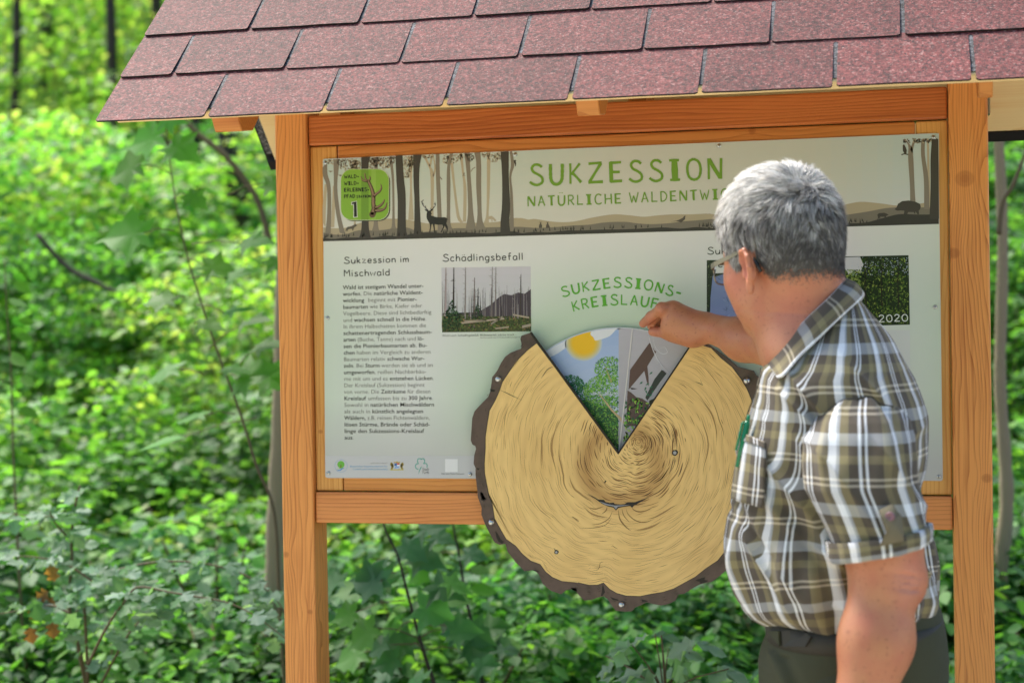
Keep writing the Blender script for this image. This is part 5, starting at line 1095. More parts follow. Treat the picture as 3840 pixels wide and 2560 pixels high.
# reaching right arm and pinching hand --------------------------------
YH = -.055
wrist = PB(2655, 1228, -.115); elbow = PB(2960, 1300, -.30)
def H(x, y, Y): u, v = k7([(x, y)])[0]; return PB(u, v, Y)
def rh_sdf(p):
    d = capsule(p, wrist, PB(2790, 1268, -.19), .0275, .036)
    d = smin(d, capsule(p, PB(2790, 1275, -.19), elbow, .037, .046), .03)
    d = smin(d, capsule(p, elbow, PB(3080, 1470, -.36), .046, .055), .03)
    # back of the hand
    d = smin(d, capsule(p, H(1690, 600, -.115), H(1470, 500, -.105), .026, .0235), .02)
    d = smin(d, capsule(p, H(1640, 560, -.100), H(1420, 440, -.095), .022, .0190), .016)
    d = smin(d, capsule(p, H(1640, 640, -.110), H(1400, 590, -.100), .022, .0200), .018)
    d = smin(d, capsule(p, H(1600, 690, -.105), H(1420, 660, -.085), .019, .0160), .018)       # heel of thumb
    # index finger
    d = smin(d, capsule(p, H(1420, 415, -.098), H(1312, 412, -.112), .0150, .0118), .010)
    d = smin(d, capsule(p, H(1312, 412, -.112), H(1205, 490, -.090), .0112, .0100), .006)
    d = smin(d, capsule(p, H(1205, 490, -.090), H(1128, 556, -.060), .0100, .0084), .005)
    # middle finger, beyond the index
    m_ = capsule(p, H(1440, 400, -.080), H(1330, 420, -.075), .0130, .0110)
    m_ = smin(m_, capsule(p, H(1330, 420, -.075), H(1235, 520, -.064), .0108, .0096), .005); m_ = smin(m_, capsule(p, H(1235, 520, -.064), H(1205, 580, -.048), .0096, .0080), .004)
    d = smin(d, m_, .004)
    r_ = capsule(p, H(1470, 420, -.062), H(1370, 460, -.055), .0120, .0104); r_ = smin(r_, capsule(p, H(1370, 460, -.055), H(1290, 550, -.050), .0102, .009), .005); r_ = smin(r_, capsule(p, H(1290, 550, -.050), H(1280, 600, -.048), .009, .0078), .004)
    d = smin(d, r_, .004)
    l_ = capsule(p, H(1500, 450, -.050), H(1420, 500, -.045), .0104, .009); l_ = smin(l_, capsule(p, H(1420, 500, -.045), H(1370, 570, -.045), .0088, .008), .004); d = smin(d, l_, .004)
    # thumb
    t_ = capsule(p, H(1470, 665, -.092), H(1345, 640, -.088), .0150, .0122); t_ = smin(t_, capsule(p, H(1345, 640, -.088), H(1222, 635, -.062), .0120, .0092), .005)
    d = smin(d, t_, .006)
    # knuckles, tendons
    for x, y, Y in ((1420, 395, -.108), (1312, 402, -.118)): d = smin(d, ellipsoid(p, H(x, y, Y), (.010, .009, .009)), .008)
    return d
pts = [H(1100, 560, -.05), elbow, PB(3080, 1470, -.36)]
lo = np.min(pts, 0)-np.array([.03, .10, .08]); hi = np.max(pts, 0)+np.array([.07, .06, .09]); hi[2] = max(hi[2], H(1400, 340, -.1)[2]+.03)
V, F = sdfmesh(rh_sdf, lo, hi, .0026); C_ = np.tile(SK*np.array([1.0, .98, .92]), (len(V), 1))
for x, y, Y, r_ in ((1130, 560, -.065, .012), (1205, 500, -.1, .011), (1312, 412, -.12, .012), (1222, 635, -.07, .012)):
    w = np.exp(-((V-H(x, y, Y))**2).sum(-1)/r_**2)[:, None]; C_ = C_*(1-w*.45)+np.array([.58, .2, .14])*w*.45
addbody(V, F, C_)

# hidden trunk and legs inside the clothes: coarse
pel = PB(3190, 2420, YT)
def trunk_sdf(p):
    d = ellipsoid(p, PB(3120, 1650, YT), (.11, .13, .18)); d = smin(d, ellipsoid(p, PB(3130, 2120, YT), (.11, .12, .15)), .04)
    d = smin(d, ellipsoid(p, pel+np.array([0, 0, -.03]), (.10, .12, .10)), .03); d = smin(d, capsule(p, PB(3068, 1230, YT), PB(3110, 1420, YT), .06, .08), .04)
    for s in (1, -1):
        d = smin(d, capsule(p, (pel[0], YT+.09*s, pel[2]-.05), (pel[0]-.02, YT+.10*s, .50), .078, .050), .03)
        d = smin(d, capsule(p, (pel[0]-.02, YT+.10*s, .50), (pel[0]+.01, YT+.11*s, .09), .052, .035), .02)
    d = smin(d, capsule(p, PB(3120, 1560, YT), PB(3235, 1680, -.66), .05, .045), .03); d = smin(d, capsule(p, PB(3110, 1480, YT), PB(3080, 1470, -.36), .06, .055), .03)
    return d
V, F = sdfmesh(trunk_sdf, (pel[0]-.25, YT-.26, .05), (pel[0]+.22, YT+.26, 1.52), .014); addbody(V, F, np.tile(SK, (len(V), 1)))
body = mesh('body', np.concatenate(bodyV), np.concatenate(bodyF), SKIN, man, True, colpt=np.concatenate(bodyC))
# ------------------------------------------------------------------ shirt
def plaid_mat(name, rot=0.0):
    m, nt, N, L, P = newmat(name)
    uv = N.new('ShaderNodeUVMap'); uv.uv_map = 'UVMap'; sep = N.new('ShaderNodeSeparateXYZ'); L.new(uv.outputs[0], sep.inputs[0])
    def fam(src, per, stops, phase):
        f = math_node(N, L, 'FRACT', math_node(N, L, 'ADD', math_node(N, L, 'DIVIDE', src, per), phase))
        r = N.new('ShaderNodeValToRGB'); L.new(f, r.inputs[0]); r.color_ramp.interpolation = 'LINEAR'; e = r.color_ramp.elements
        st = []
        for i, (p, c) in enumerate(stops):
            nx_ = stops[i+1][0] if i+1 < len(stops) else 1.0
            st += [(p+.004, c), (nx_-.004, c)]
        while len(e) < len(st): e.new(.5)
        for el, (p, c) in zip(e, st): el.position = min(1, max(0, p)); el.color = (*c, 1)
        return r.outputs[0]
    W_, GW, TN, OL, DB = lin((250, 252, 255)), lin((186, 190, 194)), lin((214, 202, 180)), lin((136, 126, 92)), lin((84, 76, 66))
    warp = fam(sep.outputs[0], .100, [(0, W_), (.13, GW), (.18, OL), (.32, DB), (.44, W_), (.475, DB), (.525, W_), (.56, DB), (.78, OL), (.90, lin((108, 100, 78)))], 0)
    weft = fam(sep.outputs[1], .104, [(0, GW), (.17, DB), (.42, TN), (.455, DB), (.505, TN), (.54, DB), (.74, OL), (.86, DB)], .25)
    # yarn mix: warp over weft
    sc2 = N.new('ShaderNodeVectorMath'); sc2.operation = 'SCALE'; sc2.inputs['Scale'].default_value = 900; L.new(uv.outputs[0], sc2.inputs[0])
    n = N.new('ShaderNodeTexNoise'); n.inputs['Scale'].default_value = .9; n.inputs['Detail'].default_value = 1; L.new(sc2.outputs[0], n.inputs[0])
    col = mixc(N, L, .42, warp, weft)
    g = N.new('ShaderNodeNewGeometry'); n2 = N.new('ShaderNodeTexNoise'); n2.inputs['Scale'].default_value = 9; n2.inputs['Detail'].default_value = 4; L.new(g.outputs['Position'], n2.inputs[0])
    f = math_node(N, L, 'ADD', math_node(N, L, 'MULTIPLY', n.outputs[0], .35), math_node(N, L, 'ADD', math_node(N, L, 'MULTIPLY', n2.outputs[0], .3), .68))
    mu = N.new('ShaderNodeVectorMath'); mu.operation = 'SCALE'; L.new(col, mu.inputs[0]); L.new(f, mu.inputs['Scale']); L.new(mu.outputs[0], P.inputs['Base Color'])
    P.inputs['Roughness'].default_value = .9; P.inputs['Specular IOR Level'].default_value = .15; P.inputs['Sheen Weight'].default_value = .15
    n3 = N.new('ShaderNodeTexNoise'); n3.noise_type = 'RIDGED_MULTIFRACTAL'; n3.inputs['Scale'].default_value = 9; n3.inputs['Detail'].default_value = 3; n3.inputs['Distortion'].default_value = 1.2; L.new(g.outputs['Position'], n3.inputs[0])
    b = N.new('ShaderNodeBump'); b.inputs['Strength'].default_value = .55; b.inputs['Distance'].default_value = .006; L.new(n3.outputs[0], b.inputs['Height'])
    b2 = N.new('ShaderNodeBump'); b2.inputs['Strength'].default_value = .25; b2.inputs['Distance'].default_value = .0006; L.new(n.outputs[0], b2.inputs['Height']); L.new(b.outputs[0], b2.inputs['Normal']); L.new(b2.outputs[0], P.inputs['Normal'])
    return m
PL = plaid_mat('checked_cotton')
# silhouette table: v(px), left px, right px, half breadth
SIL = [(1085, 3150, 3196, .030), (1112, 3128, 3212, .050), (1150, 3086, 3246, .082), (1200, 3030, 3288, .118), (1263, 2972, 3340, .150), (1330, 2905, 3380, .174), (1365, 2862, 3398, .182), (1416, 2840, 3429, .192), (1488, 2828, 3462, .194), (1559, 2808, 3482, .196), (1661, 2783, 3490, .204),
       (1789, 2747, 3483, .202), (1862, 2742, 3484, .200), (1990, 2722, 3485, .198), (2066, 2720, 3494, .198), (2117, 2728, 3498, .198), (2183, 2748, 3510, .198), (2245, 2765, 3529, .200), (2296, 2790, 3512, .198), (2330, 2822, 3484, .190), (2352, 2860, 3450, .182), (2372, 2900, 3440, .170)]
SIL = np.array(SIL, float)
def loft_torso():
    NV, NA = 260, 420; vs = np.interp(np.linspace(0, 1, NV), np.linspace(0, 1, len(SIL)), SIL[:, 0])
    def smooth(col):
        y = np.interp(vs, SIL[:, 0], SIL[:, col]); k = np.hanning(15); k /= k.sum(); yp = np.pad(y, 7, mode='edge'); return np.convolve(yp, k, 'valid')
    l, r, hb = smooth(1), smooth(2), smooth(3); th = np.pi/2+np.linspace(0, 2*np.pi, NA, endpoint=False)
    V = np.zeros((NV, NA, 3)); U = np.zeros((NV, NA, 2))
    for i in range(NV):
        a, b_ = PB(l[i], vs[i], YT), PB(r[i], vs[i], YT); cx = (a[0]+b_[0])/2; hx = (b_[0]-a[0])/2; z = (a[2]+b_[2])/2
        ex = 2.35; ct, st = np.cos(th), np.sin(th)
        X = cx+hx*np.sign(ct)*np.abs(ct)**(2/ex); Yy = YT+hb[i]*np.sign(st)*np.abs(st)**(2/ex)
        V[i, :, 0] = X; V[i, :, 1] = Yy; V[i, :, 2] = z
    return V, vs, th
V, vs, th = loft_torso(); NV, NA = V.shape[:2]
# the shoulders drop towards the camera: shear the upper rings so that the yoke slopes
Zc = V[..., 2].copy(); lat = (V[..., 1]-YT)
up = np.clip((Zc-1.30)/.2, 0, 1); V[..., 2] -= up*(np.abs(lat)/.2)**1.6*.045
# uv: girth by angle (reference ellipse), height
perim = 1.26; U = np.zeros((NV, NA, 2)); lr = np.array([np.sqrt((np.ptp(V[i, :, 0])**2+np.ptp(V[i, :, 1])**2)/8) for i in range(NV)]); lr = .35*.2+.65*lr; U[..., 0] = (th-4.712)[None, :]*lr[:, None]; U[..., 1] = V[..., 2]
# normals (horizontal) for fold displacement
c0 = V.mean(1, keepdims=True); nrm = V-c0; nrm[..., 2] = 0; nrm /= np.linalg.norm(nrm, axis=-1, keepdims=True)+1e-9
p = V; X0 = p[..., 0]-PB(3120, 1500, YT)[0]; Z0 = p[..., 2]
def crease(s, t, s0, w, amp, t0, t1):
    return amp*np.exp(-((s-s0)/w)**2)*np.clip((t-t0)/.05, 0, 1)*np.clip((t1-t)/.05, 0, 1)
rs = np.random.RandomState(5); disp = np.zeros((NV, NA)); near = (p[..., 1] < YT+.05)
# long diagonal folds from the armpit forward-down to the waist and blousing above the belt
for k in range(11):
    ang = rs.uniform(.75, 1.25); s = X0*math.sin(ang)+(Z0-1.2)*math.cos(ang); t = -X0*math.cos(ang)*0+(1.42-Z0)
    s0 = rs.uniform(-.16, .12); w = rs.uniform(.009, .020); disp += crease(s+.008*np.sin(Z0*25+k), t, s0, w, rs.choice([-1, 1])*rs.uniform(.004, .009), rs.uniform(.02, .22), rs.uniform(.32, .5))
for k in range(26):
    a0 = rs.uniform(0, 6.28); dz = np.exp(-((Z0-1.075+.0)/.07)**2); dth = np.angle(np.exp(1j*(th[None, :]-a0+1.2*(Z0-1.05)*rs.choice([-1, 1])))); disp += .010*rs.choice([-1, 1], p=[.45, .55])*dz*np.exp(-(dth/rs.uniform(.07, .16))**2)
for (a_, fr_, am_, cx_, cz_, rx_, rz_) in ((1.0, 15, .008, .02, 1.18, .12, .14), (.75, 19, .006, -.06, 1.28, .10, .10), (1.15, 17, .008, -.08, 1.10, .10, .08), (.35, 21, .006, .10, 1.08, .10, .07), (-.6, 20, .006, .13, 1.30, .06, .14), (.9, 24, .005, .0, 1.38, .14, .05)):
    ph_ = (X0*math.sin(a_)+Z0*math.cos(a_))*fr_*6.28*.5+1.3*wavy(p, int(fr_), 12); rd_ = 1-np.abs(np.sin(ph_*.5)); rdw = (rd_**3-.25)*np.exp(-((X0-cx_)/rx_)**2-((Z0-cz_)/rz_)**2)*np.clip((YT-p[..., 1])/.12-.3, 0, 1); U[..., 0] += am_*2.2*rdw; U[..., 1] += am_*1.2*rdw; disp += am_*1.7*rdw
disp += .004*wavy(p, 3, 22)+.0022*wavy(p, 4, 55)
fade = np.clip((1.5-Z0)/.12, .15, 1); V = V+nrm*(disp*fade*1.5)[..., None]; U[..., 0] += .004*wavy(p, 8, 20); U[..., 1] += .006*wavy(p, 9, 15)-.02*np.clip((1.15-Z0)/.1, 0, 1)*np.cos(th)[None, :]
# hem: front rises, side dips
ii = np.arange(NV*NA).reshape(NV, NA); F = np.stack([ii[:-1], np.roll(ii, -1, 1)[:-1], np.roll(ii, -1, 1)[1:], ii[1:]], -1).reshape(-1, 4)
hem = (V[-1, :, 0]-V[-1, :, 0].min())/(np.ptp(V[-1, :, 0])); dipp = .022*np.exp(-((hem-.52)/.25)**2)*(V[-1, :, 1] < YT+.1)
wgt = np.clip((np.arange(NV)-NV*.86)/(NV*.14), 0, 1)[:, None]; V[..., 2] -= wgt*dipp[None, :]; V[..., 2] += np.clip((np.arange(NV)-NV*.55)/(NV*.45), 0, 1)[:, None]*np.clip((YT-V[..., 1])/.17, 0, 1)*.040
# duplicate seam for uv
Vs = np.concatenate([V, V[:, :1]], 1); U1_ = U[:, :1].copy(); U1_[..., 0] = -U1_[..., 0]; Us = np.concatenate([U, U1_], 1); jj = np.arange(NV*(NA+1)).reshape(NV, NA+1)
F = np.stack([jj[:-1, :-1], jj[:-1, 1:], jj[1:, 1:], jj[1:, :-1]], -1).reshape(-1, 4)[:, ::-1]
shirt = mesh('shirt', Vs.reshape(-1, 3), F, PL, man, True, uv=Us.reshape(-1, 2))
TORSO = V
# placket edge, pocket -----------------------------------------------
from mathutils.bvhtree import BVHTree
bv = BVHTree.FromPolygons([tuple(v) for v in V.reshape(-1, 3)], [tuple(f) for f in np.stack([ii[:-1], np.roll(ii, -1, 1)[:-1], np.roll(ii, -1, 1)[1:], ii[1:]], -1).reshape(-1, 4)[::1].tolist()])
def on_shirt(u, v, off=.003):
    o_ = Vector(CAM); d_ = Vector(FWD+CR*(u-1920)/FPX-CU*(v-1280)/FPX).normalized()
    h_ = bv.ray_cast(o_, d_)
    if h_[0] is None: h_ = bv.find_nearest(Vector(PB(u, v, YT-.1)))
    n_ = h_[1]; n_ = n_ if n_.dot(d_) < 0 else -n_
    return np.array(h_[0]+n_*off)
def patch(name, quad, mat, parent, nu=14, nvv=16, off=.003, uvs=1.0, uvo=(0, 0), thick=.002):
    V_ = []; U_ = []
    for i in range(nvv+1):
        for j in range(nu+1):
            s, t = j/nu, i/nvv; a_ = np.array(quad[0])*(1-s)+np.array(quad[1])*s; b_ = np.array(quad[3])*(1-s)+np.array(quad[2])*s; q_ = a_*(1-t)+b_*t
            pnt = on_shirt(q_[0], q_[1], off); V_.append(pnt); U_.append(None)
    V_ = np.array(V_); G3 = V_.reshape(nvv+1, nu+1, 3)
    for _ in range(7): G3[1:-1] = (G3[:-2]+2*G3[1:-1]+G3[2:])/4; G3[:, 1:-1] = (G3[:, :-2]+2*G3[:, 1:-1]+G3[:, 2:])/4
    V_ = G3.reshape(-1, 3)
    du = np.concatenate([np.zeros((nvv+1, 1)), np.cumsum(np.linalg.norm(np.diff(G3, axis=1), axis=-1), 1)], 1); dv = np.concatenate([np.zeros((1, nu+1)), np.cumsum(np.linalg.norm(np.diff(G3, axis=0), axis=-1), 0)], 0)
    U_ = np.stack([du.mean(0)[None]*np.ones((nvv+1, 1))*.9+uvo[0], -dv.mean(1)[:, None]*np.ones((1, nu+1))*.9+uvo[1]], -1).reshape(-1, 2)
    k_ = np.arange((nvv+1)*(nu+1)).reshape(nvv+1, nu+1); F_ = np.stack([k_[:-1, :-1], k_[1:, :-1], k_[1:, 1:], k_[:-1, 1:]], -1).reshape(-1, 4)
    o_ = mesh(name, V_, F_, mat, parent, True, uv=U_); sm = o_.modifiers.new('thick', 'SOLIDIFY'); sm.thickness = thick; sm.offset = 0
    return o_
thread = simple('seam_thread', (70, 64, 54), .9)
pocket = patch('chest_pocket', [k5([(572, 1045)])[0], k5([(750, 1112)])[0], k6([(732, 270)])[0], k6([(500, 225)])[0]], PL, shirt, off=.0075, uvo=(.072, 0))
patch('pocket_band', [k5([(572, 1032)])[0], k5([(752, 1098)])[0], k5([(752, 1155)])[0], k5([(566, 1092)])[0]], PL, shirt, nvv=5, off=.0095, uvo=(.072, .02))
mb = MB()
for path in ([(750, 1105), (748, 1300), (738, 1560)],): mb.tube([on_shirt(*q_, .0060) for q_ in catmull([k5([z])[0] for z in path], 8)], .0009, 5)
pl_l = [on_shirt(*q_, .004) for q_ in catmull(k5([(705, 560), (700, 640), (660, 760), (625, 850), (600, 930)]), 8)]
mb.build('seam', thread, shirt); mb = MB(); mb.tube(pl_l, .0011, 5); mb.build('seam', thread, shirt)
# left sleeve -----------------------------------------------------------
SV = [(1462, 3196, 3262, .020), (1472, 3172, 3284, .035), (1493, 3130, 3316, .052), (1534, 3078, 3360, .072), (1574, 3042, 3398, .085), (1636, 3014, 3430, .096), (1712, 3000, 3448, .102), (1814, 3010, 3450, .100), (1880, 3052, 3460, .094), (1960, 3100, 3472, .086), (2012, 3128, 3480, .082), (2040, 3134, 3480, .080), (2066, 3142, 3478, .077)]
SV = np.array(SV, float); NSV, NSA = 150, 180; vv = np.interp(np.linspace(0, 1, NSV), np.linspace(0, 1, len(SV)), SV[:, 0])
def smc(col):
    y = np.interp(vv, SV[:, 0], SV[:, col]); k = np.hanning(11); k /= k.sum(); return np.convolve(np.pad(y, 5, mode='edge'), k, 'valid')
l, r, hb = smc(1), smc(2), smc(3); ths = np.linspace(0, 2*np.pi, NSA+1); V = np.zeros((NSV, NSA+1, 3)); U = np.zeros((NSV, NSA+1, 2))
for i in range(NSV):
    Yc = np.interp(vv[i], [1462, 1534, 1660, 1800, 2066], [-.662, -.668, -.684, -.702, -.742]); a_, b_ = PB(l[i], vv[i], Yc), PB(r[i], vv[i], Yc); cx = (a_[0]+b_[0])/2; hx = (b_[0]-a_[0])/2
    tilt = np.interp(vv[i], [1400, 1900, 2066], [0, .0, .0]); ct, st = np.cos(ths), np.sin(ths)
    U[i, :, 0] = (ths-4.712)*math.sqrt((hx*hx+hb[i]**2)/2)+.043; V[i, :, 0] = cx+hx*np.sign(ct)*np.abs(ct)**.88; V[i, :, 1] = Yc+hb[i]*np.sign(st)*np.abs(st)**.88; V[i, :, 2] = (a_[2]+b_[2])/2
    # cuff plane slopes: lower at the front (left), higher at the back
    V[i, :, 2] -= np.interp(vv[i], [1700, 2066], [0, .016])*(-ct)+np.interp(vv[i], [1700, 2066], [0, .010])*(-st)*0
    V[i, :, 2] -= np.interp(vv[i], [1400, 1600], [.03, 0])*np.abs(ct)**2*0
U[..., 1] = V[..., 2]+.028
SLX = V[..., 0].mean(); cen = V.mean(1, keepdims=True); nrm = V-cen; nrm[..., 2] *= .3; nrm /= np.linalg.norm(nrm, axis=-1, keepdims=True)+1e-9
disp = .003*wavy(V, 13, 26)+.002*wavy(V, 14, 60)+.007*((1-np.abs(np.sin(((V[..., 0]-SLX)*.9+(V[..., 2]-1.3)*.75)*38+wavy(V, 15, 14)*1.6)))**3-.25)*np.clip((1.40-V[..., 2])/.05, 0, 1); zt = V[..., 2]
for k in range(12):
    a0 = rs.uniform(3.2, 6.2); dth = np.angle(np.exp(1j*(ths[None]-a0-rs.uniform(-4, 4)*(zt-1.25)))); disp = disp+rs.choice([-1, 1])*rs.uniform(.003, .007)*np.exp(-(dth/rs.uniform(.10, .2))**2)*np.exp(-((zt-rs.uniform(1.22, 1.4))/rs.uniform(.04, .1))**2)
# gathers just below the shoulder seam
for k in range(9):
    a0 = 3.4+k*.33; dth = np.angle(np.exp(1j*(ths[None]-a0))); disp = disp-.0035*np.exp(-(dth/.05)**2)*np.exp(-((zt-1.40)/.035)**2)
disp[:, -1] = disp[:, 0]; V = V+nrm*disp[..., None]; V[:, -1] = V[:, 0]
k_ = np.arange(NSV*(NSA+1)).reshape(NSV, NSA+1); F = np.stack([k_[:-1, :-1], k_[:-1, 1:], k_[1:, 1:], k_[1:, :-1]], -1).reshape(-1, 4)[:, ::-1]
slv = mesh('sleeve', V.reshape(-1, 3), F, PL, shirt, True, uv=U.reshape(-1, 2)); SLV = V.copy()
# cap of the sleeve
capc = V[0].mean(0)
# rolled cuff
vs0 = int(NSV*.80); ring0, ring1 = V[vs0], V[-1]; NC = 14; prof = [(0, .0015), (.0, .0075), (.25, .0085), (.6, .0085), (.92, .0085), (1.0, .006), (1.015, .0), (.99, -.004), (.8, -.005)]
Vc = []; Uc = []
for (t, off) in prof:
    for j in range(NSA+1):
        i_ = vs0+(NSV-1-vs0)*min(t, 1.0); i0 = int(i_); i1 = min(i0+1, NSV-1); q_ = V[i0, j]*(1-(i_-i0))+V[i1, j]*(i_-i0); n_ = nrm[i0, j].copy(); n_[2] = 0
        q_ = q_+n_*(off+.0016*math.sin(j*.21)+.001*math.sin(j*.57)); q_[2] -= .006*max(0, t-1+.02)*0; Vc.append(q_); Uc.append((U[-1, j, 0]+.0, .04+t*.055))
k_ = np.arange(len(prof)*(NSA+1)).reshape(len(prof), NSA+1); F = np.stack([k_[:-1, :-1], k_[:-1, 1:], k_[1:, 1:], k_[1:, :-1]], -1).reshape(-1, 4)[:, ::-1]
mesh('sleeve_cuff', np.array(Vc), F, PL, shirt, True, uv=np.array(Uc))
# cuff tab and button
bs = BVHTree.FromPolygons([tuple(v) for v in V.reshape(-1, 3)], [tuple(f) for f in np.stack([np.arange(NSV*(NSA+1)).reshape(NSV, NSA+1)[:-1, :-1], np.arange(NSV*(NSA+1)).reshape(NSV, NSA+1)[:-1, 1:], np.arange(NSV*(NSA+1)).reshape(NSV, NSA+1)[1:, 1:], np.arange(NSV*(NSA+1)).reshape(NSV, NSA+1)[1:, :-1]], -1).reshape(-1, 4).tolist()])
def on_sleeve(u, v, off=.003):
    d_ = Vector(FWD+CR*(u-1920)/FPX-CU*(v-1280)/FPX).normalized(); h_ = bs.ray_cast(Vector(CAM), d_)
    if h_[0] is None: h_ = bs.find_nearest(Vector(PB(u, v, -.8)))
    n_ = h_[1]; n_ = n_ if n_.dot(d_) < 0 else -n_; return np.array(h_[0]+n_*off)
tabpx = k6([(1560, 300), (1615, 262), (1640, 262), (1672, 320), (1690, 350), (1716, 500), (1712, 538), (1592, 546), (1582, 480), (1570, 360)])
V_ = [on_sleeve(u, v, .0145 if v > 1760+.5102*340 else .008) for u, v in tabpx]; cc = np.mean(V_, 0); V_.append(cc+np.array([0, -.002, 0])); n = len(tabpx)
o = mesh('cuff_tab', V_, [(i, (i+1) % n, n) for i in range(n)], simple('olive_tab', (120, 112, 92), .9, spec=.15, bump=.4, bscale=300), shirt, True, uv=[(q_[0]*.6+.071, q_[2]) for q_ in V_]); sm = o.modifiers.new('t', 'SOLIDIFY'); sm.thickness = .0025
bp = on_sleeve(*k6([(1620, 345)])[0], .0135); bn = np.array([-.12, -1, .1]); bn /= np.linalg.norm(bn); a1 = np.cross(bn, (0, 0, 1)); a1 /= np.linalg.norm(a1); a2 = np.cross(a1, bn)
mb = MB(); pr = [(0, .0012), (.0024, .0010), (.0037, .0026), (.0058, .0034), (.0070, .0018), (.0070, -.0025)]; Vb = []; nn_ = 18
for r_, h_ in pr:
    for i in range(nn_): a_ = 2*math.pi*i/nn_; Vb.append(bp+bn*h_+a1*r_*math.cos(a_)+a2*r_*math.sin(a_))
mesh('button', Vb, [(j*nn_+i, j*nn_+(i+1) % nn_, (j+1)*nn_+(i+1) % nn_, (j+1)*nn_+i) for j in range(len(pr)-1) for i in range(nn_)], simple('button_mauve', (138, 98, 106), .3), shirt, True)
# far sleeve (right arm), short, over the upper arm behind the neck
mb = MB(); mb.tube([PB(3130, 1420, -.40), PB(3085, 1420, -.36), PB(3040, 1400, -.335)], [.09, .082, .078], 24)
V_ = np.array(mb.V); mesh('sleeve', V_, mb.F, PL, shirt, True, uv=np.stack([V_[:, 0], V_[:, 2]], -1))
# armhole seam: where the sleeve comes out of the body of the shirt
seampts = []
for j in range(NSA//2+4, NSA-4, 3):
    for i in range(NSV):
        q_ = SLV[i, j]; d_ = Vector(q_-CAM); ln_ = d_.length; h_ = bv.ray_cast(Vector(CAM), d_.normalized())
        if h_[0] is None or h_[3] > ln_: seampts.append(q_+np.array([0, -.001, 0])); break
seampts = [q_ for q_ in seampts if q_[2] > 1.22]
seampts = np.array(seampts)
for _ in range(4): seampts[1:-1] = (seampts[:-2]+seampts[1:-1]*2+seampts[2:])/4
seampts = list(seampts)
# collar ----------------------------------------------------------------
def mirror(q_): return np.array([q_[0], 2*YT-q_[1], q_[2]])
upn = [PB(3178, 1052, YT), PB(3160, 1070, YT-.045), PB(3110, 1125, YT-.080), PB(3040, 1190, YT-.090), PB(2965, 1268, YT-.082), PB(2905, 1335, YT-.062), PB(2874, 1372, YT-.040)]
lon = [PB(3226, 1088, YT), PB(3216, 1130, YT-.055), PB(3160, 1200, YT-.105), PB(3085, 1280, YT-.128), PB(3010, 1355, YT-.135), PB(2962, 1412, YT-.128), PB(2920, 1434, YT-.112)]
lon = [lon[0]]+[on_shirt(*q_, .009) for q_ in ((3216, 1130), (3160, 1200), (3085, 1280), (3010, 1355), (2962, 1412), (2932, 1428))]
inn = [PB(3150, 1120, YT), PB(3130, 1150, YT-.040), PB(3085, 1200, YT-.068), PB(3020, 1262, YT-.078), PB(2955, 1330, YT-.070), PB(2905, 1385, YT-.050), PB(2880, 1410, YT-.034)]
def collar_side(mir):
    f_ = (lambda q_: mirror(q_)) if mir else (lambda q_: q_)
    U1, L1, I1 = [catmull([f_(q_) for q_ in s_], 8) for s_ in (upn, lon, inn)]
    n_ = len(U1); rows = []
    for t, (a_, b_, w_) in enumerate(((I1, U1, 0), (I1, U1, .6), (None, None, None), (U1, L1, .12), (U1, L1, .4), (U1, L1, .7), (U1, L1, .93), (U1, L1, 1.0))):
        row = []
        for i in range(n_):
            if a_ is None: q_ = U1[i]+np.array([0, 0, .002])
            else: q_ = a_[i]*(1-w_)+b_[i]*w_
            if a_ is U1:
                out = L1[i]-U1[i]; side = np.array([.25, -1.0 if not mir else 1.0, .25]); q_ = q_+side*.010*math.sin(math.pi*min(1, w_*1.02))
            row.append(q_)
        rows.append(row)
    R_ = np.array(rows); U_ = np.zeros(R_.shape[:2]+(2,)); dl = np.concatenate([[0], np.cumsum(np.linalg.norm(np.diff(R_[3], axis=0), axis=-1))]); U_[..., 0] = np.array([-.05, -.02, 0, .006, .02, .034, .046, .05])[:, None]+.055; U_[..., 1] = dl[None, :]+.03
    return R_, U_
for mir in (False, True):
    R_, U_ = collar_side(mir); a_, b_ = R_.shape[:2]; k_ = np.arange(a_*b_).reshape(a_, b_); F = np.stack([k_[:-1, :-1], k_[1:, :-1], k_[1:, 1:], k_[:-1, 1:]], -1).reshape(-1, 4)
    if mir: F = F[:, ::-1]
    o = mesh('collar', R_.reshape(-1, 3), F, PL, shirt, True, uv=U_.reshape(-1, 2)); sm = o.modifiers.new('t', 'SOLIDIFY'); sm.thickness = .0028; sm.offset = -1
    if not mir:
        mbs = MB(); mbs.tube([q_+np.array([0, -.0015, .0]) for q_ in R_[6]], .0007, 4); mbs.build('seam', thread, shirt)
mb = MB(); mb.tube(seampts, .0019, 6); mb.build('seam', thread, shirt)
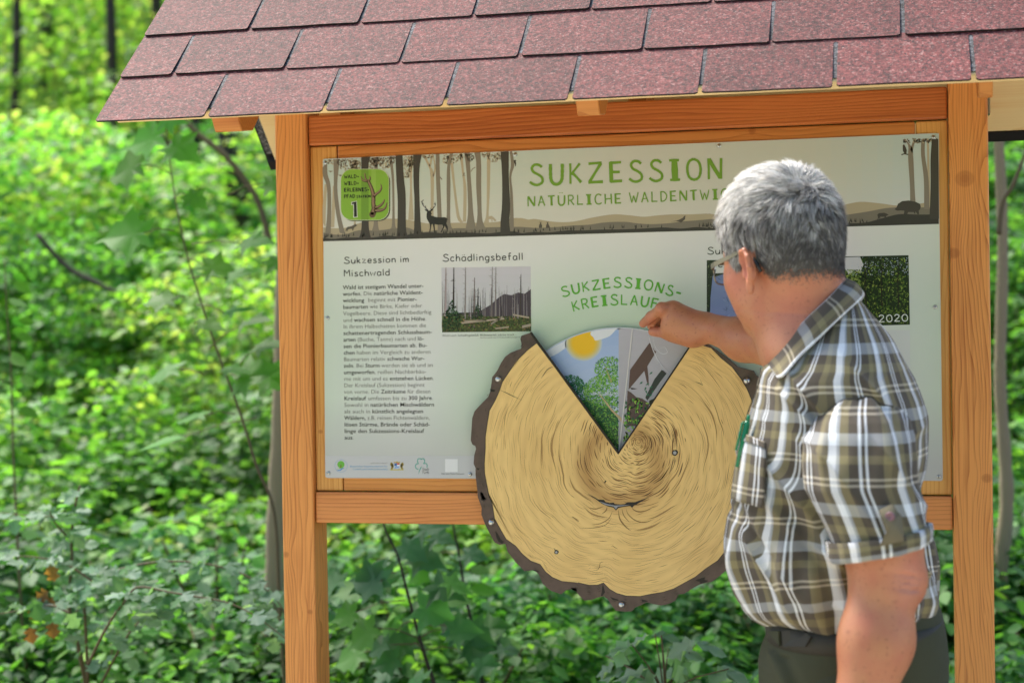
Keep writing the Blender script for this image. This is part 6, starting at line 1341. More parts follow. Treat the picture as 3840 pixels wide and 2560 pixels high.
# ------------------------------------------------------------------ pen
pg = simple('green_plastic', (0, 122, 78), .25, spec=.6); pen = empty('ballpoint_pen', tuple(PB(2810, 1620, YT-.14)), 'green ballpoint pen clipped into the chest pocket of the checked shirt', 'pen')
pa, pb_ = on_shirt(*k5([(655, 905)])[0], .012), on_shirt(*k5([(605, 1070)])[0], .009)
dv = (pa-pb_)/np.linalg.norm(pa-pb_); mb = MB(); mb.tube([pb_-dv*.05, pb_, pb_+(pa-pb_)*.55, pb_+(pa-pb_)*.72], [.0045, .0052, .0052, .0042], 14); mb.build('barrel', pg, pen, True)
mb = MB(); mb.tube([pb_+(pa-pb_)*.72, pa-dv*.004, pa], [.0034, .0034, .0022], 12); mb.build('push_button', pg, pen, True)
mb = MB(); sd = np.array([-.0075, -.003, 0]); mb.tube([pb_+(pa-pb_)*.70+sd*.4, pb_+(pa-pb_)*.62+sd, pb_+(pa-pb_)*.2+sd, pb_-dv*.022+sd*1.1], [.0022, .0022, .0022, .0026], 8); mb.build('clip', pg, pen, True)
# ------------------------------------------------------------------ trousers, belt, shoes
TRm = simple('olive_trousers', (68, 70, 54), .85, spec=.2, bump=.6, bscale=35)
TS = np.array([(2300, 2870, 3500, .170), (2352, 2870, 3522, .176), (2423, 2892, 3541, .182), (2470, 2876, 3548, .185), (2515, 2858, 3553, .186), (2560, 2848, 3557, .186), (2700, 2850, 3555, .183)], float)
NT, NTA = 50, 160; vt = np.linspace(2300, 2700, NT); tht = np.linspace(0, 2*np.pi, NTA, endpoint=False); V = np.zeros((NT, NTA, 3))
for i in range(NT):
    a_, b_ = PB(np.interp(vt[i], TS[:, 0], TS[:, 1]), vt[i], YT), PB(np.interp(vt[i], TS[:, 0], TS[:, 2]), vt[i], YT); V[i, :, 0] = (a_[0]+b_[0])/2+(b_[0]-a_[0])/2*np.sign(np.cos(tht))*np.abs(np.cos(tht))**.85; V[i, :, 1] = YT+np.interp(vt[i], TS[:, 0], TS[:, 3])*np.sign(np.sin(tht))*np.abs(np.sin(tht))**.85; V[i, :, 2] = a_[2]+.045
n_ = V-V.mean(1, keepdims=True); n_[..., 2] = 0; n_ /= np.linalg.norm(n_, axis=-1, keepdims=True)
dd = .004*wavy(V, 21, 25)
# pocket opening fold on the near front
Xr = V[..., 0]-PB(2945, 2440, YT)[0]; Zr = V[..., 2]-PB(2945, 2440, YT)[2]; sdist = Zr+1.5*Xr*np.clip(1-Xr*3, 0, 1); nearm = V[..., 1] < YT
dd += np.where(nearm, .007*np.exp(-((Xr+Zr*.55+.0)/.010)**2)*(Zr < .02)-.006*np.exp(-((Xr+Zr*.55-.016)/.012)**2)*(Zr < .02), 0)
V += n_*dd[..., None]; legs = []
k_ = np.arange(NT*NTA).reshape(NT, NTA); F = np.stack([k_[:-1], np.roll(k_, -1, 1)[:-1], np.roll(k_, -1, 1)[1:], k_[1:]], -1).reshape(-1, 4)[:, ::-1]
Vall = [V.reshape(-1, 3)]; Fall = [F.tolist()]; off = NT*NTA; wz = V[-1, 0, 2]; wx = V[-1, :, 0].mean()
def legs_sdf(p):
    d = None
    for s in (1, -1):
        q_ = smin(capsule(p, (wx+.0, YT+.085*s, wz+.03), (wx-.01, YT+.10*s, .52), .112, .078), capsule(p, (wx-.01, YT+.10*s, .52), (wx+.01, YT+.115*s, .07), .076, .066), .03)
        d = q_ if d is None else smin(d, q_, .02)
    d = smin(d, ellipsoid(p, (wx+.01, YT, wz+.02), (.13, .175, .09)), .03); d = np.maximum(d, .05-p[..., 2])
    return d
Vl, Fl = sdfmesh(legs_sdf, (wx-.22, YT-.26, .02), (wx+.22, YT+.26, wz+.10), .012)
Vall.append(Vl); Fall.append((Fl+off).tolist()); trousers = mesh('trousers', np.concatenate(Vall), Fall[0]+Fall[1], TRm, man, True)
beltm = simple('dark_leather', (50, 48, 40), .7, bump=.2, bscale=90)
NB = 120; Vb = []; zb0, zb1 = PB(2900, 2424, YT-.12)[2], PB(2900, 2345, YT-.12)[2]
for zz, o_ in ((zb0, .000), (zb0, .005), ((zb0+zb1)/2, .0055), (zb1, .005), (zb1, .000)):
    for j in range(NB):
        a_ = 2*np.pi*j/NB; vpx = 2395; l_, r_ = PB(2886, vpx, YT)[0], PB(3526, vpx, YT)[0]; cx = (l_+r_)/2; hx = (r_-l_)/2
        ct, st = math.cos(a_), math.sin(a_); Vb.append((cx+(hx+o_)*math.copysign(abs(ct)**.85, ct), YT+(.180+o_)*math.copysign(abs(st)**.85, st), zz))
k_ = np.arange(5*NB).reshape(5, NB); F = np.stack([k_[:-1], np.roll(k_, -1, 1)[:-1], np.roll(k_, -1, 1)[1:], k_[1:]], -1).reshape(-1, 4)
belt = mesh('belt', Vb, F, beltm, trousers, True)
tb = BVHTree.FromPolygons([tuple(v) for v in np.array(Vb)], [tuple(f) for f in F.tolist()])
def on_belt(u, v, off):
    d_ = Vector(FWD+CR*(u-1920)/FPX-CU*(v-1280)/FPX).normalized(); h_ = tb.ray_cast(Vector(CAM), d_)
    if h_[0] is None: h_ = tb.find_nearest(Vector(PB(u, v, YT-.15)))
    n_ = h_[1]; n_ = n_ if n_.dot(d_) < 0 else -n_; return np.array(h_[0]+n_*off)
for x0, x1, nm, mt, of in ((755, 845, 'belt_loop', TRm, .004), (860, 1070, 'belt_tongue', beltm, .003)):
    px_ = k6([(x0, 1150), (x1-30*(nm == 'belt_tongue'), 1150), (x1, 1225), (x1-40*(nm == 'belt_tongue'), 1296), (x0+10, 1300)]); V_ = [on_belt(min(max(u, 2890), 3500), min(max(v, 2364), 2422), of) for u, v in px_]; o = mesh(nm, V_, [tuple(range(5))], mt, trousers); sm = o.modifiers.new('t', 'SOLIDIFY'); sm.thickness = .004; sm.offset = 0
shm = simple('brown_leather_shoe', (62, 46, 34), .5)
for s in (1, -1):
    def sh_sdf(p):
        y0 = YT+.115*s; d = ellipsoid(p, (wx-.09, y0, .045), (.10, .048, .045)); d = smin(d, ellipsoid(p, (wx+.01, y0, .06), (.075, .042, .06)), .03); return np.maximum(d, -p[..., 2]+.002)
    V, F = sdfmesh(sh_sdf, (wx-.23, YT+.115*s-.08, -.01), (wx+.12, YT+.115*s+.08, .14), .007); mesh('shoe', V, F, shm, man, True)
# ------------------------------------------------------------------ glasses
gm = simple('grey_titanium', (150, 146, 128), .3, .85); gl_ = empty('glasses', (0, 0, 0), None, None); gl_.parent = man; gl_.location = Vector(HC)-world_loc(man)
fr = MB(); LW, LH = .025, .018
for s in (1, -1):
    cen = (.124, .033*s, -.050)
    rim = [HP(cen[0]-.006*(abs(y)/LW)**2-.004*(y*s > 0)*(abs(y)/LW), cen[1]+y, cen[2]+z) for y, z in [(LW*math.copysign(abs(math.cos(a))**.6, math.cos(a)), LH*math.copysign(abs(math.sin(a))**.6, math.sin(a))) for a in np.linspace(0, 2*math.pi, 33)]]
    fr.tube(rim, .0013, 6)
    lens = mesh('lens', rim[:-1], [tuple(range(32))], [bpy.data.materials.get('lens_glass') or (lambda: (lambda m_: m_)(simple('lens_glass', (235, 240, 240), .05)))()], gl_)
fr.tube([HP(.124, .009, -.046), HP(.127, 0, -.043), HP(.124, -.009, -.046)], .0014, 6); fr.build('frame', gm, gl_, True)
lg = bpy.data.materials['lens_glass']; lg.node_tree.nodes['Principled BSDF'].inputs['Transmission Weight'].default_value = 1; lg.node_tree.nodes['Principled BSDF'].inputs['IOR'].default_value = 1.08
for s in (1, -1):
    mb = MB(); pts_ = [HP(.112, .0585*s, -.042), HP(.108, .067*s, -.040), HP(.09, .0735*s, -.039), HP(.05, .0785*s, -.037), HP(.01, .0835*s, -.034), HP(-.012, .086*s, -.036), HP(-.024, .0860*s, -.046), HP(-.034, .083*s, -.062)]
    hs = [.0034, .0042, .0042, .0036, .003, .003, .003, .003]
    V_ = []
    for q_, h_ in zip(pts_, hs):
        for a_, b_ in ((-1, -1), (1, -1), (1, 1), (-1, 1)): V_.append(q_+hl*a_*.0009+hu*b_*h_)
    F_ = [(4*i+j, 4*i+(j+1) % 4, 4*i+4+(j+1) % 4, 4*i+4+j) for i in range(len(pts_)-1) for j in range(4)]+[(0, 1, 2, 3), tuple(4*(len(pts_)-1)+j for j in (3, 2, 1, 0))]
    mesh('temple', V_, F_, gm, gl_); 
    if s == 1:
        mt = MB(); mt.tube([HP(-.022, .0862, -.046), HP(-.032, .0845, -.060), HP(-.038, .082, -.076)], [.003, .0034, .003], 8); mt.build('temple_tip', simple('black_tip', (20, 18, 18), .4), gl_, True)
# ------------------------------------------------------------------ hair: short strands grown from the scalp
q = (HEADV-HC)@HR; tri = HEADF; ctr = q[tri].mean(1); ctw = HEADV[tri].mean(1)
e1 = HEADV[tri[:, 2]]-HEADV[tri[:, 0]]; e2 = HEADV[tri[:, 3]]-HEADV[tri[:, 1]]; fn = np.cross(e1, e2); ar = np.linalg.norm(fn, axis=-1); fn /= ar[:, None]+1e-12
outw = ((ctw-HC)*fn).sum(-1); fn[outw < 0] *= -1
f_, l_, u_ = ctr[:, 0], np.abs(ctr[:, 1]), ctr[:, 2]
# hairline: lower bound of hair as function of position along the head
line = np.interp(f_, [-.12, -.08, -.045, -.028, -.014, .008, .022, .034, .052, .064, .078, .092, .11], [-.100, -.108, -.108, -.088, -.050, -.034, -.062, -.064, -.034, -.012, .022, .048, .07])
line = np.where((l_ < .05) & (f_ < -.03), -.112, line)
wdt = np.clip((u_-line)/np.where(f_ < -.02, .030, .012), 0, 1)**1.3; ear_zone = (l_ > .081) & (u_ < -.028) & (f_ > -.04) & (f_ < .014)
wdt[ear_zone] = 0; wdt[(f_ > .0) & (u_ < -.10)] = 0
prob = ar*wdt; prob /= prob.sum(); NH = 46000; rs = np.random.RandomState(3); pick = rs.choice(len(tri), NH, p=prob)
bw = rs.dirichlet([1, 1, 1, 1], NH); root = (HEADV[tri[pick]]*bw[..., None]).sum(1); nn = fn[pick]; ql = (root-HC)@HR
# combing: forward and sideways on top, down at the sides and back
top = np.clip((ql[:, 2]-.0)/.08, 0, 1)[:, None]; back = np.clip(-ql[:, 0]/.08, 0, 1)[:, None]
comb = hf[None]*(.9*top+.15)-hu[None]*(1-top)*(.9)+(-hu)[None]*back*.3+hl[None]*(.25*np.sign(ql[:, 1:2]))*top
comb = comb*(1-.0)+hf[None]*(-.35)*(1-top)*(ql[:, 0:1] > -.05)
cl = np.stack([wavy(root, 31+k, 85, 8) for k in range(3)], -1)*1.5; comb = comb+cl*.6+rs.normal(size=(NH, 3))*.14
comb -= nn*(comb*nn).sum(-1, keepdims=True); comb /= np.linalg.norm(comb, axis=-1, keepdims=True)
hgt = np.clip((ql[:, 2]+.09)/.15, 0, 1); ln = (.007+.030*hgt)*rs.uniform(.7, 1.25, NH); ln *= np.interp(wdt[pick], [0, .6, 1], [.4, .8, 1])
lift = (.45+.35*np.clip(hgt-.3, 0, 1)+.25*wavy(root, 41, 60))*rs.uniform(.5, 1.3, NH); lift = np.clip(lift, .12, 1.2)
front = np.clip((ql[:, 0]-.06)/.03, 0, 1)*(ql[:, 2] > .02); lift = lift+front*.3
d0 = nn*lift[:, None]+comb; d0 /= np.linalg.norm(d0, axis=-1, keepdims=True); d1 = d0*.6+comb*.75-nn*.12; d1 /= np.linalg.norm(d1, axis=-1, keepdims=True)
from mathutils.kdtree import KDTree
NCL = 1500; kdt = KDTree(NCL)
for k in range(NCL): kdt.insert(Vector(root[k]), k)
kdt.balance(); clid = np.array([kdt.find(Vector(r_))[1] for r_ in root])
tipc = root+d0*(ln*.5)[:, None]+d1*(ln*.5)[:, None]; ctip = tipc[clid]; clr = rs.normal(size=NCL)[clid]
p0 = root-nn*.0008; p1 = p0+d0*(ln*.5)[:, None]; p2 = p1+d1*(ln*.5)[:, None]; cm_ = np.clip(hgt*1.2, .15, .6)[:, None]*rs.uniform(.5, 1.1, (NH, 1)); p2 = p2*(1-cm_)+ctip*cm_; p1 = p1*(1-cm_*.35)+(root[clid]+d0[clid]*(ln[clid]*.5)[:, None])*cm_*.35
wv = np.cross(d0, nn); wv /= np.linalg.norm(wv, axis=-1, keepdims=True)+1e-9; tw = rs.uniform(-1, 1, (NH, 1)); wv = wv+nn*tw*.8; wv /= np.linalg.norm(wv, axis=-1, keepdims=True)
w0 = .00042*rs.uniform(.7, 1.3, NH)[:, None]
V = np.stack([p0-wv*w0, p0+wv*w0, p1-wv*w0*.9, p1+wv*w0*.9, p2], 1).reshape(-1, 3)
base = np.arange(NH)[:, None]*5; F = np.concatenate([base+np.array([[0, 1, 3, 2]])]); Ft = base+np.array([[2, 3, 4]])
grey = np.clip(.38+.52*np.clip((ql[:, 2]-.0)/.09, -1, 1)+.20*np.clip(ql[:, 0]/.1, -1, 1)+.20*rs.normal(size=NH)+.16*clr+.22*wavy(root, 51, 70), 0, 1)[:, None]
colh = np.array([.10, .088, .078])*(1-grey)+np.array([.92, .88, .82])*grey**1.15
hc_ = np.concatenate([colh, colh])
m, nt, N, L, P = newmat('hair_strand'); a = N.new('ShaderNodeAttribute'); a.attribute_name = 'Col'; L.new(a.outputs['Color'], P.inputs['Base Color']); P.inputs['Roughness'].default_value = .5; P.inputs['Specular IOR Level'].default_value = .35
hair = mesh('hair', V, F.tolist()+Ft.tolist(), m, man, False, col=hc_)
# dense undercoat so that no skin shows between the strands
sel = (wdt > .97); used = np.unique(tri[sel]); remap = -np.ones(len(HEADV), int); remap[used] = np.arange(len(used)); vn = np.zeros_like(HEADV); np.add.at(vn, tri.ravel(), np.repeat(fn, 4, axis=0)); vn /= np.linalg.norm(vn, axis=-1, keepdims=True)+1e-9
V = HEADV[used]+vn[used]*.0012; qg = (V-HC)@HR; gg = np.clip(.35+.45*np.clip(qg[:, 2]/.09, -1, 1), .08, .8)[:, None]
mesh('hair_undercoat', V, remap[tri[sel]], m, hair, True, colpt=np.array([.05, .042, .036])*(1-gg)+np.array([.42, .40, .38])*gg)
# eyebrow on the visible side
# ================================================================== the forest behind
m, nt, N, L, P = newmat('leaf')
a = N.new('ShaderNodeAttribute'); a.attribute_name = 'Col'; oi = N.new('ShaderNodeObjectInfo')
hs = N.new('ShaderNodeHueSaturation'); L.new(a.outputs['Color'], hs.inputs['Color']); L.new(math_node(N, L, 'ADD', .488, math_node(N, L, 'MULTIPLY', oi.outputs['Random'], .024)), hs.inputs['Hue']); L.new(math_node(N, L, 'ADD', .82, math_node(N, L, 'MULTIPLY', oi.outputs['Random'], .36)), hs.inputs['Value'])
L.new(hs.outputs[0], P.inputs['Base Color']); P.inputs['Roughness'].default_value = .55; P.inputs['Specular IOR Level'].default_value = .30
tr = N.new('ShaderNodeBsdfTranslucent'); mu = mixc(N, L, 1.0, hs.outputs[0], (2.1, 2.2, .8), 'MULTIPLY'); L.new(mu, tr.inputs['Color'])
mx = N.new('ShaderNodeMixShader'); mx.inputs[0].default_value = .5; L.new(P.outputs[0], mx.inputs[1]); L.new(tr.outputs[0], mx.inputs[2]); L.new(mx.outputs[0], N['Material Output'].inputs['Surface'])
LEAF = m
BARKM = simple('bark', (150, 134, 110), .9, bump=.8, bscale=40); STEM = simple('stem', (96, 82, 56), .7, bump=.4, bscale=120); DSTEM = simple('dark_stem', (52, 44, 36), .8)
def leaf_tmpl(kind):
    """outline (along, across) fan; returns V (k,3) unit leaf lying in xy, growing along +x, F"""
    if kind == 'ovate':
        o = [(0, 0), (.18, .22), (.45, .33), (.75, .22), (1.0, 0)]
        V = [(x, y, .10*y-.12*x*x) for x, y in o]+[(x, -y, .10*y-.12*x*x) for x, y in o[1:4]]
        return np.array(V), [(0, 1, 2), (0, 2, 3), (0, 3, 4), (0, 6, 5), (0, 7, 6), (0, 4, 7)]
    if kind == 'simple':
        V = [(0, 0, 0), (.45, .34, .03), (1, 0, -.12), (.45, -.34, .03)]; return np.array(V), [(0, 1, 2), (0, 2, 3)]
    if kind == 'maple':
        half = [(.0, 0), (-.10, .12), (-.20, .42), (.02, .34), (.10, .36), (.26, .78), (.36, .50), (.46, .38), (.60, .40), (.80, .12), (1.06, 0)]
    if kind == 'thorn':
        half = [(0, 0), (.10, .10), (.22, .40), (.34, .30), (.46, .22), (.62, .46), (.70, .28), (.82, .24), (.90, .10), (1.0, 0)]
    o = half+[(x, -y) for x, y in half[-2:0:-1]]; V = [(.22, 0, -.02)]+[(x, y, -.16*(x-.2)**2+.05*math.sin(9*y)+.10*abs(y)-.18*y*y) for x, y in o]; n = len(o)
    return np.array(V), [(0, 1+i, 1+(i+1) % n) for i in range(n)]
TM = {k: leaf_tmpl(k) for k in ('ovate', 'simple', 'maple', 'thorn')}
def leaf_cloud(pos, dirn, up, size, kind):
    T_, Ft = TM[kind]; d = dirn/np.linalg.norm(dirn, axis=-1, keepdims=True); u = up-d*(up*d).sum(-1, keepdims=True); u /= np.linalg.norm(u, axis=-1, keepdims=True)+1e-9; s = np.cross(u, d)
    V = pos[:, None]+size[:, None, None]*(T_[None, :, 0:1]*d[:, None]+T_[None, :, 1:2]*s[:, None]+T_[None, :, 2:3]*u[:, None])
    F = (np.arange(len(pos))[:, None, None]*len(T_)+np.array(Ft)[None]).reshape(-1, 3); return V.reshape(-1, 3), F, len(Ft)
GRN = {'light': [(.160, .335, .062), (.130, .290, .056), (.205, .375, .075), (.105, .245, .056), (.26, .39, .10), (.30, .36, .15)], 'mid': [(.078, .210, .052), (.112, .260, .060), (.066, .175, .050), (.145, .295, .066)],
       'dark': [(.042, .135, .040), (.058, .165, .044), (.034, .105, .036), (.085, .205, .050)], 'blue': [(.075, .180, .085), (.095, .215, .105), (.060, .150, .070), (.12, .26, .10)]}  # tones also carry sunlit, dim and sky-tinted looks in the colour
def spray_leaves(rs, centers, nrm_up, rad, nl, size, tone):
    n = len(centers)*nl; c = np.repeat(centers, nl, 0); up = np.repeat(nrm_up, nl, 0); a = rs.uniform(0, 6.28, n); r = np.sqrt(rs.uniform(0.02, 1, n))*np.repeat(rad, nl)
    h = np.stack([np.cos(a)*r, np.sin(a)*r, -.35*r*r/np.repeat(rad, nl)+rs.normal(0, .012, n)], -1); h[:, 2] -= (h[:, 0]*up[:, 0]+h[:, 1]*up[:, 1])/up[:, 2]
    p = c+h; aa = a+rs.normal(0, .7, n); d = np.stack([np.cos(aa), np.sin(aa), rs.normal(-.25, .28, n)], -1)
    u = up+rs.normal(0, .32, (n, 3)); sz = size*rs.uniform(.6, 1.25, n); cols = np.array(tone)[rs.randint(0, len(tone), n)]*rs.uniform(.75, 1.25, (n, 1))
    return p, d, u, sz, cols
def make_foliage(seed, R, Hh, nspray, nl, size, tone, kind='ovate', z0=.05, dome=True):
    """an irregular bush crown built of flat layered sprays of leaves, base at z = 0"""
    rs = np.random.RandomState(seed); C_ = []
    while len(C_) < nspray:
        x, y, z = rs.uniform(-1, 1), rs.uniform(-1, 1), rs.uniform(z0, 1)
        rr_ = math.hypot(x, y); lim = (1-.55*z**2)*(1+.25*math.sin(3*math.atan2(y, x)+seed)+.15*math.sin(7*math.atan2(y, x)+2*seed))
        if rr_ < lim*(1 if z > .25 else .95): C_.append((x*R, y*R, z*Hh))
    C_ = np.array(C_); up = np.stack([rs.normal(0, .22, nspray), rs.normal(-.12, .22, nspray), np.ones(nspray)], -1)+C_*np.array([.25/R, .25/R, 0]); p, d, u, sz, cols = spray_leaves(rs, C_, up, rs.uniform(.10, .24, nspray)*max(.8, R), nl, size, tone)
    V, F, nf = leaf_cloud(p, d, u, sz, kind); mb = MB()
    for i in range(0, nspray, max(1, nspray//14)):
        q = C_[i]; mb.tube([(0, 0, 0), (q[0]*.3, q[1]*.3, q[2]*.5), tuple(q)], [.012, .008, .003], 5)
    return V, F, np.repeat(cols, nf, 0), mb
protos = []
def crown_mesh(name, args, kw):
    V, F, C_, mb = make_foliage(*args, **kw); me_o = mesh(name, V, F, LEAF, None, False, recenter=False, col=C_); st = mesh('stem', mb.V, mb.F, STEM, None, True, recenter=False); a_, b_ = me_o.data, st.data
    bpy.data.objects.remove(me_o); bpy.data.objects.remove(st); return a_, b_
tones = ('light', 'mid', 'dark', 'blue')
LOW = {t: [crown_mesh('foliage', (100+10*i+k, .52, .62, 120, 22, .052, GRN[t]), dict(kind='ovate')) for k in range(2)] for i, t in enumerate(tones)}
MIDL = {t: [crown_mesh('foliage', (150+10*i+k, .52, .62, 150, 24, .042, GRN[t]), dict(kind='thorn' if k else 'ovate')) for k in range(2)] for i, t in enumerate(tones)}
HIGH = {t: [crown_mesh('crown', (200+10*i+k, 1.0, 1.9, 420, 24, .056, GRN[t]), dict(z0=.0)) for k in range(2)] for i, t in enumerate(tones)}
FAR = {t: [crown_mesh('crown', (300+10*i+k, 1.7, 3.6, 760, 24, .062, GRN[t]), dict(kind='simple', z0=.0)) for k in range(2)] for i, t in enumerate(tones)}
rsP = np.random.RandomState(77)
def put(kind, lib, x, y, sc_, name, stemname, label, cat, group, rot=None, dz=0):
    k_ = rsP.randint(0, 2); fo, st = lib[kind][k_]; z = float(ground_z(np.array(x), np.array(y)))
    r_ = empty(name, (x, y, z+dz), label, cat, group); r_.rotation_euler = (0, 0, rsP.uniform(0, 6.28) if rot is None else rot); r_.scale = (sc_*rsP.uniform(.9, 1.1), sc_*rsP.uniform(.9, 1.1), sc_)
    a_ = link(bpy.data.objects.new(fo.name.split('.')[0], fo)); a_.parent = r_; b_ = link(bpy.data.objects.new(stemname, st)); b_.parent = r_; return r_
ORD = ['first', 'second', 'third', 'fourth', 'fifth', 'sixth', 'seventh', 'eighth', 'ninth', 'tenth', 'eleventh', 'twelfth']
TN = {'light': 'yellow green', 'mid': 'fresh green', 'dark': 'deep green', 'blue': 'cool green'}
def u_of(x, y): return 1920+FPX*math.tan(math.atan2(x, y+CD)+YAW)
def tone_at(x, y):  # sunny and dim patches of the wood put into leaf colour by place
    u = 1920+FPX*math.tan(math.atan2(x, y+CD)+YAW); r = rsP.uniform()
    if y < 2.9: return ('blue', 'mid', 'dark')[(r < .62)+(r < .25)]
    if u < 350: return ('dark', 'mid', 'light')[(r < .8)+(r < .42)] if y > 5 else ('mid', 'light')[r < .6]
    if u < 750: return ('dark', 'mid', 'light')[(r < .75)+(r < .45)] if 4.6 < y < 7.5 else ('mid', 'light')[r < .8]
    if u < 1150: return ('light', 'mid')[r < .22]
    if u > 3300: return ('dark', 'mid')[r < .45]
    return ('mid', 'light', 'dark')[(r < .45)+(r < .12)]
g1, g2, g3 = 'low shrubs of the undergrowth behind the shelter', 'young trees standing close behind the undergrowth', 'tall leafy trees far back in the wood'
def row(Y, n, s, lib, jx, jy, name, stemname, cat, group, words, w0=.56, w1=.12, cut=False, tonef=None):
    spots = []
    for i in range(n):
        d = Y+CD; x0, x1 = -math.tan(w0)*d, math.tan(w1)*d; x = x0+(x1-x0)*(i+.5+rsP.uniform(-jx, jx))/n; y = Y+rsP.uniform(-jy, jy)
        if cut and 1750 < u_of(x, y) < 3350: continue
        spots.append((x, y))
    spots.sort(key=lambda p_: p_[0]/(p_[1]+CD))
    for k, (x, y) in enumerate(spots):
        t = tonef() if tonef else tone_at(x, y)
        put(t, lib, x, y, s*rsP.uniform(.85, 1.15), name, stemname, TN[t]+' '+words % ORD[k], cat, group)
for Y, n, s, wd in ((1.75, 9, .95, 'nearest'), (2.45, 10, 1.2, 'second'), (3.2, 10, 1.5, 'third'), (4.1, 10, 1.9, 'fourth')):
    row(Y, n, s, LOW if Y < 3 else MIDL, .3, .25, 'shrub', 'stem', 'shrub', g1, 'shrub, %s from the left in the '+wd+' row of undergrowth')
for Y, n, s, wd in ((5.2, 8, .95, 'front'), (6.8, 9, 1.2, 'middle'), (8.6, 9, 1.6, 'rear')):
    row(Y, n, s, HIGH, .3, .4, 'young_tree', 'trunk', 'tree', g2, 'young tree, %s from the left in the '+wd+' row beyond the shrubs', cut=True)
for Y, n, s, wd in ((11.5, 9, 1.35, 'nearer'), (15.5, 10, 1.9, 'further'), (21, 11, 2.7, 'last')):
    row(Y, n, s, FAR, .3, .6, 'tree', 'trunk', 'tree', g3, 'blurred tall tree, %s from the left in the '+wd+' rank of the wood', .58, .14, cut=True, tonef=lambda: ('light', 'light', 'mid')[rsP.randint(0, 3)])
# the wood on the near side of the path, which the glossy board mirrors
for k, (x, y) in enumerate(((-15, -13), (-11.5, -14), (-8.4, -12.5), (-1.6, -13), (1.8, -14), (5.2, -12.8), (9, -13.5), (-13, -19), (-9, -20), (0.5, -19), (5, -20))):
    put(('mid', 'light')[k % 2], FAR, x, y, 1.7, 'tree', 'trunk', 'tall leafy tree beyond the path, %s from the left behind the viewer' % ('one two three four five six seven eight nine ten eleven'.split()[k]), 'tree', 'trees on the near side of the path')
# ground cover -------------------------------------------------------
rs = np.random.RandomState(91); n = 2300; d = rs.uniform(.5, 1, n)**.7*7.5; yy = 1.0+(d-d.min()); ang = rs.uniform(-.60, .16, n); xx = np.tan(ang)*(yy+CD)
Cn = np.stack([xx, yy, ground_z(xx, yy)+rs.uniform(.08, .42, n)], -1); up = np.stack([rs.normal(0, .2, n), rs.normal(-.1, .2, n), np.ones(n)], -1)
tn = GRN['mid']+GRN['light'][:1]+GRN['dark'][:2]+GRN['blue']; p, dd_, u, sz, cols = spray_leaves(rs, Cn, up, rs.uniform(.09, .2, n), 14, .058, tn); V, F, nf = leaf_cloud(p, dd_, u, sz, 'ovate')
tag(mesh('ground_cover', V, F, LEAF, None, False, recenter=False, col=np.repeat(cols, nf, 0)), kind='stuff')
# ------------------------------------------------------------------ hand placed plants
def single_leaf(kind, tone, seed):
    rs = np.random.RandomState(seed); T_, Ft = TM[kind]; V = T_.copy(); V[:, 2] += .05*np.sin(V[:, 0]*3+seed)+.04*np.sin(V[:, 1]*5+seed*2)
    o = mesh('leaf', V, Ft, LEAF, None, True, recenter=False, col=np.tile(np.array(tone), (len(Ft), 1))); me = o.data; bpy.data.objects.remove(o); return me
def leaf_obj(me, parent, pos, dirn, up, size, name='leaf'):
    d = Vector(dirn).normalized(); u = Vector(up); u = (u-d*u.dot(d)).normalized(); s = u.cross(d); o = link(bpy.data.objects.new(name, me)); o.parent = parent
    Mx = Matrix([[d.x, s.x, u.x], [d.y, s.y, u.y], [d.z, s.z, u.z]]).to_4x4(); o.location = Vector(pos)-world_loc(parent); o.rotation_euler = Mx.to_euler(); o.scale = (size,)*3; return o
MPL = [single_leaf('maple', c, k) for k, c in enumerate(((.11, .29, .04), (.09, .24, .035), (.13, .32, .045)))]
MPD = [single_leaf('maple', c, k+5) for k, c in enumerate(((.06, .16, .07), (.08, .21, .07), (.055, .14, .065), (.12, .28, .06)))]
OVL = [single_leaf('ovate', c, k+9) for k, c in enumerate(((.09, .26, .03), (.07, .20, .03)))]
THB = [single_leaf('thorn', c, k+20) for k, c in enumerate(((.17, .27, .20), (.14, .25, .17), (.20, .30, .24), (.10, .23, .09)))]  # the bluish ones carry sky sheen in their colour
DRY = [single_leaf('thorn', c, k+30) for k, c in enumerate(((.20, .095, .035), (.15, .07, .03)))]
def sapling(stem_px, Y, rad, leaves, label, group=None, name='maple_sapling', stemmat=STEM, gz=None):
    pts = [PB(u, v, Y+dy) for u, v, dy in stem_px]; base = np.array([pts[-1][0]+.03, Y+stem_px[-1][2], 0]); base[2] = float(ground_z(base[0], base[1])); r_ = empty(name, tuple(base), label, 'plant', group)
    mb = MB(); mb.tube(catmull([pts[0]]+pts[1:]+[base], 5), list(np.linspace(rad*.4, rad*1.3, (len(pts))*5+1)), 7); mb.build('stem', stemmat, r_, True)
    for (u, v, Yl, size, lib, du, dv, face, att) in leaves:
        # du,dv: direction in the picture in which the leaf points; face: how much it faces the viewer (0 edge-on .. 1 full)
        pos = PB(u, v, Y+Yl); pd = PB(u+du*10, v+dv*10, Y+Yl)-pos; pd = pd+np.array([0, rsP.uniform(-.3, .3)*np.linalg.norm(pd), 0]); upv = np.array([rsP.normal(0, .1), -face, math.sqrt(max(.02, 1-face**2))])
        leaf_obj(random.choice(lib), r_, pos, pd, upv, size)
        if att is not None:
            q = PB(att[0], att[1], Y); mt = MB(); mt.tube([q, (np.array(q)+pos)/2+np.array([0, 0, .01]), pos], [.0022, .0016, .0014], 5); mt.build('leaf_stalk', STEM, r_, True)
    return r_
DX = 1.63265
Lv = []
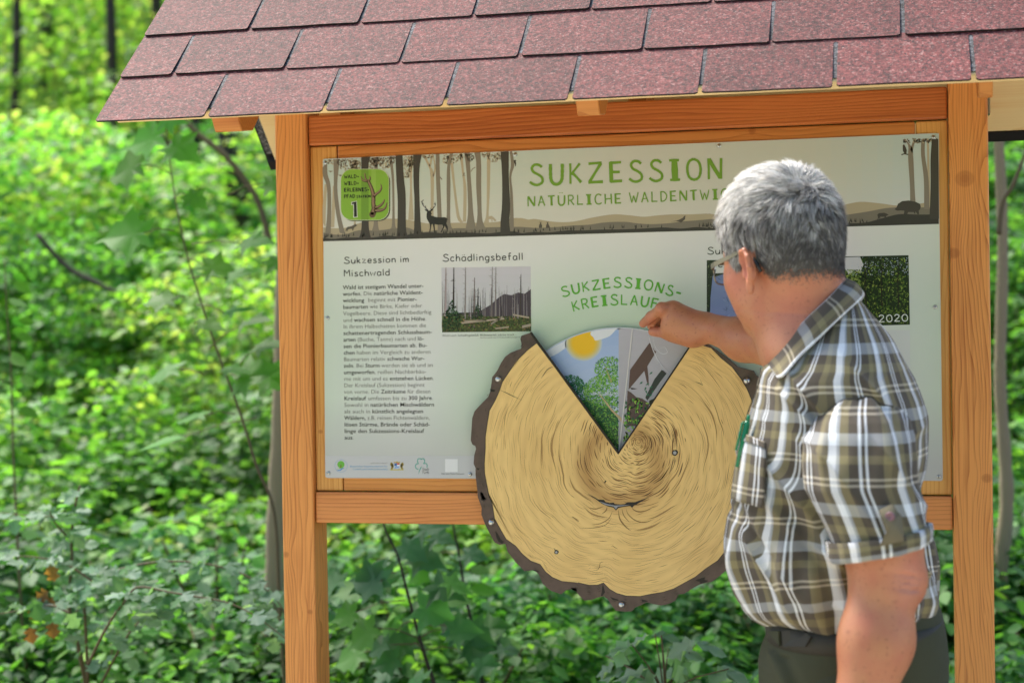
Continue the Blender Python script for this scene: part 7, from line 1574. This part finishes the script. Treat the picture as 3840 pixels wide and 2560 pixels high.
for (x, y, s, du, dv, face, att) in ((368, 312, .13, -1, .25, .75, (384, 330)), (384, 292, .11, .3, -1, .5, (386, 300)), (395, 330, .11, .9, .5, .7, (388, 330)), (318, 378, .13, -.9, .4, .8, (395, 400)), (330, 535, .15, -.9, .15, .8, (400, 530)), (432, 448, .075, .6, .4, .6, (398, 455)),
                                    (300, 590, .0, 0, 0, 0, None), (410, 580, .08, -1, .1, .25, (412, 590)), (470, 610, .11, 1, .15, .55, (414, 592)), (395, 690, .11, -1, .1, .45, (425, 680)), (520, 640, .09, .8, -.3, .4, (430, 640)), (455, 745, .09, 1, .05, .4, (446, 745)), (405, 850, .12, -.3, .1, .35, (470, 860)),
                                    (560, 745, .10, .8, -.2, .4, (480, 800)), (515, 850, .085, 1, 0, .3, (505, 860)), (545, 875, .14, .9, -.35, .6, (530, 860)), (600, 860, .12, 1, .3, .6, (560, 870)), (465, 955, .10, -1, .2, .15, (540, 950)), (590, 800, .10, .9, -.2, .4, (540, 850)),
                                    (610, 420, .10, .8, .2, .5, (520, 450)), (625, 350, .09, 1, .2, .5, None), (560, 560, .10, .9, -.1, .5, (440, 560)), (620, 600, .1, .8, .3, .4, None), (520, 720, .08, .7, -.2, .3, (450, 700))):
    if s: Lv.append((x*DX, y*DX, rsP.uniform(-.12, .02), s, MPL, du, dv, face, (att[0]*DX, att[1]*DX) if att else None))
Lv.append((425*DX, 1003*DX, -.02, .150, [OVL[0]], -1, .12, .30, (590*DX, 960*DX)))
sapling([(620, 440, 0), (650, 700, 0), (700, 950, 0), (760, 1150, 0), (820, 1330, 0), (905, 1560, 0), (960, 1740, 0), (1030, 1930, 0), (1050, 2300, 0)], 1.35, .0045, Lv, 'thin maple sapling with large pale green leaves left of the shelter post')
Lv = []
for i in range(32):
    t = rsP.uniform(0, 1); u0 = np.interp(t, [0, .3, 1], [1430, 1490, 1620]); v0 = 1964+t*600; sd = rsP.choice([-1, 1], p=[.6, .4]); du_ = rsP.uniform(30, 210)*sd
    u1, v1 = u0+du_, v0+rsP.uniform(-60, 60)
    if 1235 < u1 < 1790: Lv.append((u1, v1, rsP.uniform(-.2, .2), rsP.uniform(.07, .11), MPD, sd, rsP.uniform(-.2, .7), rsP.uniform(.35, .85), (u0, v0+10) if i % 3 == 0 else None))
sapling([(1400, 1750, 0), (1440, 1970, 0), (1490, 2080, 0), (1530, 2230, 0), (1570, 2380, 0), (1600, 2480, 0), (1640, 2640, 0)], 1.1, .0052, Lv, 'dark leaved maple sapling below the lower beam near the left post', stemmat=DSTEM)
Lv = []
for i in range(14):
    t = rsP.uniform(0, 1); u0 = np.interp(t, [0, 1], [1700, 1790]); v0 = 1990+t*500; sd = rsP.choice([-1, 1]); Lv.append((u0+sd*rsP.uniform(20, 90), v0+rsP.uniform(-30, 30), rsP.uniform(-.1, .1), rsP.uniform(.05, .09), MPD+OVL, sd, rsP.uniform(-.2, .4), rsP.uniform(.3, .7), None))
Lv.append((1640, 2080, 0, .13, MPL, -1, .1, .35, (1705, 2080))); Lv.append((1600, 2110, 0, .10, MPL, -.6, .6, .8, None))
sapling([(1690, 1800, 0), (1700, 1970, 0), (1722, 2080, 0), (1745, 2230, 0), (1775, 2360, 0), (1800, 2500, 0), (1820, 2640, 0)], 1.5, .006, Lv, 'slender brown stemmed sapling seen just left of the log slice', stemmat=DSTEM)
# foreground herb with blue green leaves at the lower edge, right of centre
Lv = []
for (u, v, s) in ((2390, 2400, .09), (2500, 2440, .11), (2440, 2520, .12), (2560, 2500, .12), (2640, 2420, .10), (2360, 2520, .09), (2600, 2560, .12), (2300, 2470, .08), (2470, 2360, .08), (2700, 2500, .10)):
    for k in range(2): Lv.append((u+rsP.uniform(-35, 35), v+rsP.uniform(-20, 20), rsP.uniform(-.08, .08), s*.8, THB[:3], math.cos(k*2.1+u)*1, .15+.3*math.sin(k), rsP.uniform(.15, .45), (2490, 2600) if k == 0 else None))
sapling([(2480, 2380, 0), (2490, 2500, 0), (2500, 2640, 0)], .55, .004, Lv, 'blue green herb with jagged leaves at the lower edge below the slice', name='herb')
# left thin plant
Lv = []
for i in range(26):
    t = rsP.uniform(0, 1); u0 = 20+30*t; v0 = 1000+t*1100; sd = rsP.choice([-1, 1]); Lv.append((u0+sd*rsP.uniform(5, 60), v0, rsP.uniform(-.1, .1), rsP.uniform(.05, .075), OVL, sd, rsP.uniform(0, .6), rsP.uniform(.3, .8), None))
sapling([(18, 980, 0), (25, 1150, 0), (42, 1400, 0), (50, 1700, 0), (60, 1900, 0), (75, 2200, 0)], 1.7, .004, Lv, 'thin upright plant with yellow green leaves at the left edge')
# hawthorn, lower left, the sky's blue sheen put into its leaf colour
rt = empty('hawthorn_bush', (*PB(300, 2600, .9)[:2], 0), 'hawthorn bush with lobed leaves painted with blue sky sheen at the lower left', 'bush')
branches = [([(330, 2600), (300, 2450), (262, 2300), (262, 2200), (270, 2100), (268, 2000), (285, 1880), (300, 1820)], 1.0, .008), ([(270, 2030), (200, 1950), (185, 1900)], 1.0, .004), ([(330, 2560), (318, 2300), (310, 2230), (360, 2180), (430, 2140), (560, 2110), (700, 2105), (850, 2130), (960, 2180), (1060, 2280), (1075, 2380)], .85, .0045),
            ([(360, 2190), (260, 2120), (150, 2090), (0, 2080)], .9, .004), ([(330, 2490), (400, 2350), (470, 2250), (520, 2200), (640, 2220), (760, 2240), (860, 2260), (960, 2310), (1080, 2400)], .7, .004), ([(380, 2560), (480, 2380), (560, 2290)], .8, .004), ([(265, 2300), (200, 2270), (120, 2280), (0, 2300)], .8, .004), ([(270, 1950), (180, 1935), (90, 1930), (0, 1920)], 1.0, .003)]
for px_, Y, r0 in branches:
    mb = MB(); cpts = catmull([PB(u, v, Y+.04*math.sin(v*.01)) for u, v in px_], 5); mb.tube(cpts, list(np.linspace(r0, r0*.35, len(cpts))), 6); mb.build('branch', STEM, rt, True)
cnt = 0
for px_, Y, r0 in branches:
    c = catmull([(u, v, 0) for u, v in px_], 6); ln_ = sum(np.linalg.norm(b_-a_) for a_, b_ in zip(c[:-1], c[1:]))
    for i in range(int(ln_/19)):
        q = c[rsP.randint(2, len(c))]; 
        if q[1] > 2480: continue
        leaf_obj(THB[rsP.randint(0, 4)], rt, PB(q[0]+rsP.uniform(-36, 36), q[1]+rsP.uniform(-30, 22), Y+rsP.uniform(-.10, .10)), (rsP.uniform(-1, 1), rsP.uniform(-.8, .3), rsP.uniform(-.5, .15)), (rsP.normal(0, .25), rsP.uniform(-.75, -.15), 1), rsP.uniform(.044, .070)); cnt += 1
for (u, v, du, dv) in ((120, 2270, .4, .9), (150, 2250, .9, .3), (180, 2215, -.6, .5), (205, 2180, -.3, -1), (110, 2350, .2, 1), (195, 2330, .1, 1), (170, 2262, -1, .4)):
    p0_ = PB(u, v, .78); leaf_obj(DRY[rsP.randint(0, 2)], rt, p0_, PB(u+du*10, v+dv*10, .78)-p0_, (.3, -.9, .3), .048, name='dry_leaf')
# herbs at the very bottom left
for k, (u, v, Y) in enumerate(((150, 2560, .65), (420, 2520, .7), (700, 2560, .75), (930, 2530, .8), (1120, 2545, .85))):
    pass
# ------------------------------------------------------------------ trunks
def tree_px(px, Y, rads, label, crown=None, mat=BARKM, name='tree', cat='tree', group=None):
    pts = [PB(u, v, Y) for u, v in px]; base = pts[-1].copy(); base[2] = float(ground_z(base[0], Y))-.05; r_ = empty(name, (base[0], Y, base[2]+.05), label, cat, group)
    mb = MB(); cp = catmull(pts+[base], 5); rr_ = np.interp(np.linspace(0, 1, len(cp)), np.linspace(0, 1, len(rads)), rads)*(1+.06*np.sin(np.arange(len(cp))*1.7)); mb.tube(cp, list(rr_), 14); mb.build('trunk', mat, r_, True)
    if crown:
        fo, st = HIGH[crown][0]; a_ = link(bpy.data.objects.new('crown', fo)); a_.parent = r_; a_.location = Vector(pts[0])-world_loc(r_)+Vector((0, 0, -.2)); a_.scale = (1.2, 1.2, 1.2)
    return r_
tree_px([(1110, -700), (1075, 300), (1060, 1000), (1052, 1500), (1040, 1800), (1030, 2100), (1025, 2560)], 2.0, [.018, .022, .026, .03, .034, .037], 'slim grey brown tree trunk right behind the left post of the shelter', 'mid')
tree_px([(3700, -600), (3735, 300), (3760, 900), (3750, 1400), (3768, 1700), (3775, 1900), (3750, 2200), (3765, 2600)], 2.6, [.016, .018, .02, .024, .027, .03], 'slim crooked grey trunk standing right of the right post', 'dark')
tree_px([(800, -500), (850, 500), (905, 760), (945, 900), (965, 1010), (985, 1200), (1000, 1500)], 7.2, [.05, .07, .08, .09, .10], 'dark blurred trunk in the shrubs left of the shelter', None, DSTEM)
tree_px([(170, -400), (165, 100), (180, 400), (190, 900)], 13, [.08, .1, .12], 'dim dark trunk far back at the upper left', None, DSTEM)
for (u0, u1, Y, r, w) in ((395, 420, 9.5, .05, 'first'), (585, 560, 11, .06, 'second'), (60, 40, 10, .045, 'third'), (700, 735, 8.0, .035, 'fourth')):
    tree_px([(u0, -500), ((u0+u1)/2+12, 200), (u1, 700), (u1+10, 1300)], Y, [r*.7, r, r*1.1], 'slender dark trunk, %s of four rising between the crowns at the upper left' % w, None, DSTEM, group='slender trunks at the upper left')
# leaning dead branch and the fallen stem
def rod(name, px, Y, r0, r1, mat, label, cat):
    mb = MB(); cp = catmull([PB(u, v, Y) for u, v in px], 5); mb.tube(cp, list(np.linspace(r0, r1, len(cp))), 8); return tag(mb.build(name, mat, None, True), label, cat)
rod('fallen_branch', [(140, 880), (250, 1000), (360, 1060), (480, 1120)], 4.6, .016, .012, DSTEM, 'dark fallen branch slanting through the shrubs at the left', 'branch')
rod('bare_branch', [(640, 400), (740, 500), (850, 590), (960, 740), (1010, 900)], 3.0, .010, .014, STEM, 'thin bare grey branch slanting down to the left post under the eave', 'branch')
rod('bare_branch', [(3850, 560), (3800, 690), (3760, 760), (3745, 880)], 2.2, .005, .009, STEM, 'thin pale bare twig right of the right post', 'branch')
# ------------------------------------------------------------------ unseen pale gravel in front, added to bounce warm light onto the board
m, nt, N, L, P = newmat('bounce_gravel'); g = N.new('ShaderNodeNewGeometry'); v = N.new('ShaderNodeTexVoronoi'); v.inputs['Scale'].default_value = 45; L.new(g.outputs['Position'], v.inputs['Vector']); sp = N.new('ShaderNodeSeparateColor'); L.new(v.outputs['Color'], sp.inputs[0])
L.new(ramp(N, L, sp.outputs[0], [(0, (.30, .26, .20)), (.5, (.42, .37, .29)), (1, (.55, .50, .42))]), P.inputs['Base Color']); P.inputs['Roughness'].default_value = .9
b = N.new('ShaderNodeBump'); b.inputs['Strength'].default_value = .5; b.inputs['Distance'].default_value = .01; L.new(v.outputs['Distance'], b.inputs['Height']); L.new(b.outputs[0], P.inputs['Normal'])
n = 60; xs = np.linspace(-16, 16, n); e0 = -.9+0*xs+.25*np.sin(xs*.8)+.1*np.sin(xs*2.3); V = [(x, y0+.9, .004) for x, y0 in zip(xs, e0)]+[(x, -9.5+.4*math.sin(x), .004) for x in xs]
F = [(i, n+i, n+i+1, i+1) for i in range(n-1)]; o = mesh('added_bounce_gravel', V, F, m, None, recenter=False)
tag(o, kind='structure')
V = [(-2.2, -9.3, .008), (-6.0, -9.3, .008), (-17, -46, .008), (-11, -46, .008)]; tag(mesh('added_side_path', V, [(0, 1, 2, 3)], m, None, recenter=False), kind='structure')  # unseen, added as a bright strip for the board to mirror
